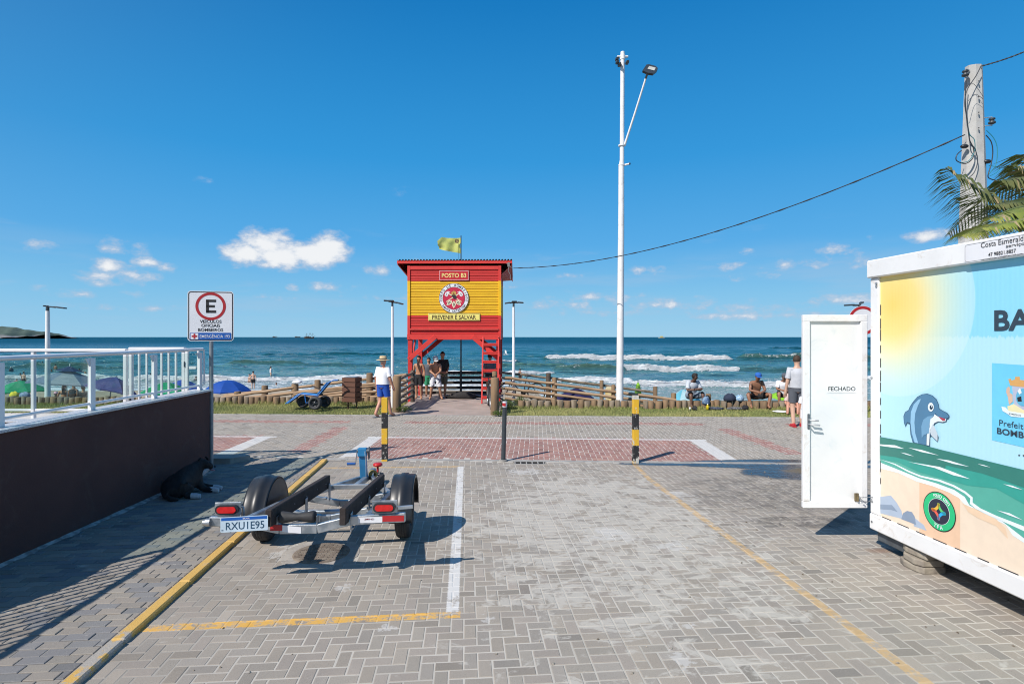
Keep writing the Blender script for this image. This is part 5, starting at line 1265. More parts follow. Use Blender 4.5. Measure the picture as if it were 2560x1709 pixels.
decal('dolphin_mouth', [(475, 548), (505, 558), (532, 566), (532, 582), (512, 584), (495, 570)], dm('print mouth red', (.42, .05, .08)), lay=10.8)
def ell(cx, cy, rx, ry, n=24, a=0): return [(cx+rx*math.cos(2*PI*i/n)*math.cos(a)-ry*math.sin(2*PI*i/n)*math.sin(a), cy+rx*math.cos(2*PI*i/n)*math.sin(a)+ry*math.sin(2*PI*i/n)*math.cos(a)) for i in range(n)]
decal('dolphin_eye', ell(410, 467, 25, 38), foamc, lay=11)
decal('dolphin_eye', ell(414, 469, 14, 19), dm('print eye dark', (.01, .03, .06)), lay=12); decal('dolphin_eye', ell(418, 462, 4, 6), foamc, lay=13)
# round payment badge
bt, bz = FP(*zp(474, 1356), PO); Mb = Matrix.Translation(F(bt, bz, PO)) @ Matrix((ca_, Vector((0, 0, 1)), cn_)).transposed().to_4x4()
Rb = .5*(FP(*zp(474, 1186), PO)[1]-FP(*zp(474, 1526), PO)[1])
def disc_part(name, r_, m_, off, par): k = MB(); k.add([Mb @ Vector((r_*math.cos(2*PI*i/48), r_*math.sin(2*PI*i/48), off)) for i in range(48)], [tuple(range(48))]); return k.build(name, m_, par, True)
Rb *= .97
navy = dm('print navy', (.02, .025, .05)); bg_ = disc_part('badge_black', Rb, lettr, .006, pan); disc_part('badge_green', Rb*.955, dm('print green', (.02, .50, .20)), .0072, pan); disc_part('badge_ring', Rb*.66, foamc, .0084, pan); disc_part('badge_field', Rb*.64, navy, .0096, pan)
k = MB()
def arc_text(k, s_, mid, span, r_, h_, flip=False):
    for i, c_ in enumerate(s_):
        if c_ == ' ': continue
        a = math.radians(mid+(span/2-span*i/(len(s_)-1))*(1 if not flip else -1)); rot = a-PI/2 if not flip else a+PI/2
        text_into(k, c_, Mb @ T((r_*math.cos(a), r_*math.sin(a), .0105)) @ Euler((0, 0, rot)).to_matrix().to_4x4(), height=h_, bold=.01)
arc_text(k, 'Pago com', 78, 62, Rb*.80, Rb*.17); arc_text(k, 'TPA', 268, 28, Rb*.80, Rb*.2, True); k.build('badge_lettering', foamc, pan, True)
def star(q, c_, nm):
    k = MB(); c, s_ = math.cos(q), math.sin(q)
    P_ = [(0.02, .46), (.10, .46), (.14, .26), (.26, .14), (.46, .10), (.46, -.02), (.40, -.02), (.22, .0), (.10, .10), (0, .22)]
    P_ = [(.0, .48), (.06, .46), (.12, .26), (.26, .12), (.46, .06), (.48, 0), (.42, -.1), (.2, -.04), (-.04, .2), (-.1, .42)]
    k.poly([Mb @ Vector(((x*c-y*s_)*Rb*.95, (x*s_+y*c)*Rb*.95, .0108)) for x, y in P_]); k.build(nm, c_, pan, True)
for i, cc in enumerate(((.10, .55, .15), (.80, .45, .05), (.75, .12, .08), (.02, .40, .75))): star(i*PI/2, dm(f'print star {i}', cc), 'badge_star')
# municipal panel with crest and lettering
decal('blue_square', [(922, 92), (1300, 118), (1900, 160), (1900, 1000), (1193, 808), (922, 748)], dm('print panel blue', (.16, .58, .84)), lay=2)
cgold, ccream, cgrey = dm('print crest gold', (.66, .36, .12)), dm('print crest cream', (.80, .72, .42)), dm('print crest grey', (.45, .48, .60))
decal('crest_crown', [(1062, 230), (1085, 225), (1090, 240), (1120, 232), (1120, 210), (1160, 208), (1162, 235), (1193, 238), (1250, 240), (1250, 300), (1193, 298), (1080, 285)], cgold, lay=3)
decal('crest_shield', [(1095, 292), (1260, 300), (1265, 420), (1240, 500), (1170, 500), (1110, 440)], cgrey, lay=3)
decal('crest_field', ell(1190, 385, 62, 75), dm('print crest sea', (.12, .42, .62)), lay=4); decal('crest_field', [(1145, 330), (1165, 305), (1180, 345), (1160, 360)], foamc, lay=5); decal('crest_marks', [(1140, 385), (1175, 375), (1180, 420), (1145, 420)], lettr, lay=5)
decal('crest_figure', [(1050, 305), (1070, 290), (1080, 310), (1075, 345), (1100, 360), (1102, 420), (1070, 450), (1060, 380), (1045, 340)], dm('print crest skin', (.66, .45, .33)), lay=4)
decal('crest_base', [(1055, 460), (1110, 440), (1190, 490), (1260, 500), (1260, 530), (1100, 510), (1060, 500)], ccream, lay=3.5)
decal('crest_ribbon', [(1005, 462), (1040, 468), (1070, 500), (1193, 520), (1300, 520), (1300, 560), (1193, 556), (1090, 548), (1050, 520), (1015, 500)], foamc, lay=4.5)
def ptext(name, s_, pxa, pxb, pyc, hpx, m_, lay=5, bold=.0, zoom=True, off0=PO, parent=pan, shear=0, center=False):
    """lettering printed on the side face between two picture columns, read along the wall"""
    (xa, ya), (xb, yb) = (zp(*pxa), zp(*pxb)) if zoom else (pxa, pxb)
    ta, za = FP(xa, ya, off0); tb, zb__ = FP(xb, yb, off0); h_ = FP(xa, ya-hpx/2, off0)[1]-FP(xa, ya+hpx/2, off0)[1]
    Mx = Matrix.Translation(F((ta+tb)/2, (za+zb__)/2, off0+.0012*lay)) @ Matrix((ca_, Vector((0, 0, 1)), cn_)).transposed().to_4x4()
    k = MB(); text_into(k, s_, Mx, width=abs(tb-ta), height=h_, bold=bold); return k.build(name, m_, parent, True)
ink = dm('print dark ink', (.035, .055, .08))
ptext('large_lettering', 'BA', (2487, 802), (2582, 797), 0, 51, ink, bold=.06, zoom=False)
ptext('lettering', 'Prefeit', (987, 597), (1193, 633), 0, 15, ink, zoom=True)
ptext('lettering', 'BOMBI', (968, 665), (1215, 712), 0, 15.5, ink, bold=.05)
ptext('ribbon_lettering', 'BOMBINHAS', (1070, 522), (1172, 540), 0, 4.2, ink, bold=.02)
# notice on the top beam
SO = .037
def notice(px, py): return FP(px, py, SO)
nz0 = notice(2412, 658)[1]; nz1 = notice(2416, 611)[1]; nt0 = notice(2412, 650)[0]
Mn = Matrix.Translation(F(nt0+.6, (nz0+nz1)/2, SO)) @ Matrix((ca_, Vector((0, 0, 1)), cn_)).transposed().to_4x4()
k = MB(); k.prism(rrect(1.2, nz1-nz0, .025), 0, .004, Mn); nb = k.build('notice_board', signw, CT, True)
k = MB(); frame_poly(k, Mn, 1.188, nz1-nz0-.012, .022, .003, .0052); k.build('notice_border', mat('thin grey line', (.2, .2, .2), rough=.5), nb, True)
def zq(X, Y): return 2170+X/4.613, 560+Y/4.613
ptext('lettering', 'Costa Esmerald', zq(1310, 240), zq(1800, 168), 0, 13, lettr, lay=6, zoom=False, off0=SO, parent=nb)
ptext('lettering', 'serviço', zq(1600, 262), zq(1815, 226), 0, 10, lettr, lay=6, zoom=False, off0=SO, parent=nb, bold=.01)
ptext('lettering', '47 98821.8857', zq(1395, 350), zq(1715, 310), 0, 9, lettr, lay=6, zoom=False, off0=SO, parent=nb, bold=.02)
ptext('lettering', 'esmeraldaservico@hotmail.com', zq(1318, 408), zq(1790, 350), 0, 6.0, lettr, lay=6, zoom=False, off0=SO, parent=nb, bold=.005)
# black sealing gap, screws, rust
k = MB()
for i in range(14):
    a = .75+i*.14+random.uniform(0, .03); k.box((T0+.004, PO+.002, a), (.007, .004, random.uniform(.06, .12)), Mc)
for i in range(16):
    a = T0+.02+i*.22; k.box((a+.07, PO+.002, zb2+.004), (random.uniform(.08, .18), .004, .010), Mc)
k.build('sealing_strip', blackp, CT, True)
for (px, py) in ((2549, 1137), (2560, 1138), (2539, 1188), (2551, 1222)): a, c = FP(px, py, PO); k = MB(); k.tube([F(a, c, PO), F(a, c, PO+.006)], .006, 8); k.build('screw', steel_d, CT, True)
for (a, z) in ((.035, .52), (.035, .30), (.10, 2.86), (.10, 2.83), (.03, 1.85)): k = MB(); k.tube([F(a, z, 0), F(a, z, .010)], .012, 8); k.build('screw', galv, CT, True)
# open door hinged on the far corner
DY = 6.255; dl, dr = fx(2006, DY), 3.93; dz0, dz1 = EYE-(1268-HY)*DY/FPX, EYE-(787-HY)*DY/FPX
dpaint = mat('door white', (.76, .76, .755), (.70, .71, .715), rough=.45, scale=1.5, dirt=.4, dirtc=(.52, .60, .64))
DR = MB(); DR.box(((dl+dr)/2, DY+.02, (dz0+dz1)/2), (dr-dl-.02, .03, dz1-dz0-.02)); door = DR.build('door', dpaint, CT, True, label='open white door reading FECHADO')
k = MB(); fw = .075
for (c, s_) in ((((dl+dr)/2, DY, dz0+fw/2), (dr-dl, .05, fw)), (((dl+dr)/2, DY, dz1-fw/2), (dr-dl, .05, fw)), ((dl+fw/2, DY, (dz0+dz1)/2), (fw, .05, dz1-dz0-2*fw-.002)), ((dr-fw/2, DY, (dz0+dz1)/2), (fw, .05, dz1-dz0-2*fw-.002))): k.box(c, s_, None, .006)
k.build('door_frame', wb, door, True)
k = MB(); k.box((fx(2105, DY), DY+.003, EYE-(971.5-HY)*DY/FPX), (72/FPX*DY, .002, .088)); k.build('paper_label', mat('label white', (.80, .82, .83), rough=.5), door, True)
Md = Matrix(((1, 0, 0, fx(2105, DY)), (0, 0, -1, DY+.0015), (0, 1, 0, EYE-(971.5-HY)*DY/FPX), (0, 0, 0, 1)))
k = MB(); text_into(k, 'FECHADO', Md, width=68/FPX*DY, height=.047, bold=.03); k.build('lettering', lettr, door, True)
hx_, hz_ = fx(2018, DY), EYE-(1052-HY)*DY/FPX
k = MB(); k.box((hx_, DY-.03, hz_), (.026, .012, .17), None, .005); k.build('handle_plate', steel_d, door, True)
for (sx, dz_) in ((.085, .02), (.10, -.03)): k = MB(); k.tube([(hx_, DY-.03, hz_+dz_), (hx_+.005, DY-.07, hz_+dz_), (hx_+sx, DY-.075, hz_+dz_-.005)], .009, 8); k.build('door_handle', galv, door, True)
brass = mat('brass', (.35, .27, .14), (.2, .16, .1), rough=.45, metal=.6)
hc = Vector((fx(2137, DY), DY-.03, EYE-(1240-HY)*DY/FPX))
k = MB(); k.box(hc, (.045, .012, .09), None, .003); k.tube([hc+Vector((.01, -.012, -.045)), hc+Vector((.01, -.012, .045))], .009, 8); k.build('hinge_plate', brass, door, True)
k = MB(); tgt = F(.03, EYE-(1240-HY)*6.1/FPX, .01)
for sg in (0, -.035):
    for i in range(12): 
        p = hc.lerp(tgt, (i+.5)/12)+Vector((.02, -.015, sg*math.sin(PI*(i+.5)/12)*1.5)); k.tube([p+Vector((-.008, 0, 0)), p+Vector((.008, (.004 if i % 2 else -.004), 0))], .0045, 5)
k.build('door_chain', galv, door, True)
# blocks under the beam
blockm = mat('rough stone block', (.33, .29, .23), (.22, .19, .16), rough=.95, scale=6, bump=.8, bscale=22, dirt=.3)
gbk = G(2273, 1419, 0); 
r = thing('block_stack', 'stack of three rough paving blocks and a board propping the container', 'block stack', (4.075, 5.60, 0))
for i in range(3):
    k = MB(); n_ = 7; pts = []; sx = .155-.012*i
    ho_ = random.Random(i); out = [(-sx, -.10), (-sx*.75, -.15), (sx*.7, -.15), (sx, -.09), (sx*1.02, .09), (sx*.6, .15), (-sx*.7, .15), (-sx*1.02, .06)]
    out = [(x+ho_.uniform(-.012, .012), y+ho_.uniform(-.012, .012)) for x, y in out]; k.prism(out, i*.068, i*.068+.062, T((.004*i, 0, 0), ho_.uniform(-.1, .1))); o_ = k.build('block', blockm, r)
    bv = o_.modifiers.new('bevel', 'BEVEL'); bv.width = .012; bv.segments = 2
k = MB(); k.box((.02, .03, .2075), (.2, .2, .012), None, .002); k.build('board', mat('scrap board', (.45, .33, .2), (.35, .25, .15), rough=.8), r)

# ------------------------------------------------------------------ palm behind the container
palmc = at(2680, 560, 7.6); PL = thing('palm_tree', 'green palm whose fronds hang over the container roof', 'palm', (palmc.x, palmc.y, 0))
bark = mat('palm bark', (.20, .16, .12), (.12, .10, .08), rough=.95, scale=8, bump=.8, bscale=14)
k = MB(); k.tube([(0, 0, -.1), (.03, 0, 1.5), (0, 0, palmc.z)], [.17, .13, .12], 14); k.build('trunk', bark, PL)
def leafm(name, c1, c2):
    m, t, b, o = new_mat(name); c = t.mix(t.step(t.noise(t.tc('Object'), 3, 4), .35, .65), c1, c2); t.put(b.inputs['Base Color'], c); b.inputs['Roughness'].default_value = .38
    tr = t.n.new('ShaderNodeBsdfTranslucent'); t.put(tr.inputs[0], t.mix(.5, c, (.20, .30, .03))); ms = t.n.new('ShaderNodeMixShader'); ms.inputs[0].default_value = .25
    t.l.new(b.outputs[0], ms.inputs[1]); t.l.new(tr.outputs[0], ms.inputs[2]); t.l.new(ms.outputs[0], o.inputs[0]); return m
lg, ld = leafm('palm leaf green', (.17, .22, .04), (.28, .29, .07)), leafm('palm leaf dark', (.075, .10, .03), (.15, .16, .06)); ldry = leafm('dry palm leaf', (.38, .30, .17), (.28, .22, .12))
def frond(ctrl, Ll, m_, down=.55, dens=44, seed=0, side=(1, -1)):
    rs_ = random.Random(seed); P = [Vector(p) for p in ctrl]; pts = []
    for i in range(len(P)-1):
        p0 = P[max(i-1, 0)]; p1 = P[i]; p2 = P[i+1]; p3 = P[min(i+2, len(P)-1)]
        for s_ in range(12):
            t_ = s_/12; pts.append(.5*((2*p1)+(-p0+p2)*t_+(2*p0-5*p1+4*p2-p3)*t_**2+(-p0+3*p1-3*p2+p3)*t_**3))
    pts.append(P[-1]); n_ = len(pts); base = Vector((palmc.x, palmc.y, 0)); pts = [p-base for p in pts]
    k = MB(); k.tube(pts, [.02*(1-i/n_)+.004 for i in range(n_)], 6); fr = k.build('frond', m_, PL)
    lv = MB(); dry = MB()
    for i in range(dens):
        s_ = .08+.92*i/dens; q_ = s_*(n_-1); a = int(q_); p = pts[a].lerp(pts[min(a+1, n_-1)], q_-a); d_ = (pts[min(a+1, n_-1)]-pts[max(a-1, 0)]).normalized()
        for sd in side:
            x_ = d_.cross(Vector((0, 0, 1))).normalized()*sd; L = Ll*(math.sin(PI*(.12+.84*s_))**.6)*rs_.uniform(.85, 1.1)*(.75 if s_ > .93 else 1)
            dr_ = (d_*.75+x_*.75+Vector((0, 0, -down*rs_.uniform(.6, 1.3)))).normalized(); e1 = p+dr_*L*.5+Vector((0, 0, .03)); dr2 = (dr_+Vector((0, 0, -.45))).normalized(); e2 = e1+dr2*L*.5
            w_ = Vector((0, 0, 1)).cross(dr_).normalized()*.0105; u2 = Vector((0, 0, .006))
            tgt_ = dry if rs_.random() < .13 else lv
            tgt_.add([p-w_*.5, p+w_*.5, e1+w_+u2, e1-w_-u2, e2], [(0, 1, 2, 3), (3, 2, 4)])
    lf = lv.build('leaflets', m_, fr, kind='stuff')
    if dry.v: dry.build('dry_leaflets', ldry, fr, kind='stuff')
frond([palmc, at(2540, 540, 7.3), at(2460, 482, 7.0), at(2363, 420, 6.7)], .66, ld, .8, 100, 1)
frond([palmc, at(2560, 560, 6.9), at(2480, 560, 6.5), at(2400, 592, 6.2)], .5, lg, .25, 80, 2)
frond([palmc, at(2600, 470, 7.3), at(2550, 445, 7.2), at(2500, 452, 7.1)], .55, ld, .5, 70, 3)
frond([palmc, at(2640, 440, 7.6), at(2600, 380, 7.6), at(2555, 400, 7.5)], .6, ld, .6, 70, 4)
frond([palmc, at(2600, 520, 6.6), at(2540, 520, 6.2), at(2470, 550, 5.9)], .45, lg, .5, 70, 5)
frond([palmc, at(2600, 500, 7.0), at(2540, 500, 6.8), at(2480, 515, 6.6)], .5, ld, .45, 80, 9)
frond([palmc, at(2620, 545, 6.4), at(2560, 545, 6.0), at(2450, 575, 5.6)], .42, lg, .3, 80, 10)
frond([palmc, at(2620, 470, 7.5), at(2590, 430, 7.5), at(2530, 415, 7.4)], .5, ld, .5, 80, 11)
frond([palmc, palmc+Vector((.4, .3, .7)), palmc+Vector((1.1, .6, .6)), palmc+Vector((1.8, .9, 0))], .6, lg, .6, 40, 6)
frond([palmc, palmc+Vector((.3, -.4, .7)), palmc+Vector((.8, -1.1, .6)), palmc+Vector((1.2, -1.7, .1))], .6, lg, .6, 40, 7)
frond([palmc, palmc+Vector((0, .5, .7)), palmc+Vector((-.1, 1.2, .7)), palmc+Vector((-.2, 1.9, .2))], .6, ld, .6, 40, 8)

# ------------------------------------------------------------------ boat trailer
TR_ = thing('boat_trailer', 'galvanised boat trailer with black bunks, two wheels and blue winch post', 'trailer', (-2.01, 6.44, 0), math.radians(3.8))
def zf(y): return .405-.1*y
def tp(x, y, z=0): return Vector((x, y, zf(y)+z))
galvt = mat('trailer zinc', (.46, .49, .52), (.27, .31, .35), rough=.38, metal=.7, scale=5, bump=.12, bscale=60, lo=.42, hi=.58)
def beam(name, pts, w_, h_, m_=None, par=None):
    k = MB()
    for a, c in zip(pts[:-1], pts[1:]): k.bar(a, c, w_, h_, .006)
    return k.build(name, m_ or galvt, par or TR_)
rear = beam('rear_crossbar', [tp(-.85, -1.2, .075), tp(-.50, -1.2, .055), tp(-.22, -1.2, -.01), tp(.12, -1.2, -.015), tp(.42, -1.2, .055), tp(.93, -1.2, .075)], .05, .085)
for y in (-.42, .42): beam('crossbar', [tp(-.55, y, .0), tp(-.05, y, -.09), tp(.05, y, -.09), tp(.55, y, .0)], .05, .075)
for sx in (-1, 1):
    beam('side_rail', [tp(sx*.56, -1.17, .05), tp(sx*.56, .52, 0)], .06, .07)
    beam('tongue_arm', [tp(sx*.56, .45, -.01), tp(sx*.30, 1.15, -.01), tp(sx*.05, 1.95, 0)], .055, .07)
beam('tongue', [tp(0, 1.1, -.0), tp(0, 2.35, 0)], .07, .07); beam('front_crossbar', [tp(-.32, 1.1, .0), tp(.32, 1.1, .0)], .05, .06)
k = MB(); k.tube([(-.70, 0, .30), (.70, 0, .30)], .028, 12); k.build('axle', galvt, TR_)
for sx in (-1, 1):
    k = MB(); n_ = 8; k.bar((sx*.56, -.35, .36), (sx*.56, .35, .36), .055, .03, .003); k.bar((sx*.56, -.2, .335), (sx*.56, .2, .335), .05, .02, .003); k.build('leaf_spring', steel_d, TR_)
    Mw = Matrix.Translation((sx*.775, 0, .29)) @ Euler((0, PI/2, 0)).to_matrix().to_4x4()
    k = MB(); k.lathe([(.17, -.075), (.235, -.085), (.272, -.075), (.288, -.055), (.290, -.030), (.283, -.026), (.290, -.022), (.290, -.003), (.283, 0), (.290, .003), (.290, .022), (.283, .026), (.290, .030), (.288, .055), (.272, .075), (.235, .085), (.17, .075)], Mw, 40); wh = k.build('wheel', black, TR_)
    k = MB(); k.lathe([(.0, sx*.02), (.06, sx*.045), (.075, sx*.02), (.13, sx*.01), (.165, sx*.05), (.178, sx*.072), (.178, -sx*.07), (.16, -sx*.05), (.0, -sx*.03)], Mw, 28); k.build('rim', galvt, wh)
    # fender: moulded arch with closed inner side
    k = MB(); prof = []; nA = 26; R0 = .385
    sect = [(-.118, .945), (-.124, .985), (-.105, 1.0), (-.045, 1.0), (-.035, 1.035), (.035, 1.035), (.045, 1.0), (.105, 1.0), (.124, .985), (.124, .90)]
    rows_ = []
    for i in range(nA+1):
        a = math.radians(-6+192*i/nA); flare = 1+.06*abs(math.cos(a))**3
        rows_.append([Vector((sx*.775+sx*o_, R0*f_*flare*math.cos(a)*.97, .315+R0*f_*math.sin(a)*1.02)) for o_, f_ in sect])
    vs = [v for r_ in rows_ for v in r_]; m_ = len(sect); fs = [(i*m_+j, i*m_+j+1, (i+1)*m_+j+1, (i+1)*m_+j) for i in range(nA) for j in range(m_-1)]
    k.add(vs, fs, True)
    inner = [Vector((sx*.775-sx*.117, R0*.955*math.cos(math.radians(-6+192*i/nA)), .315+R0*.955*math.sin(math.radians(-6+192*i/nA)))) for i in range(nA+1)]
    k.poly(inner); fd_ = k.build('fender', blackp, TR_); sd = fd_.modifiers.new('thickness', 'SOLIDIFY'); sd.thickness = .006
    beam('fender_bracket', [(sx*.56, -.36, .44), (sx*.68, -.36, .44)], .03, .02)
    # bunk
    bx = sx*.33+.05
    bk = mat('bunk carpet', (.024, .017, .016), (.035, .026, .024), rough=.85, scale=9, bump=.4, bscale=80)
    a, c = tp(bx, -1.33, .115), tp(bx+.06, .50, .165); k = MB(); k.bar(a, c, .062, .155, .008); o_ = k.build('bunk', bk, TR_)
    k = MB()
    for s_ in (.12, .32, .52, .72, .9): p = a.lerp(c, s_)+Vector((.0315, 0, 0)); k.tube([p-Vector((.065, 0, 0)), p+Vector((.003, 0, 0))], .006, 6)
    k.build('bolt', galv, o_)
    for y, z_ in ((-1.17, .0), (-.42, .01), (.42, .03)):
        k = MB(); k.bar(tp(bx+.045+(y+1.2)*.035, y, -.05), tp(bx+.045+(y+1.2)*.035, y, z_+.12), .012, .07, .004, up=(0, 1, 0)); k.bar(tp(bx+.07, y, -.02), tp(bx+.04, y, -.02), .07, .012, .002); k.build('bunk_bracket', galvt, TR_)
    # tail light
    lx = .74 if sx > 0 else -.68; c = tp(lx, -1.235, .175 if sx > 0 else .185)
    k = MB(); k.box(c+Vector((0, .02, .0)), (.235, .012, .12), None, .004); k.box(c+Vector((0, .03, -.08)), (.2, .012, .07), None, .004); k.build('light_bracket', galvt, TR_)
    Mt = Matrix(((1, 0, 0, c.x), (0, 0, -1, c.y), (0, 1, 0, c.z), (0, 0, 0, 1)))
    k = MB(); k.prism(rrect(.205, .085, .042, 8), -.008, .018, Mt); tl_ = k.build('tail_light', blackp, TR_)
    k = MB(); k.prism(rrect(.168, .056, .028, 8), .018, .026, Mt); k.build('lens', mat('red lens', (.62, .012, .012), (.5, .01, .01), rough=.15, scale=30, coat=.5), tl_)
k = MB(); k.bar(tp(.86, -1.22, .165), tp(1.0, -1.2, .17), .03, .03, .004); k.build('side_stub', galvt, TR_)
k = MB(); k.tube([tp(-.87, -1.23, .07), tp(-.83, -1.23, .07)], .035, 14); k.tube([tp(-.89, -1.24, .07), tp(-.87, -1.24, .07)], .025, 12); k.build('end_cap', galv, TR_)
k = MB(); k.tube([tp(-.62, -1.15, .09), tp(-.62, -1.16, .19), tp(-.59, -1.17, .205), tp(-.56, -1.17, .19), tp(-.56, -1.16, .09)], .007, 6); k.build('loop', galv, TR_)
# number plate
c = tp(-.485, -1.345, .075); Mp = Matrix(((1, 0, 0.02, c.x), (0, 0, -1, c.y), (0.035, 1, 0, c.z), (0, 0, 0, 1)))
k = MB(); k.prism(rrect(.415, .135, .012), -.002, .002, Mp); plt = k.build('number_plate', mat('plate white', (.52, .64, .74), rough=.35), TR_)
k = MB(); k.add([Mp @ Vector((x, y, .0032)) for x, y in ((-.2, .036), (.2, .036), (.2, .062), (-.2, .062))], [(0, 1, 2, 3)]); k.build('plate_band', blue, plt)
k = MB(); text_into(k, 'BRASIL', Mp @ T((.02, .049, .0045)), width=.062, height=.012, bold=.02); k.build('plate_country', signw, plt)
k = MB(); text_into(k, 'RXU1E95', Mp @ T((.008, -.014, .0035)), width=.335, height=.068, bold=.012); text_into(k, 'BR', Mp @ T((-.188, -.048, .0035)), width=.018, height=.012, bold=.01); k.build('plate_number', mat('plate navy', (.02, .07, .13), rough=.5), plt)
# reflective stickers
def sticker(x0, x1, zc_, m_, nm, z_): 
    a, c = tp(x0, -1.2278-z_*.001, zc_), tp(x1, -1.2278-z_*.001, zc_+ (x1-x0)*0); k = MB(); k.add([a+Vector((0, 0, -.027)), c+Vector((0, 0, -.027)), c+Vector((0, 0, .027)), a+Vector((0, 0, .027))], [(0, 1, 2, 3)]); return k.build(nm, m_, rear)
sticker(.72, .92, .068, red, 'red_reflector', 1); sticker(.50, .72, .06, signw, 'maker_sticker', 1); sticker(-.30, -.19, .005, red, 'red_reflector', 1)
k = MB(); k.prism([(-.17, -.02), (-.0, -.04), (-.0, .02), (-.17, .04)], 0, .001, Matrix(((1, 0, 0, -.02), (0, 0, -1, -1.2285), (0, 1, 0, zf(-1.2)-.01), (0, 0, 0, 1)))); k.build('maker_sticker', signw, rear)
k = MB(); text_into(k, 'JMIND', Matrix(((1, 0, 0, .60), (0, 0, -1, -1.231), (0, 1, 0, zf(-1.2)+.068), (0, 0, 0, 1))), width=.09, height=.02, bold=.02); k.build('sticker_lettering', mat('dark red print', (.2, .03, .03), rough=.5), rear)
# keel roller
k = MB(); k.lathe([(.0, -.16), (.05, -.16), (.055, -.14), (.05, -.10), (.032, 0), (.05, .10), (.055, .14), (.05, .16), (0, .16)], Matrix.Translation(tp(-.06, -1.20, .095)) @ Euler((0, PI/2, 0)).to_matrix().to_4x4(), 20); k.build('keel_roller', black, TR_)
k = MB(); 
for x in (-.24, .12): k.bar(tp(x, -1.2, .0), tp(x, -1.2, .11), .012, .05, .003, up=(0, 1, 0))
k.build('roller_bracket', galvt, TR_)
# winch post
wbl = mat('winch blue paint', (.03, .22, .46), (.025, .18, .38), rough=.4, scale=4, dirt=.1)
wpz = lambda y, z: Vector((-.03, y, zf(y)+z))
k = MB(); k.bar(wpz(1.80, 0), wpz(1.68, .44), .10, .075, .008, up=(0, 1, 0)); k.box(wpz(1.68, .40), (.13, .08, .12), None, .01); wp = k.build('winch_post', wbl, TR_)
k = MB(); k.bar(wpz(1.74, .30)+Vector((.085, 0, 0)), wpz(1.70, .46)+Vector((.085, 0, 0)), .015, .08, .003, up=(0, 1, 0)); k.tube([wpz(1.70, .42)+Vector((-.075, -.03, 0)), wpz(1.70, .42)+Vector((.10, -.03, 0))], .03, 14); k.build('winch', steel_d, wp)
k = MB(); k.tube([wpz(1.69, .46)+Vector((-.06, -.02, 0)), wpz(1.69, .40)+Vector((-.075, -.03, 0)), wpz(1.72, .24)+Vector((-.1, -.03, 0))], .008, 6); k.build('crank_arm', galv, wp)
k = MB(); c = wpz(1.72, .235)+Vector((-.16, -.03, 0)); k.tube([c+Vector((-.06, 0, 0)), c+Vector((.06, 0, 0))], .020, 12); k.build('crank_handle', mat('blue handle', (.01, .08, .30), rough=.4), wp)
k = MB(); k.tube([wpz(1.66, .42)+Vector((.05, -.06, 0)), wpz(1.7, .2)+Vector((.06, -.07, 0)), wpz(1.74, .05)+Vector((.05, -.05, 0))], [(.014, .004)]*3, 6); k.build('strap', mat('white strap', (.6, .6, .58), rough=.8), wp)
k = MB(); k.box(tp(.0, 2.28, .03), (.09, .22, .08), None, .02); k.ball(tp(0, 2.40, .03), .05, n=12); k.build('coupler', galvt, TR_)
k = MB(); k.tube([tp(.13, 2.02, .05), tp(.13, 2.02, .15)], .016, 8); k.lathe([(0, .03), (.05, .03), (.07, .015), (.07, -.01), (.05, -.02), (0, -.02)], Matrix.Translation(tp(.13, 2.02, .17)), 16); k.build('jack_knob', mat('red knob', (.5, .02, .02), rough=.35), TR_)
k = MB(); k.lathe([(.03, -.03), (.06, -.03), (.06, .03), (.03, .03)], Matrix.Translation(tp(.08, 1.90, .05)) @ Euler((PI/2, 0, .6)).to_matrix().to_4x4(), 16); k.build('strap_roll', mat('yellow strap', (.42, .30, .08), (.25, .18, .06), rough=.8, scale=20), TR_)
k = MB(); k.tube([tp(.2, 1.93, .05), tp(.16, 2.0, .06), tp(.1, 1.96, .04), tp(.16, 1.9, .03), tp(.22, 1.96, .05)], .013, 6); k.build('safety_chain', steel_d, TR_)
# ------------------------------------------------------------------ blue beach wheelchair
wcg = G(787, 1020); WC = thing('beach_wheelchair', 'blue reclining beach wheelchair with fat black tyres parked on the grass', 'beach wheelchair', (fx(770, 17.9), 17.9, 0), 0)
sW = 17.9/FPX
def wl(px, py, y=0): v = at(px, py, 17.9+y); return Vector((v.x-WC.location.x, y, v.z))
wblu = mat('wheelchair blue', (.015, .16, .50), (.012, .12, .42), rough=.35, scale=4, coat=.2); wcl = mat('blue mesh cloth', (.02, .22, .52), (.015, .17, .45), rough=.7, scale=12)
def slab(name, a, c, y0, y1, th, m_, par):
    k = MB(); k.bar(a, c, y1-y0, th, .006, up=(0, 0, 1)); return k.build(name, m_, par)
for (nm, P_, m_) in (('leg_rest', ((720, 1007), (752, 983)), wcl), ('seat', ((752, 983), (794, 987)), wcl), ('backrest', ((796, 987), (822, 955)), wcl)):
    a, c = wl(*P_[0], 0), wl(*P_[1], 0); k = MB(); d_ = (c-a).normalized(); up = Vector((0, 1, 0)).cross(d_)*-1
    Mx = Matrix((d_, Vector((0, 1, 0)), d_.cross(Vector((0, 1, 0))))).transposed().to_4x4(); Mx.translation = (a+c)/2; k.box((0, 0, 0), ((c-a).length, .44, .03), Mx, .008); k.build(nm, m_, WC)
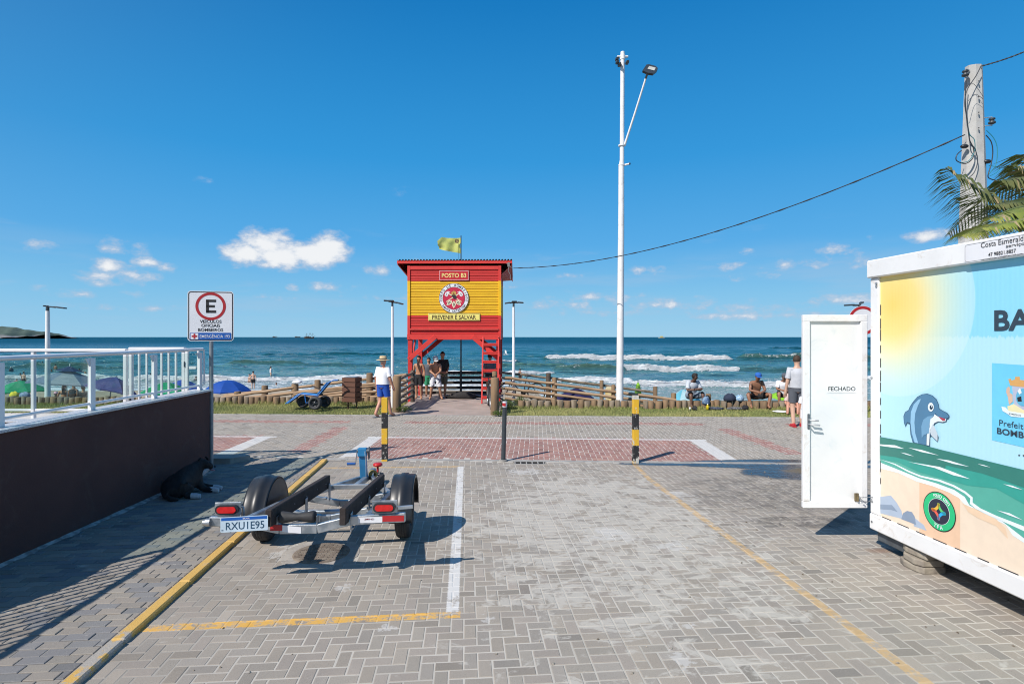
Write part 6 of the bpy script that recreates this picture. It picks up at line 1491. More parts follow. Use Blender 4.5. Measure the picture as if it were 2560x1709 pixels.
for y in (-.25, .25):
    k = MB(); k.tube([wl(719, 1008, y), wl(752, 984, y), wl(795, 989, y), wl(823, 955, y), wl(834, 950, y), wl(845, 950, y)], .022, 8); k.build('side_tube', wblu, WC)
    k = MB(); k.tube([wl(762, 986, y), wl(764, 1006, y), wl(783, 1006, y)], .016, 6); k.tube([wl(796, 988, y), wl(786, 1006, y)], .016, 6); k.build('frame', wblu, WC)
    k = MB(); k.bar(wl(779, 963, y), wl(803, 975, y), .05, .03, .006); k.tube([wl(803, 975, y), wl(800, 986, y)], .01, 6); k.build('armrest', wood_d, WC)
k = MB(); k.tube([wl(834, 950, -.25), wl(845, 949.5, -.25), wl(846, 949, 0), wl(845, 949.5, .25)], .02, 8); k.build('push_handle', blackp, WC)
for (px, py, y, r_) in ((788, 1007, -.42, 16.3), (758.5, 1004, .05, 15), (812, 1003, .38, 15), (762, 1001, .42, 12)):
    c = wl(px, py, y); rr_ = r_*sW; Mx = Matrix.Translation(c) @ Euler((PI/2, 0, 0)).to_matrix().to_4x4()
    k = MB(); k.lathe([(rr_*.5+rr_*.27+rr_*.25*math.cos(2*PI*i/12), .07*math.sin(2*PI*i/12)*1.25) for i in range(13)], Mx, 28); wh = k.build('wheel', mat('tyre grey', (.07, .07, .072), (.045, .045, .047), rough=.85, scale=8), WC)
    k = MB(); k.lathe([(0, .05), (rr_*.14, .05), (rr_*.16, .03), (rr_*.5, .02), (rr_*.56, .05), (rr_*.56, -.05), (rr_*.4, -.03), (0, -.03)], Mx, 20); k.build('rim', blackp, wh)
    k = MB()
    for i in range(5): a = 2*PI*i/5; k.bar(Mx @ Vector((0, 0, .045)), Mx @ Vector((rr_*.5*math.cos(a), rr_*.5*math.sin(a), .04)), .02, .015, .002)
    k.build('spokes', dgrey, wh)
k = MB(); k.tube([wl(788, 1007, -.4), wl(788, 1007, .3)], .018, 8); k.tube([wl(760, 1004, .0), wl(760, 1004, .4)], .016, 8); k.build('axle', dgrey, WC)

# ------------------------------------------------------------------ bicycles
def bicycle(label, loc, rz, frame_c, tilt=0):
    r = thing('bicycle', label, 'bicycle', loc, rz); R_ = .33
    fm = mat('bike frame '+label[:8], frame_c, rough=.35)
    W = [Vector((-.52, 0, R_)), Vector((.52, 0, R_))]
    for c in W:
        Mx = Matrix.Translation(c) @ Euler((PI/2, 0, 0)).to_matrix().to_4x4()
        k = MB(); k.lathe([(R_-.022+.022*math.cos(2*PI*i/8), .024*math.sin(2*PI*i/8)) for i in range(9)], Mx, 36); wh = k.build('wheel', black, r)
        k = MB(); k.lathe([(R_-.05, .01), (R_-.038, .013), (R_-.038, -.013), (R_-.05, -.01), (R_-.05, .01)], Mx, 30); 
        for i in range(14): a = 2*PI*i/14; k.tube([Mx @ Vector((.02, 0, .02)), Mx @ Vector(((R_-.045)*math.cos(a), (R_-.045)*math.sin(a), 0))], .0025, 4)
        k.tube([Mx @ Vector((0, 0, -.05)), Mx @ Vector((0, 0, .05))], .022, 10); k.build('rim', galv, wh)
    bb = Vector((-.06, 0, .29)); st = Vector((-.17, 0, .78)); ht = Vector((.34, 0, .80)); hb = Vector((.38, 0, .68))
    k = MB()
    for a, c, q_ in ((bb, st, .017), (st*.97+ht*.0+Vector((0, 0, .0)), ht, .017), (hb, bb, .02), (W[0], st, .011), (W[0], bb, .011), (ht, hb, .02)): k.tube([a, c], q_, 8)
    for s_ in (-.045, .045): k.tube([hb+Vector((0, s_, 0)), W[1]+Vector((0, s_, 0))], .013, 6)
    k.build('frame', fm, r)
    k = MB(); k.tube([ht, ht+Vector((-.03, 0, .16))], .014, 6); k.tube([ht+Vector((.06, -.30, .2)), ht+Vector((.03, -.14, .17)), ht+Vector((.0, 0, .16)), ht+Vector((.03, .14, .17)), ht+Vector((.06, .30, .2))], .014, 7); k.build('handlebar', blackp, r)
    k = MB(); k.tube([st, st+Vector((-.03, 0, .10))], .013, 6); k.ball(st+Vector((-.06, 0, .12)), .12, n=12, m_=6, squash=(1.1, .6, .3)); k.build('saddle', blackp, r)
    k = MB(); k.lathe([(.0, .01), (.09, .01), (.09, -.01), (0, -.01)], Matrix.Translation(bb+Vector((0, -.05, 0))) @ Euler((PI/2, 0, 0)).to_matrix().to_4x4(), 20); k.tube([bb+Vector((0, -.07, 0)), bb+Vector((.10, -.08, -.13))], .01, 6); k.box(bb+Vector((.10, -.13, -.14)), (.09, .1, .02)); k.tube([bb+Vector((0, .07, 0)), bb+Vector((-.10, .08, .13))], .01, 6); k.box(bb+Vector((-.10, .13, .14)), (.09, .1, .02)); k.build('crankset', blackp, r)
    return r
bicycle('black bicycle leaning against the rail fence right of the tower', (fx(1304, 19.9), 19.9, .02), math.radians(181), (.02, .02, .025))
bicycle('black bicycle seen end on beside the pale log post and ladder', (fx(1222, 17.8), 18.3, .0), math.radians(97), (.03, .03, .03))

# ------------------------------------------------------------------ beach umbrellas
def cloth(name, c1, c2=None, tl=.35):
    m, t, b, o = new_mat(name); c2 = c2 or tuple(x*.85 for x in c1)
    c = t.mix(t.step(t.noise(t.tc('Object'), 4, 4), .35, .65), c1, c2); t.put(b.inputs['Base Color'], c); b.inputs['Roughness'].default_value = .7
    tr = t.n.new('ShaderNodeBsdfTranslucent'); t.put(tr.inputs[0], c); ms = t.n.new('ShaderNodeMixShader'); ms.inputs[0].default_value = tl
    t.l.new(b.outputs[0], ms.inputs[1]); t.l.new(tr.outputs[0], ms.inputs[2]); t.l.new(ms.outputs[0], o.inputs[0]); return m
def umbrella(px, ptop, pedge, wpx, Y, label, cols, tilt=(0, 0), vent=None, n=8, ground=None, name='beach_umbrella', group='beach umbrellas', rot=.2, dome=1.45):
    top = at(px, ptop, Y); R_ = wpx/2*Y/FPX; H_ = (pedge-ptop)*Y/FPX
    gz = float(np.interp(Y, [20.6, 20.75, 25, 36, 47], [-.03, -1.15, -1.45, -1.85, -2.25])) if ground is None else ground
    r = thing(name, label, 'umbrella', (top.x, Y, gz), 0, group)
    Mt = Matrix.Translation((0, 0, top.z-gz)) @ Euler((tilt[0], tilt[1], rot)).to_matrix().to_4x4()
    rings = 6
    for s_ in range(n):
        vs = []; w_ = 3
        for i in range(rings+1):
            q_ = i/rings; rr = R_*q_; zz = -H_*q_**dome
            for j in range(w_+1):
                f = j/w_; a = 2*PI*(s_+f)/n; sag = math.cos(PI/n)/math.cos(2*PI*(f-.5)/n)
                vs.append(Mt @ Vector((rr*sag*math.cos(a), rr*sag*math.sin(a), zz-.03*R_*math.sin(PI*f)*q_*0+.02*math.sin(PI*f)*q_*q_*0)))
        for j in range(w_+1):
            f = j/w_; a = 2*PI*(s_+f)/n; sag = math.cos(PI/n)/math.cos(2*PI*(f-.5)/n); vs.append(Mt @ Vector((R_*sag*math.cos(a)*1.0, R_*sag*math.sin(a)*1.0, -H_-.06+.03*math.sin(PI*f))))
        k = MB(); k.add(vs, [(i*(w_+1)+j, i*(w_+1)+j+1, (i+1)*(w_+1)+j+1, (i+1)*(w_+1)+j) for i in range(rings+1) for j in range(w_)], False); k.build('canopy_panel', cols[s_ % len(cols)], r)
    k = MB()
    for s_ in range(n):
        a = 2*PI*s_/n; pts = []
        for i in range(6): q_ = i/5; pts.append(Mt @ Vector((R_*q_*math.cos(a), R_*q_*math.sin(a), -H_*q_**dome-.012)))
        k.tube(pts, .006, 4)
    k.build('ribs', galv, r)
    k = MB(); k.tube([Mt @ Vector((0, 0, .06)), Mt @ Vector((0, 0, -H_*1.3)), (0, 0, 0)], .02, 8); k.build('pole', galv, r)
    if vent:
        k = MB(); Rv = R_*.36; 
        for s_ in range(n):
            a, c = 2*PI*s_/n, 2*PI*(s_+1)/n; k.add([Mt @ Vector((0, 0, .16)), Mt @ Vector((Rv*math.cos(a), Rv*math.sin(a), -.06)), Mt @ Vector((Rv*math.cos(c), Rv*math.sin(c), -.06))], [(0, 1, 2)])
        k.build('vent_cap', vent, r)
        k = MB(); k.tube([Mt @ Vector((0, 0, .15)), Mt @ Vector((0, 0, .26))], .02, 6); k.build('finial', bwhite, r)
    return r
blu = cloth('umbrella blue', (.015, .10, .48)); grn = cloth('umbrella green', (.02, .42, .20)); greyb = cloth('umbrella grey blue', (.22, .30, .42)); navyc = cloth('umbrella navy', (.05, .08, .19)); pur = cloth('umbrella violet', (.14, .15, .42)); pal = cloth('umbrella pale', (.45, .5, .55))
umbrella(568, 950, 976, 112, 25, 'bright blue beach umbrella just right of the parking sign pole', [blu], dome=2.0)
umbrella(50, 951, 976, 112, 24, 'bright green beach umbrella at far left beside the yellow bag', [grn])
umbrella(173, 924, 958, 168, 23.5, 'large pale grey blue umbrella with navy vented top seen through the glass', [greyb, greyb, pal, greyb, navyc, greyb, pal, greyb], (math.radians(-4), math.radians(5)), navyc, dome=1.15)
umbrella(290, 942, 975, 120, 22.6, 'violet beach umbrella tipped to the right behind the glass railing', [pur, cloth('umbrella violet dark', (.09, .09, .28))], (math.radians(-8), math.radians(14)))
umbrella(414, 955, 980, 118, 24.5, 'green beach umbrella seen between the white pickets', [grn, cloth('umbrella deep green', (.01, .30, .13))])
umbrella(457, 948, 975, 100, 27, 'second blue beach umbrella behind the gate posts', [blu])
umbrella(1442, 970, 999, 112, 21.8, 'dark violet umbrella low behind the log rail fence right of the tower', [cloth('umbrella dark violet', (.035, .03, .12))], (0, math.radians(4)))
umbrella(1955, 976, 996, 60, 24, 'lime green umbrella edge beside the seated people near the container', [cloth('umbrella lime', (.30, .66, .04))], (math.radians(5), math.radians(10)), dome=1.1)
umbrella(1708, 972, 1000, 78, 22.5, 'pale turquoise umbrella behind the man seated on the logs', [cloth('umbrella turquoise', (.16, .55, .72)), cloth('umbrella ice', (.45, .70, .78))], (0, math.radians(-6)))
# closed lime umbrella
r = thing('closed_umbrella', 'closed lime green and black umbrella standing behind the right striped bollard', 'umbrella', (fx(1595, 21.5), 21.5, -1.15), 0)
ztp = EYE-(954-HY)*21.5/FPX+1.15
k = MB(); 
for s_ in range(16):
    a = 2*PI*s_/16
k.lathe([(.01, ztp), (.07, ztp-.12), (.13, ztp-.42), (.12, ztp-.55), (.09, ztp-.62)], None, 16); k.build('furled_cloth', cloth('lime cloth', (.30, .62, .04), (.03, .10, .02), .2), r)
k = MB(); k.tube([(0, 0, 0), (0, 0, ztp+.06)], .018, 8); k.build('pole', galv, r)
# surfboard behind the fence
r = thing('surfboard', 'short cream bodyboard with yellow tail standing behind the fence left of the tall pole', 'bodyboard', (fx(1523.5, 20.0), 20.0, .05), 0)
k = MB(); w_, h_ = .14, .48; pts = [(w_*x, y) for x, y in ((-.9, 0), (.9, 0), (1, .1), (1, h_-.1), (.8, h_-.02), (.4, h_), (-.4, h_), (-.8, h_-.02), (-1, h_-.1), (-1, .1))]
k.prism(pts, -.03, .03, Matrix(((1, 0, 0, 0), (0, 0, -1, 0), (0, 1, 0, 0), (0, 0, 0, 1)))); k.build('board', mat('board cream', (.75, .65, .42), (.72, .5, .15), rough=.4, scale=3), r)

# ------------------------------------------------------------------ people
skins = {'tan': (.44, .22, .13), 'dark': (.13, .065, .042), 'fair': (.58, .36, .26), 'brown': (.28, .135, .08), 'red': (.52, .25, .17)}
def skinm(k_): c = skins[k_]; return mat('skin '+k_, c, tuple(x*.9 for x in c), rough=.5, scale=8)
def clothm(name, c1, c2=None, sc__=6, lo=.35, hi=.65): return mat('cloth '+name, c1, c2, rough=.85, scale=sc__, bump=.25, bscale=25, lo=lo, hi=hi)
BASE = {'pelvis': (0, 0, .95), 'waist': (0, .0, 1.10), 'chest': (0, .015, 1.30), 'nb': (0, .0, 1.46), 'neck': (0, .01, 1.53), 'h1': (0, .02, 1.585), 'h2': (0, .02, 1.655), 'h3': (0, .01, 1.72),
        'shl': (-.175, 0, 1.41), 'ell': (-.235, -.03, 1.13), 'wrl': (-.255, .03, .89), 'hal': (-.26, .05, .80), 'shr': (.175, 0, 1.41), 'elr': (.235, -.03, 1.13), 'wrr': (.255, .03, .89), 'har': (.26, .05, .80),
        'hil': (-.09, 0, .90), 'knl': (-.10, .03, .49), 'anl': (-.105, -.02, .08), 'tol': (-.12, .13, .025), 'hir': (.09, 0, .90), 'knr': (.10, .03, .49), 'anr': (.105, -.02, .08), 'tor': (.12, .13, .025)}
SIT = {'pelvis': (0, 0, .36), 'waist': (0, .03, .50), 'chest': (0, .10, .70), 'nb': (0, .17, .84), 'neck': (0, .21, .89), 'h1': (0, .25, .94), 'h2': (0, .27, 1.005), 'h3': (0, .25, 1.07),
       'shl': (-.175, .14, .80), 'ell': (-.24, .22, .56), 'wrl': (-.08, .40, .52), 'hal': (-.03, .44, .50), 'shr': (.175, .14, .80), 'elr': (.24, .22, .56), 'wrr': (.08, .40, .53), 'har': (.04, .44, .52),
       'hil': (-.10, .02, .33), 'knl': (-.22, .40, .44), 'anl': (-.22, .42, .08), 'tol': (-.25, .55, .025), 'hir': (.10, .02, .33), 'knr': (.22, .40, .44), 'anr': (.22, .42, .08), 'tor': (.25, .55, .025)}
RAD = {'pelvis': (.155, .105), 'waist': (.128, .09), 'chest': (.155, .105), 'nb': (.07, .06), 'neck': (.055, .055), 'h1': (.068, .078), 'h2': (.084, .098), 'h3': (.062, .07),
       'sh': .058, 'el': .042, 'wr': .03, 'ha': .034, 'hi': .088, 'kn': .058, 'an': .042, 'to': .036}
EDG = [('pelvis', 'waist'), ('waist', 'chest'), ('chest', 'nb'), ('nb', 'neck'), ('neck', 'h1'), ('h1', 'h2'), ('h2', 'h3')]+[(a+s_, b_+s_) for s_ in 'lr' for a, b_ in (('sh', 'el'), ('el', 'wr'), ('wr', 'ha'), ('hi', 'kn'), ('kn', 'an'), ('an', 'to'))]+[('chest', 'shl'), ('chest', 'shr'), ('pelvis', 'hil'), ('pelvis', 'hir')]
def person(label, loc, h, rz, skin='tan', pose=None, ov=None, shirt=None, shorts=None, hair=None, hat=None, shoes=None, near=True, long_shorts=.62, fat=1.0, female=False, bikini=None, hairlong=False, group=None, sleeves=True):
    r = thing('person', label, 'person', loc, rz, group); s = h/1.75
    J = dict(SIT if pose == 'sit' else BASE); J.update(ov or {}); J = {k_: Vector(v)*s for k_, v in J.items()}
    names = [n_ for n_ in J if n_ != 'look']; me = bpy.data.meshes.new('body'); vs = [J[n_] for n_ in names]; ed = [(names.index(a), names.index(b_)) for a, b_ in EDG]
    rad = []
    for n_ in names:
        q_ = RAD.get(n_) or RAD[n_[:2]]
        if not isinstance(q_, tuple): q_ = (q_, q_)
        f = s*1.1*(fat if n_ in ('pelvis', 'waist', 'chest') else 1)*(.9 if female and n_ in ('chest', 'waist') else 1); rad.append((q_[0]*f, q_[1]*f))
    if near:
        for s__ in 'lr':
            d_ = (J['ha'+s__]-J['wr'+s__]).normalized(); x_ = d_.cross(Vector((0, 1, .2))); x_ = x_.normalized() if x_.length > .1 else Vector((1, 0, 0)); c_ = x_.cross(d_).normalized()*(1 if s__ == 'l' else 1)
            hi_ = names.index('ha'+s__)
            for fi, (o_, L_) in enumerate(((-.03, .065), (-.01, .078), (.01, .072), (.03, .055))):
                a = J['ha'+s__]+x_*o_*s+d_*.02*s; b1 = a+d_*L_*.55*s; b2 = b1+(d_*.8+Vector((0, .5, 0))).normalized()*L_*.5*s
                k0 = len(vs); vs += [a, b1, b2]; ed += [(hi_, k0), (k0, k0+1), (k0+1, k0+2)]; rad += [(.012*s,)*2, (.0105*s,)*2, (.009*s,)*2]
            a = J['wr'+s__].lerp(J['ha'+s__], .6)+Vector((0, .035*s, 0)); k0 = len(vs); vs += [a, a+(d_+Vector((0, .9, 0))).normalized()*.045*s]; ed += [(hi_, k0), (k0, k0+1)]; rad += [(.013*s,)*2, (.010*s,)*2]
    me.from_pydata([tuple(v) for v in vs], ed, []); me.materials.append(skinm(skin))
    bo_ = bpy.data.objects.new('body', me); COL.objects.link(bo_); bo_.parent = r; WM[bo_.name] = WM[r.name]
    md = bo_.modifiers.new('skin', 'SKIN'); md.use_smooth_shade = True; sk = me.skin_vertices[0].data if me.skin_vertices else None
    if sk is None:
        bm = bmesh.new(); bm.from_mesh(me); bm.verts.layers.skin.verify(); bm.to_mesh(me); bm.free(); sk = me.skin_vertices[0].data
    for i, q_ in enumerate(rad): sk[i].radius = q_; sk[i].use_root = (i == 0)
    sb = bo_.modifiers.new('smooth', 'SUBSURF'); sb.levels = sb.render_levels = 2 if near else 1
    hc = J['h2']; fd = (J['h2']-J['h1']).normalized(); face = Vector((0, 1, 0)); 
    if 'look' in J: face = J['look'].normalized()
    xa = face.cross(fd).normalized(); fw_ = fd.cross(xa).normalized(); Mh = Matrix((xa, fw_, fd)).transposed().to_4x4(); Mh.translation = hc   # x right, y front, z up
    sm = skinm(skin)
    if near:
        k = MB(); k.add([Mh @ Vector(v)*1 for v in ((-.014*s, .082*s, -.03*s), (.014*s, .082*s, -.03*s), (0, .108*s, -.028*s), (0, .088*s, .02*s))], [(0, 1, 2), (0, 2, 3), (1, 3, 2), (0, 3, 1)]); 
        for sx in (-1, 1): k.ball((0, 0, 0), .022*s, Mh @ T((sx*.084*s, -.005*s, -.005*s)), 8, 6, (.4, .8, 1.2))
        k.build('nose_and_ears', sm, r)
        for sx in (-1, 1): k = MB(); k.ball((0, 0, 0), .0085*s, Mh @ T((sx*.032*s, .082*s, .008*s)), 8, 6, (1.2, .7, .8)); k.build('eye', mat('eye dark', (.02, .015, .012), rough=.3), r)
        k = MB(); k.ball((0, 0, 0), .02*s, Mh @ T((0, .08*s, -.052*s)), 8, 6, (1.1, .4, .28)); k.build('mouth', mat('lip', (.30, .10, .08), rough=.5), r)
    if hair:
        hm_ = mat(f'hair {hair}', {'black': (.014, .011, .01), 'brown': (.05, .03, .018), 'grey': (.35, .33, .3), 'blond': (.42, .27, .10)}[hair], rough=.75, scale=30, bump=.5, bscale=90)
        k = MB(); kk = MB(); kk.ball((0, 0, 0), 1, None, 16, 12)
        keep = [f for f in kk.f if all(not (kk.v[i][1] > .35 and kk.v[i][2] < .30) and kk.v[i][2] > -.55+.35*max(0, kk.v[i][1]) for i in f)]
        k.add([Mh @ Vector((v[0]*.092*s, v[1]*.108*s-.006*s, v[2]*.108*s+.018*s)) for v in kk.v], keep, True)
        if hairlong: 
            k.tube([Mh @ Vector((0, -.07*s, .02*s)), Mh @ Vector((0, -.10*s, -.10*s)), J['nb']+Vector((0, -.08*s, -.02)), J['chest']+Vector((0, -.12*s, .02))], [(.06*s, .05*s), (.07*s, .05*s), (.07*s, .03*s), (.03*s, .015*s)], 9)
        k.build('hair', hm_, r)
    if shirt:
        m_ = shirt; f = fat*s; k = MB(); a = J['pelvis']+Vector((0, 0, .02*s)); up_ = Vector((0, 1, 0))
        P_ = [a, J['waist'], J['waist'].lerp(J['chest'], .5), J['chest'], J['chest'].lerp(J['nb'], .55), J['nb']+Vector((0, 0, .0))]
        k.tube(P_, [(.190*f, .142*f), (.180*f, .138*f), (.186*f, .140*f), (.200*f, .150*f), (.196*s, .145*s), (.088*s, .082*s)], 20, cap=False, up=(0, 1, 0))
        if sleeves:
            for q_ in 'lr':
                sh, el = J['sh'+q_], J['el'+q_]; inn = J['chest'].lerp(sh, .55)+Vector((0, 0, .03*s)); k.tube([inn, sh+Vector((0, 0, .006*s)), sh.lerp(el, .4), sh.lerp(el, .78)], [(.085*s, .085*s), (.076*s, .078*s), (.070*s, .07*s), (.074*s, .072*s)], 12, cap=False)
        so_ = k.build('shirt', m_, r)
    if shorts:
        k = MB(); w_ = J['waist'].lerp(J['pelvis'], .62); f = s*fat
        k.tube([w_, J['pelvis'], J['pelvis'].lerp((J['hil']+J['hir'])/2, 1.0)+Vector((0, 0, -.03*s))], [(.162*f, .115*f), (.178*f, .126*f), (.172*s, .12*s)], 18, cap=False, up=(0, 1, 0))
        for q_ in 'lr':
            hi, kn, an = J['hi'+q_], J['kn'+q_], J['an'+q_]; e = hi.lerp(kn, min(1, long_shorts)); k.tube([hi+Vector((0, 0, .05*s)), hi.lerp(kn, .3), e], [(.105*s, .118*s), (.102*s, .108*s), (.092*s, .096*s)], 14, cap=False)
        k.build('shorts', shorts, r)
    if bikini:
        k = MB(); w_ = J['pelvis']; k.tube([w_+Vector((0, 0, .04*s)), w_+Vector((0, 0, -.06*s))], [(.172*s, .12*s), (.165*s, .12*s)], 16, cap=False, up=(0, 1, 0)); c_ = J['chest']; k.tube([c_+Vector((0, 0, .02*s)), c_+Vector((0, 0, -.03*s))], [(.165*s, .118*s)]*2, 16, cap=False, up=(0, 1, 0)); k.build('swimwear', bikini, r)
    if hat:
        kind, m_ = hat; k = MB(); Mx = Mh @ T((0, -.005*s, .035*s))
        if kind == 'straw':
            k.lathe([(.20*s, -.012*s), (.19*s, .0), (.105*s, .012*s), (.10*s, .095*s), (.085*s, .115*s), (0, .105*s)], Mx, 24); ho_ = k.build('straw_hat', m_, r); k = MB(); k.lathe([(.108*s, .014*s), (.106*s, .04*s)], Mx, 24); k.build('hat_band', lettr, ho_)
        elif kind == 'cap':
            k.lathe([(.100*s, -.01*s), (.103*s, .03*s), (.085*s, .075*s), (.04*s, .095*s), (0, .1*s)], Mx, 18)
            Mv = Mh @ T((0, .09*s, .025*s)); k.prism([(.085*s*math.cos(a), .085*s*math.sin(a)) for a in [PI*i/10 for i in range(11)]], 0, .008*s, Mv); k.build('cap', m_, r)
        elif kind == 'bucket':
            k.lathe([(.14*s, -.03*s), (.105*s, .03*s), (.09*s, .09*s), (0, .095*s)], Mx, 18); k.build('sun_hat', m_, r)
    if shoes:
        for q_ in 'lr':
            a, c = J['an'+q_], J['to'+q_]; d_ = (c-a); d_.z = 0; d_ = d_.normalized() if d_.length > 0 else Vector((0, 1, 0))
            k = MB(); base = Vector((a.x, a.y, 0 if a.z < .2 else a.z-.08*s)); x_ = Vector((0, 0, 1)).cross(d_)
            Mx = Matrix((x_, d_, Vector((0, 0, 1)))).transposed().to_4x4(); Mx.translation = base
            hgt_ = .085*s if shoes[1] == 'shoe' else .022*s
            if shoes[1] == 'shoe':
                k.tube([Mx @ Vector((0, -.07*s, .045*s)), Mx @ Vector((0, 0, .055*s)), Mx @ Vector((0, .1*s, .04*s)), Mx @ Vector((0, .18*s, .025*s))], [(.035*s, .04*s), (.045*s, .055*s), (.05*s, .04*s), (.025*s, .02*s)], 10)
            k.box((0, .05*s, .012*s), (.095*s, .27*s, .022*s), Mx, .008*s); k.build('shoe' if shoes[1] == 'shoe' else 'flip_flop', shoes[0], r)
    return r
def gp(px, py): g_ = G(px, py); return (g_.x, g_.y, 0)
wtee = clothm('white', (.80, .80, .82), (.74, .74, .77)); bshort = clothm('royal blue', (.012, .08, .42)); blk = clothm('black', (.015, .015, .018)); gry_t = clothm('grey', (.48, .50, .54)); dkg = clothm('charcoal', (.09, .10, .12)); straw = mat('straw', (.58, .45, .27), (.45, .33, .18), rough=.8, scale=20, bump=.4, bscale=80)
flipm = mat('flip flop rubber', (.10, .12, .15), rough=.8)
c_ = gp(957, 1042)
person('man in white shirt, blue shorts and straw hat walking along the promenade', c_, 1.70, math.radians(-28), 'red', ov={'hil': (-.09, .0, .90), 'knl': (-.10, .02, .49), 'anl': (-.11, -.20, .10), 'tol': (-.11, -.06, .03), 'knr': (.11, .12, .50), 'anr': (.12, .22, .08), 'tor': (.13, .37, .04), 'elr': (.26, .02, 1.14), 'wrr': (.27, .12, .92), 'har': (.27, .16, .84), 'look': (.25, 1, -.05)}, shirt=wtee, shorts=bshort, hair='grey', hat=('straw', straw), shoes=(flipm, 'flip'), fat=1.16, long_shorts=.72)
c_ = gp(1047, 997)
person('boy with bare chest and black shorts standing by the left tower leg', c_, 1.58, math.radians(165), 'tan', shorts=blk, hair='black', ov={'look': (.35, 1, -.1), 'tol': (-.16, .12, .02)}, long_shorts=.8, fat=.86)
prt = clothm('white print', (.75, .75, .78), (.12, .13, .16), 9, .52, .58)
c_ = gp(1088, 998)
person('bare chested man in white patterned shorts and light cap bending forward under the tower', c_, 1.66, math.radians(190), 'tan', shorts=prt, hat=('cap', clothm('cap light', (.6, .6, .6))), hair='black', long_shorts=.98, ov={'waist': (0, .0, 1.10), 'chest': (0, .07, 1.28), 'nb': (0, .16, 1.42), 'neck': (0, .20, 1.47), 'h1': (0, .25, 1.50), 'h2': (0, .29, 1.555), 'h3': (0, .30, 1.62), 'shl': (-.18, .14, 1.36), 'shr': (.18, .14, 1.36), 'ell': (-.20, .22, 1.10), 'elr': (.20, .22, 1.10), 'wrl': (-.05, .34, 1.0), 'wrr': (.06, .34, 1.0), 'hal': (-.02, .36, .95), 'har': (.03, .37, .95), 'knl': (-.16, .04, .49), 'anl': (-.24, -.02, .08), 'tol': (-.27, .12, .03), 'knr': (.13, .05, .49), 'anr': (.19, -.02, .08), 'tor': (.22, .12, .03), 'look': (-.2, 1, -.4)})
c_ = gp(1106, 995)
person('man in black polo shirt leaning beside the others under the tower', c_, 1.72, math.radians(205), 'tan', shirt=blk, shorts=clothm('olive', (.10, .10, .07)), hair='black', ov={'wrr': (.12, .22, 1.0), 'elr': (.25, .06, 1.12), 'har': (.04, .26, 1.0), 'wrl': (-.10, .24, .98), 'hal': (-.02, .28, .98), 'look': (.5, 1, 0)}, long_shorts=.9)
c_ = gp(1072, 991)
person('person in dark shirt and green shorts half hidden behind the capped man under the tower', c_, 1.48, math.radians(180), 'tan', shirt=dkg, shorts=clothm('green', (.03, .28, .14)), hair='black', long_shorts=.9)
# seated person behind the ladder
person('person in dark grey shirt and black cap seen from behind through the ladder', (fx(1225, 21.6), 21.6, .0), 1.62, math.radians(5), 'tan', shirt=clothm('slate', (.12, .14, .18)), shorts=blk, hat=('cap', blk), hair='black', ov={'look': (-.3, 1, -.2)})
def seat_at(px, py): g_ = G(px, py); return (g_.x, g_.y+.45, 0)
person('seated man in light shirt and denim shorts with arms crossed on the log edging', seat_at(1738, 1020), 1.74, math.radians(192), 'dark', 'sit', ov={'look': (-.9, .6, -.15), 'wrl': (.02, .40, .60), 'hal': (.08, .42, .60), 'wrr': (-.02, .44, .62), 'har': (-.08, .44, .62)}, shirt=clothm('light grey', (.50, .54, .60)), shorts=clothm('denim', (.22, .27, .34)), hair='black', long_shorts=.95, shoes=(mat('sandal brown', (.08, .05, .04), rough=.8), 'flip'))
person('bare chested man in blue cap sitting on the logs near the container', seat_at(1903, 1021), 1.76, math.radians(176), 'brown', 'sit', ov={'look': (0, .8, -.6), 'knl': (-.36, .38, .46), 'anl': (-.26, .42, .08), 'tol': (-.28, .54, .03), 'knr': (.36, .38, .46), 'anr': (.28, .44, .08), 'tor': (.30, .58, .03)}, shorts=blk, hat=('cap', clothm('cap blue', (.02, .12, .45))), hair='black', long_shorts=.7)
person('seated person in white shirt and dark shorts partly behind the walker near the container', seat_at(1972, 1014), 1.66, math.radians(170), 'brown', 'sit', shirt=wtee, shorts=blk, hair='black', hat=('cap', dkg))
person('person sitting low on the grass with bare arms around knees beside the container', (fx(1985, 17.2), 17.2, -.22), 1.6, math.radians(150), 'red', 'sit', ov={'knl': (-.15, .38, .60), 'knr': (.15, .38, .60), 'anl': (-.15, .55, .30), 'anr': (.15, .6, .30), 'tol': (-.15, .68, .26), 'tor': (.15, .72, .26), 'wrl': (-.12, .5, .45), 'wrr': (.1, .5, .45)}, shirt=clothm('pale pink', (.6, .45, .42)), shorts=clothm('white shorts', (.7, .7, .7)), hair='brown')
c_ = gp(1993, 1066)
person('man in sleeveless grey shirt, dark shorts and red shoes standing by the container door', c_, 1.80, math.radians(-10), 'fair', shirt=gry_t, shorts=dkg, hair='brown', shoes=(mat('red shoe', (.50, .03, .04), rough=.6), 'shoe'), long_shorts=.72, ov={'look': (.6, 1, 0), 'wrr': (.22, .18, 1.0), 'har': (.2, .24, .98), 'anl': (-.1, -.06, .08), 'anr': (.12, .05, .08), 'tor': (.15, .2, .03)}, fat=1.02)
c_ = gp(2015, 1080)
person('child in white shorts and pink sandals almost hidden by the container door', c_, 1.02, math.radians(-25), 'red', shirt=wtee, shorts=wtee, hair='brown', shoes=(mat('pink sandal', (.60, .15, .16), rough=.6), 'shoe'), long_shorts=.8, ov={'anl': (-.12, .0, .08), 'knl': (-.12, .05, .49)})
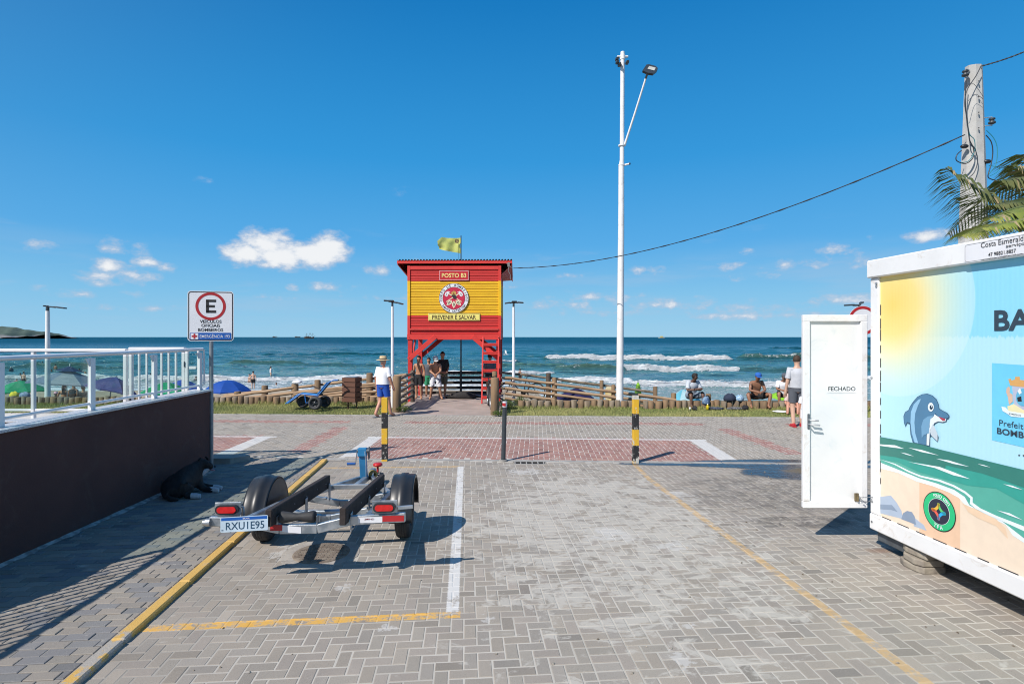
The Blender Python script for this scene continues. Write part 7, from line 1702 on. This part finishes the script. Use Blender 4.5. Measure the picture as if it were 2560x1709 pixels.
# people on the sand and in the sea
def beachz(Y): return float(np.interp(Y, [20.6, 20.75, 25, 36, 47, 52], [-.03, -1.15, -1.45, -1.85, -2.25, -2.5]))
def onsand(px, phead, h, Y): return (fx(px, Y), Y, EYE-(phead-HY)*Y/FPX-h*.985)
def insea(px, pwater, depth): Y = DS/(pwater-HY); return (fx(px, Y), Y, SEA-depth)
pinkb = clothm('pink', (.6, .15, .25)); blb = clothm('black bikini', (.02, .02, .025))
for (lab, px, phead, h, Y, rz, sk, kw) in (
    ('bare backed woman with dark bikini standing behind the logs under the grey blue umbrella', 160, 961, 1.62, 25.5, 5, 'tan', dict(bikini=blb, hair='brown', hairlong=True, female=True, ov={'elr': (.30, 0, 1.15), 'ell': (-.30, 0, 1.15)})),
    ('woman in black swimsuit with hair tied up standing behind the logs', 184, 957, 1.68, 25.2, -4, 'brown', dict(shirt=blb, sleeves=False, bikini=blb, hair='black', female=True)),
    ('woman in dark top standing behind the logs left of the person in grey', 208, 966, 1.60, 25.0, 10, 'tan', dict(shirt=blb, hair='brown', female=True, bikini=blb)),
    ('person in grey shirt leaning behind the logs left of the glass railing post', 226, 968, 1.55, 24.2, -20, 'brown', dict(shirt=clothm('mid grey', (.16, .17, .2)), shorts=blk, hair='brown')),
    ('small child in pink standing behind the logs beside the bare backed woman', 139, 981, 1.15, 25.0, 0, 'tan', dict(shirt=clothm('pink print', (.72, .42, .50)), shorts=pinkb, hair='brown', hat=('bucket', clothm('pink hat', (.75, .4, .5))))),
    ): person(lab, onsand(px, phead, h, Y), h, math.radians(rz), sk, near=False, **kw)
armsup = {'ell': (-.32, .1, 1.30), 'wrl': (-.42, .2, 1.25), 'hal': (-.46, .25, 1.22), 'elr': (.32, .1, 1.30), 'wrr': (.42, .2, 1.25), 'har': (.46, .25, 1.22)}
for (lab, px, pw_, dep, h, rz, sk, kw) in (
    ('bather with bare back and black shorts wading nearest the shore left of the tower', 633, 971, .08, 1.66, 20, 'fair', dict(shorts=blk, hair='black')),
    ('dark haired woman in dark bikini wading just behind the man in black shorts', 624, 957, .75, 1.66, 150, 'fair', dict(bikini=blb, hair='black', hairlong=True, female=True)),
    ('woman with long dark hair in white swimsuit standing alone in the foam', 677, 940, .45, 1.62, -60, 'fair', dict(shirt=wtee, sleeves=False, hair='black', hairlong=True, female=True)),
    ('swimmer lying on a small white board in the shallow water', 691, 963, 1.28, 1.55, 170, 'tan', dict(shirt=blk, hair='black')),
    ('bather with bare back standing in the foam above the green umbrella', 59, 951, .8, 1.75, 0, 'fair', dict(shorts=blk, hair='black')),
    ('smaller bather beside the bare backed man above the green umbrella', 51, 943, 1.0, 1.5, 40, 'tan', dict(shorts=blk, hair='black')),
    ('child with wet hair in the foam left of the bare backed man', 42, 951, 1.2, 1.4, 30, 'tan', dict(shirt=pinkb, hair='brown')),
    ('swimmer with white cap up to the chest at far left', 28, 925, 1.15, 1.65, 60, 'brown', dict(hair='black', shirt=dkg, hat=('cap', wtee))),
    ('bather carrying a child on the back in the waves', 139, 923, .95, 1.7, 10, 'brown', dict(shorts=blk, hair='black', fat=1.15)),
    ('swimmer with wet black hair just below the man carrying a child', 129, 929, 1.25, 1.6, 100, 'brown', dict(hair='black', shirt=blk)),
    ('swimmer with arms spread right of the large grey blue umbrella', 198, 929, 1.2, 1.65, 0, 'brown', dict(hair='black', shirt=blk, ov=armsup)),
    ('slim dark bather standing in the surf left of the white post', 222, 921, .85, 1.6, 80, 'brown', dict(hair='black', shirt=blk, hairlong=True, fat=.85)),
    ('bather with blond hair near the tip of the grey blue umbrella', 213, 944, .9, 1.6, 120, 'red', dict(hair='blond', bikini=pinkb, hairlong=True, female=True)),
    ('bather half hidden by the white railing post', 231, 934, .9, 1.6, 60, 'red', dict(hair='brown', bikini=pinkb, female=True)),
    ('swimmer seen between the white pickets above the surf line', 380, 940, 1.0, 1.65, 70, 'brown', dict(hair='black', shirt=blk)),
    ('swimmer in the foam seen beside the gate latch', 490, 951, 1.15, 1.6, 20, 'brown', dict(hair='black', shirt=dkg)),
    ('bather standing in the surf behind the fence right of the small lamp', 1300, 952, .35, 1.66, -50, 'brown', dict(hair='black', shorts=blk)),
    ('swimmer head low in the water behind the dark board fence', 1178, 956, 1.42, 1.66, 0, 'brown', dict(hair='black')),
    ('swimmer head at far left in the distant waves', 106, 908, 1.35, 1.66, 0, 'brown', dict(hair='black')),
    ): person(lab, insea(px, pw_, dep), h, math.radians(rz), sk, near=False, **kw)
r_b = thing('float_board', 'small white float board under the swimmer in the shallows', 'float board', Vector(insea(691, 964, -.02)), 0); k = MB(); k.box((0, 0, 0), (.9, .45, .05), None, .02); k.build('board', bwhite, r_b)

# ------------------------------------------------------------------ dogs
def skinbody(name, J, E, R_, m_, par, lv=2):
    names = list(J); me = bpy.data.meshes.new(name); me.from_pydata([tuple(J[n_]) for n_ in names], [(names.index(a), names.index(b_)) for a, b_ in E], []); me.materials.append(m_)
    o_ = bpy.data.objects.new(name, me); COL.objects.link(o_); o_.parent = par; WM[o_.name] = WM[par.name]
    md = o_.modifiers.new('skin', 'SKIN'); md.use_smooth_shade = True
    bm = bmesh.new(); bm.from_mesh(me); bm.verts.layers.skin.verify(); bm.to_mesh(me); bm.free(); sk = me.skin_vertices[0].data
    for i, n_ in enumerate(names): q_ = R_[n_]; sk[i].radius = q_ if isinstance(q_, tuple) else (q_, q_); sk[i].use_root = (i == 0)
    sb = o_.modifiers.new('smooth', 'SUBSURF'); sb.levels = sb.render_levels = lv; return o_
furb = mat('black fur', (.010, .009, .010), (.022, .019, .018), rough=.75, scale=20, bump=.9, bscale=70, stretch=(1, 1, .5)); furw = mat('white fur', (.60, .60, .62), (.5, .5, .52), rough=.85, scale=20, bump=.6, bscale=70)
dg = G(440, 1246); D = thing('dog', 'black dog with white paws lying against the dark wall', 'dog', (WX+.34, 8.12, PZ), math.radians(-22)); D.scale = (1.0, .80, 1.12)
# local: +y towards the head
J = {'hip': (0, -.30, .14), 'belly': (.0, -.08, .16), 'chest': (0, .14, .19), 'neck': (0, .26, .29), 'skull': (.05, .33, .35), 'muz': (.16, .34, .32), 'muz2': (.21, .35, .30),
     'shf': (.09, .17, .12), 'elf': (.15, .20, .04), 'paf': (.36, .27, .03), 'shb': (-.09, .17, .12), 'elb': (.06, .34, .04), 'pab': (.30, .40, .03),
     'thf': (.15, -.26, .12), 'knf': (.22, -.08, .09), 'hof': (.22, -.24, .035), 'pxf': (.38, -.14, .03), 'thb': (-.12, -.26, .1), 'knb': (-.14, -.08, .07), 't1': (.04, -.42, .05), 't2': (.16, -.44, .03), 't3': (.26, -.38, .025)}
E = [('hip', 'belly'), ('belly', 'chest'), ('chest', 'neck'), ('neck', 'skull'), ('skull', 'muz'), ('muz', 'muz2'), ('chest', 'shf'), ('shf', 'elf'), ('elf', 'paf'), ('chest', 'shb'), ('shb', 'elb'), ('elb', 'pab'), ('hip', 'thf'), ('thf', 'knf'), ('knf', 'hof'), ('hof', 'pxf'), ('hip', 'thb'), ('thb', 'knb'), ('hip', 't1'), ('t1', 't2'), ('t2', 't3')]
R_ = {'hip': .16, 'belly': (.17, .16), 'chest': (.17, .17), 'neck': .12, 'skull': .085, 'muz': .045, 'muz2': .035, 'shf': .07, 'elf': .045, 'paf': .03, 'shb': .07, 'elb': .04, 'pab': .03, 'thf': .10, 'knf': .07, 'hof': .032, 'pxf': .03, 'thb': .09, 'knb': .06, 't1': .04, 't2': .032, 't3': .02}
skinbody('body', J, E, R_, furb, D)
for (a, c) in (((.24, .236, .036), (.39, .28, .032)), ((.20, .375, .036), (.33, .41, .032)), ((.30, -.19, .036), (.42, -.12, .032))): k = MB(); k.tube([a, Vector(a).lerp(Vector(c), .6), c], [.036, .037, .028], 8); k.build('white_paw', furw, D)
for sx in (-1, 1): k = MB(); k.tube([(.03, .33+sx*.055, .42), (.03, .33+sx*.085, .40), (.04, .33+sx*.095, .34)], [.02, .028, .012], 7, sq=.5); k.build('ear', furb, D)
k = MB(); k.ball((.245, .355, .315), .014, n=8); k.build('nose', lettr, D); k = MB(); k.box((.20, .35, .268), (.07, .03, .012), None, .005); k.build('tongue', mat('tongue pink', (.5, .2, .22), rough=.5), D)
k = MB(); k.tube([(.06, .24, .20), (.10, .30, .25), (.15, .33, .28)], [.03, .035, .02], 7); k.build('white_throat', furw, D)
D2 = thing('dog', 'black dog asleep on the walkway under the tower', 'dog', (fx(1158, 20.9), 20.9, 0), math.radians(88))
J2 = {'hip': (0, -.34, .14), 'belly': (0, -.05, .16), 'chest': (0, .22, .15), 'neck': (0, .40, .10), 'skull': (.02, .54, .08), 'muz': (.04, .66, .05), 'l1': (.14, .3, .05), 'l2': (.22, .46, .03), 'l3': (.14, -.3, .06), 'l4': (.26, -.16, .03), 't1': (0, -.52, .08), 't2': (.05, -.72, .04)}
skinbody('body', J2, [('hip', 'belly'), ('belly', 'chest'), ('chest', 'neck'), ('neck', 'skull'), ('skull', 'muz'), ('chest', 'l1'), ('l1', 'l2'), ('hip', 'l3'), ('l3', 'l4'), ('hip', 't1'), ('t1', 't2')], {'hip': .15, 'belly': .17, 'chest': .16, 'neck': .09, 'skull': .08, 'muz': .04, 'l1': .06, 'l2': .035, 'l3': .08, 'l4': .035, 't1': .04, 't2': .02}, furb, D2)
for sx in (-1, 1): k = MB(); k.ball((sx*.06, .53, .13), .03, n=8, squash=(.5, 1, 1)); k.build('ear', furb, D2)

# ------------------------------------------------------------------ small things on the grass and sand
def lump(name, label, cat, px, py, Y, size, m_, z=None, seed=0):
    v = at(px, py, Y); zz = v.z if z is None else z; r = thing(name, label, cat, (v.x, Y, zz), 0); rs_ = random.Random(seed); k = MB(); k.ball((0, 0, size[2]*.5), 1, None, 16, 10, size)
    k.v = [(x*(1+.12*math.sin(7*y/size[1]+seed)+rs_.uniform(-.05, .05)), y*(1+.1*math.sin(5*x/size[0]+seed)), max(0, z_*(1+.15*math.sin(6*x/size[0]+9*y/size[1])))) for x, y, z_ in k.v]; k.build('fabric', m_, r); return r
lump('bag', 'dark navy backpack lying on top of the log edging', 'bag', 1825, 0, 18.1, (.20, .12, .15), clothm('navy', (.02, .03, .06)), .24, 1)
lump('towel', 'bunched blue patterned towel on the logs beside the backpack', 'towel', 1848, 0, 18.1, (.14, .1, .12), clothm('blue print', (.12, .28, .45), (.5, .6, .7), 30), .24, 2)
lump('clothes_pile', 'dark clothes lying on the grass below the backpack', 'clothes', 1838, 0, 17.85, (.28, .10, .05), clothm('mixed dark', (.03, .03, .035), (.2, .2, .2), 25), 0, 3)
lump('clothes_pile', 'flat black bundle on the grass right of the yellow bottle', 'clothes', 1788, 0, 17.85, (.26, .10, .05), clothm('dark bundle', (.02, .02, .03), (.1, .12, .16), 25), 0, 4)
lump('shoes', 'pair of black shoes on the grass left of the man in the blue cap', 'shoes', 1863, 0, 17.8, (.10, .09, .09), blk, 0, 5)
lump('helmet', 'black and white ball shaped bag at the feet of the seated man', 'bag', 1737, 0, 17.75, (.08, .08, .08), clothm('black white', (.02, .02, .02), (.5, .5, .5), 12, .6, .62), 0, 6)
lump('towel', 'white towel spread on the grass beside the container people', 'towel', 1950, 0, 17.3, (.22, .2, .02), wtee, 0, 7)
lump('bag', 'blue bag hanging over the log edging beside the seated man', 'bag', 1765, 0, 18.05, (.12, .1, .16), clothm('blue bag', (.05, .10, .22), (.2, .3, .4), 10), .14, 8)
lump('bag', 'yellow beach bag under the green umbrella at far left', 'bag', 36, 993, 22.0, (.18, .12, .15), clothm('yellow bag', (.75, .62, .05)), None, 9)
lump('bag', 'grey and blue bag right of the yellow bag at far left', 'bag', 62, 993, 22.0, (.20, .12, .14), clothm('grey blue bag', (.25, .32, .42), (.1, .15, .3), 8), None, 10)
lump('towel', 'white cloth hanging over the log rail left of the tower', 'towel', 742, 957, 19.9, (.16, .08, .06), wtee, None, 11)
v = at(1769, 0, 17.7); r = thing('bottle', 'yellow drink bottle standing on the grass by the seated man', 'bottle', (v.x, 17.7, 0)); k = MB(); k.lathe([(0, 0), (.04, 0), (.042, .10), (.036, .13), (.018, .16), (.018, .18), (0, .18)], T((0, 0, 0)), 14); k.build('bottle_body', mat('juice yellow', (.65, .5, .02), rough=.2), r); k = MB(); k.lathe([(.02, .175), (.02, .20), (0, .20)], None, 12); k.build('cap', bwhite, r)
v = at(1725, 0, 17.7); r = thing('cup', 'small white cup on the grass at the seated man\'s left foot', 'cup', (v.x, 17.7, 0)); k = MB(); k.lathe([(0, 0), (.025, 0), (.03, .09), (.026, .09)], None, 12); k.build('cup_body', bwhite, r)
# weeds at the foot of posts and logs
def weed(px, py, label, n, rad, hh_, seed):
    g_ = G(px, py); r = thing('weed_clump', label, 'plant', g_, 0, group='weeds at the verge'); rs_ = random.Random(seed)
    k = MB()
    for i in range(n):
        a = rs_.uniform(0, 6.28); q_ = rad*math.sqrt(rs_.random()); x, y = q_*math.cos(a), q_*math.sin(a)*.6; h_ = hh_*rs_.uniform(.3, 1)*(1-.5*q_/rad); b_ = rs_.uniform(0, 6.28); L = rs_.uniform(.025, .06)
        p = Vector((x, y, h_)); d_ = Vector((math.cos(b_), math.sin(b_), rs_.uniform(-.2, .9))).normalized()*L; s_ = Vector((-math.sin(b_), math.cos(b_), 0))*L*.3
        k.add([p, p+d_*.5+s_, p+d_, p+d_*.5-s_], [(0, 1, 2, 3)])
    k.build('leaves', leafm('weed green', (.07, .14, .03), (.14, .20, .05)), r)
    k = MB()
    for i in range(10): a = rs_.uniform(0, 6.28); q_ = rad*.6*rs_.random(); k.tube([(q_*.4*math.cos(a), q_*.3*math.sin(a), -.02), (q_*math.cos(a), q_*math.sin(a)*.6, hh_*.8)], .004, 4)
    k.build('stems', leafm('weed stem', (.09, .12, .04), (.12, .14, .05)), r)
weed(1302, 1016, 'leafy weed clump right of the small lamp post beside the tower', 700, .26, .42, 1)
weed(1262, 1022, 'dark leafy weeds between the pale log post and the small lamp', 800, .32, .36, 2)
weed(1345, 1012, 'small weed clump at the logs below the rail fence right of the tower', 320, .16, .24, 3)
weed(1246, 1040, 'low weeds at the foot of the pale log post', 350, .2, .2, 4)
weed(1008, 1030, 'weeds at the foot of the left walkway post', 500, .26, .24, 5)
weed(966, 1014, 'weeds behind the man in the straw hat', 350, .26, .22, 6)
weed(1535, 1014, 'weeds left of the foot of the tall white pole', 380, .22, .2, 7)
weed(862, 1012, 'weeds beneath the litter bin', 350, .3, .18, 8)
weed(636, 1006, 'white flowering weeds at the logs right of the sign pole', 250, .2, .16, 9)
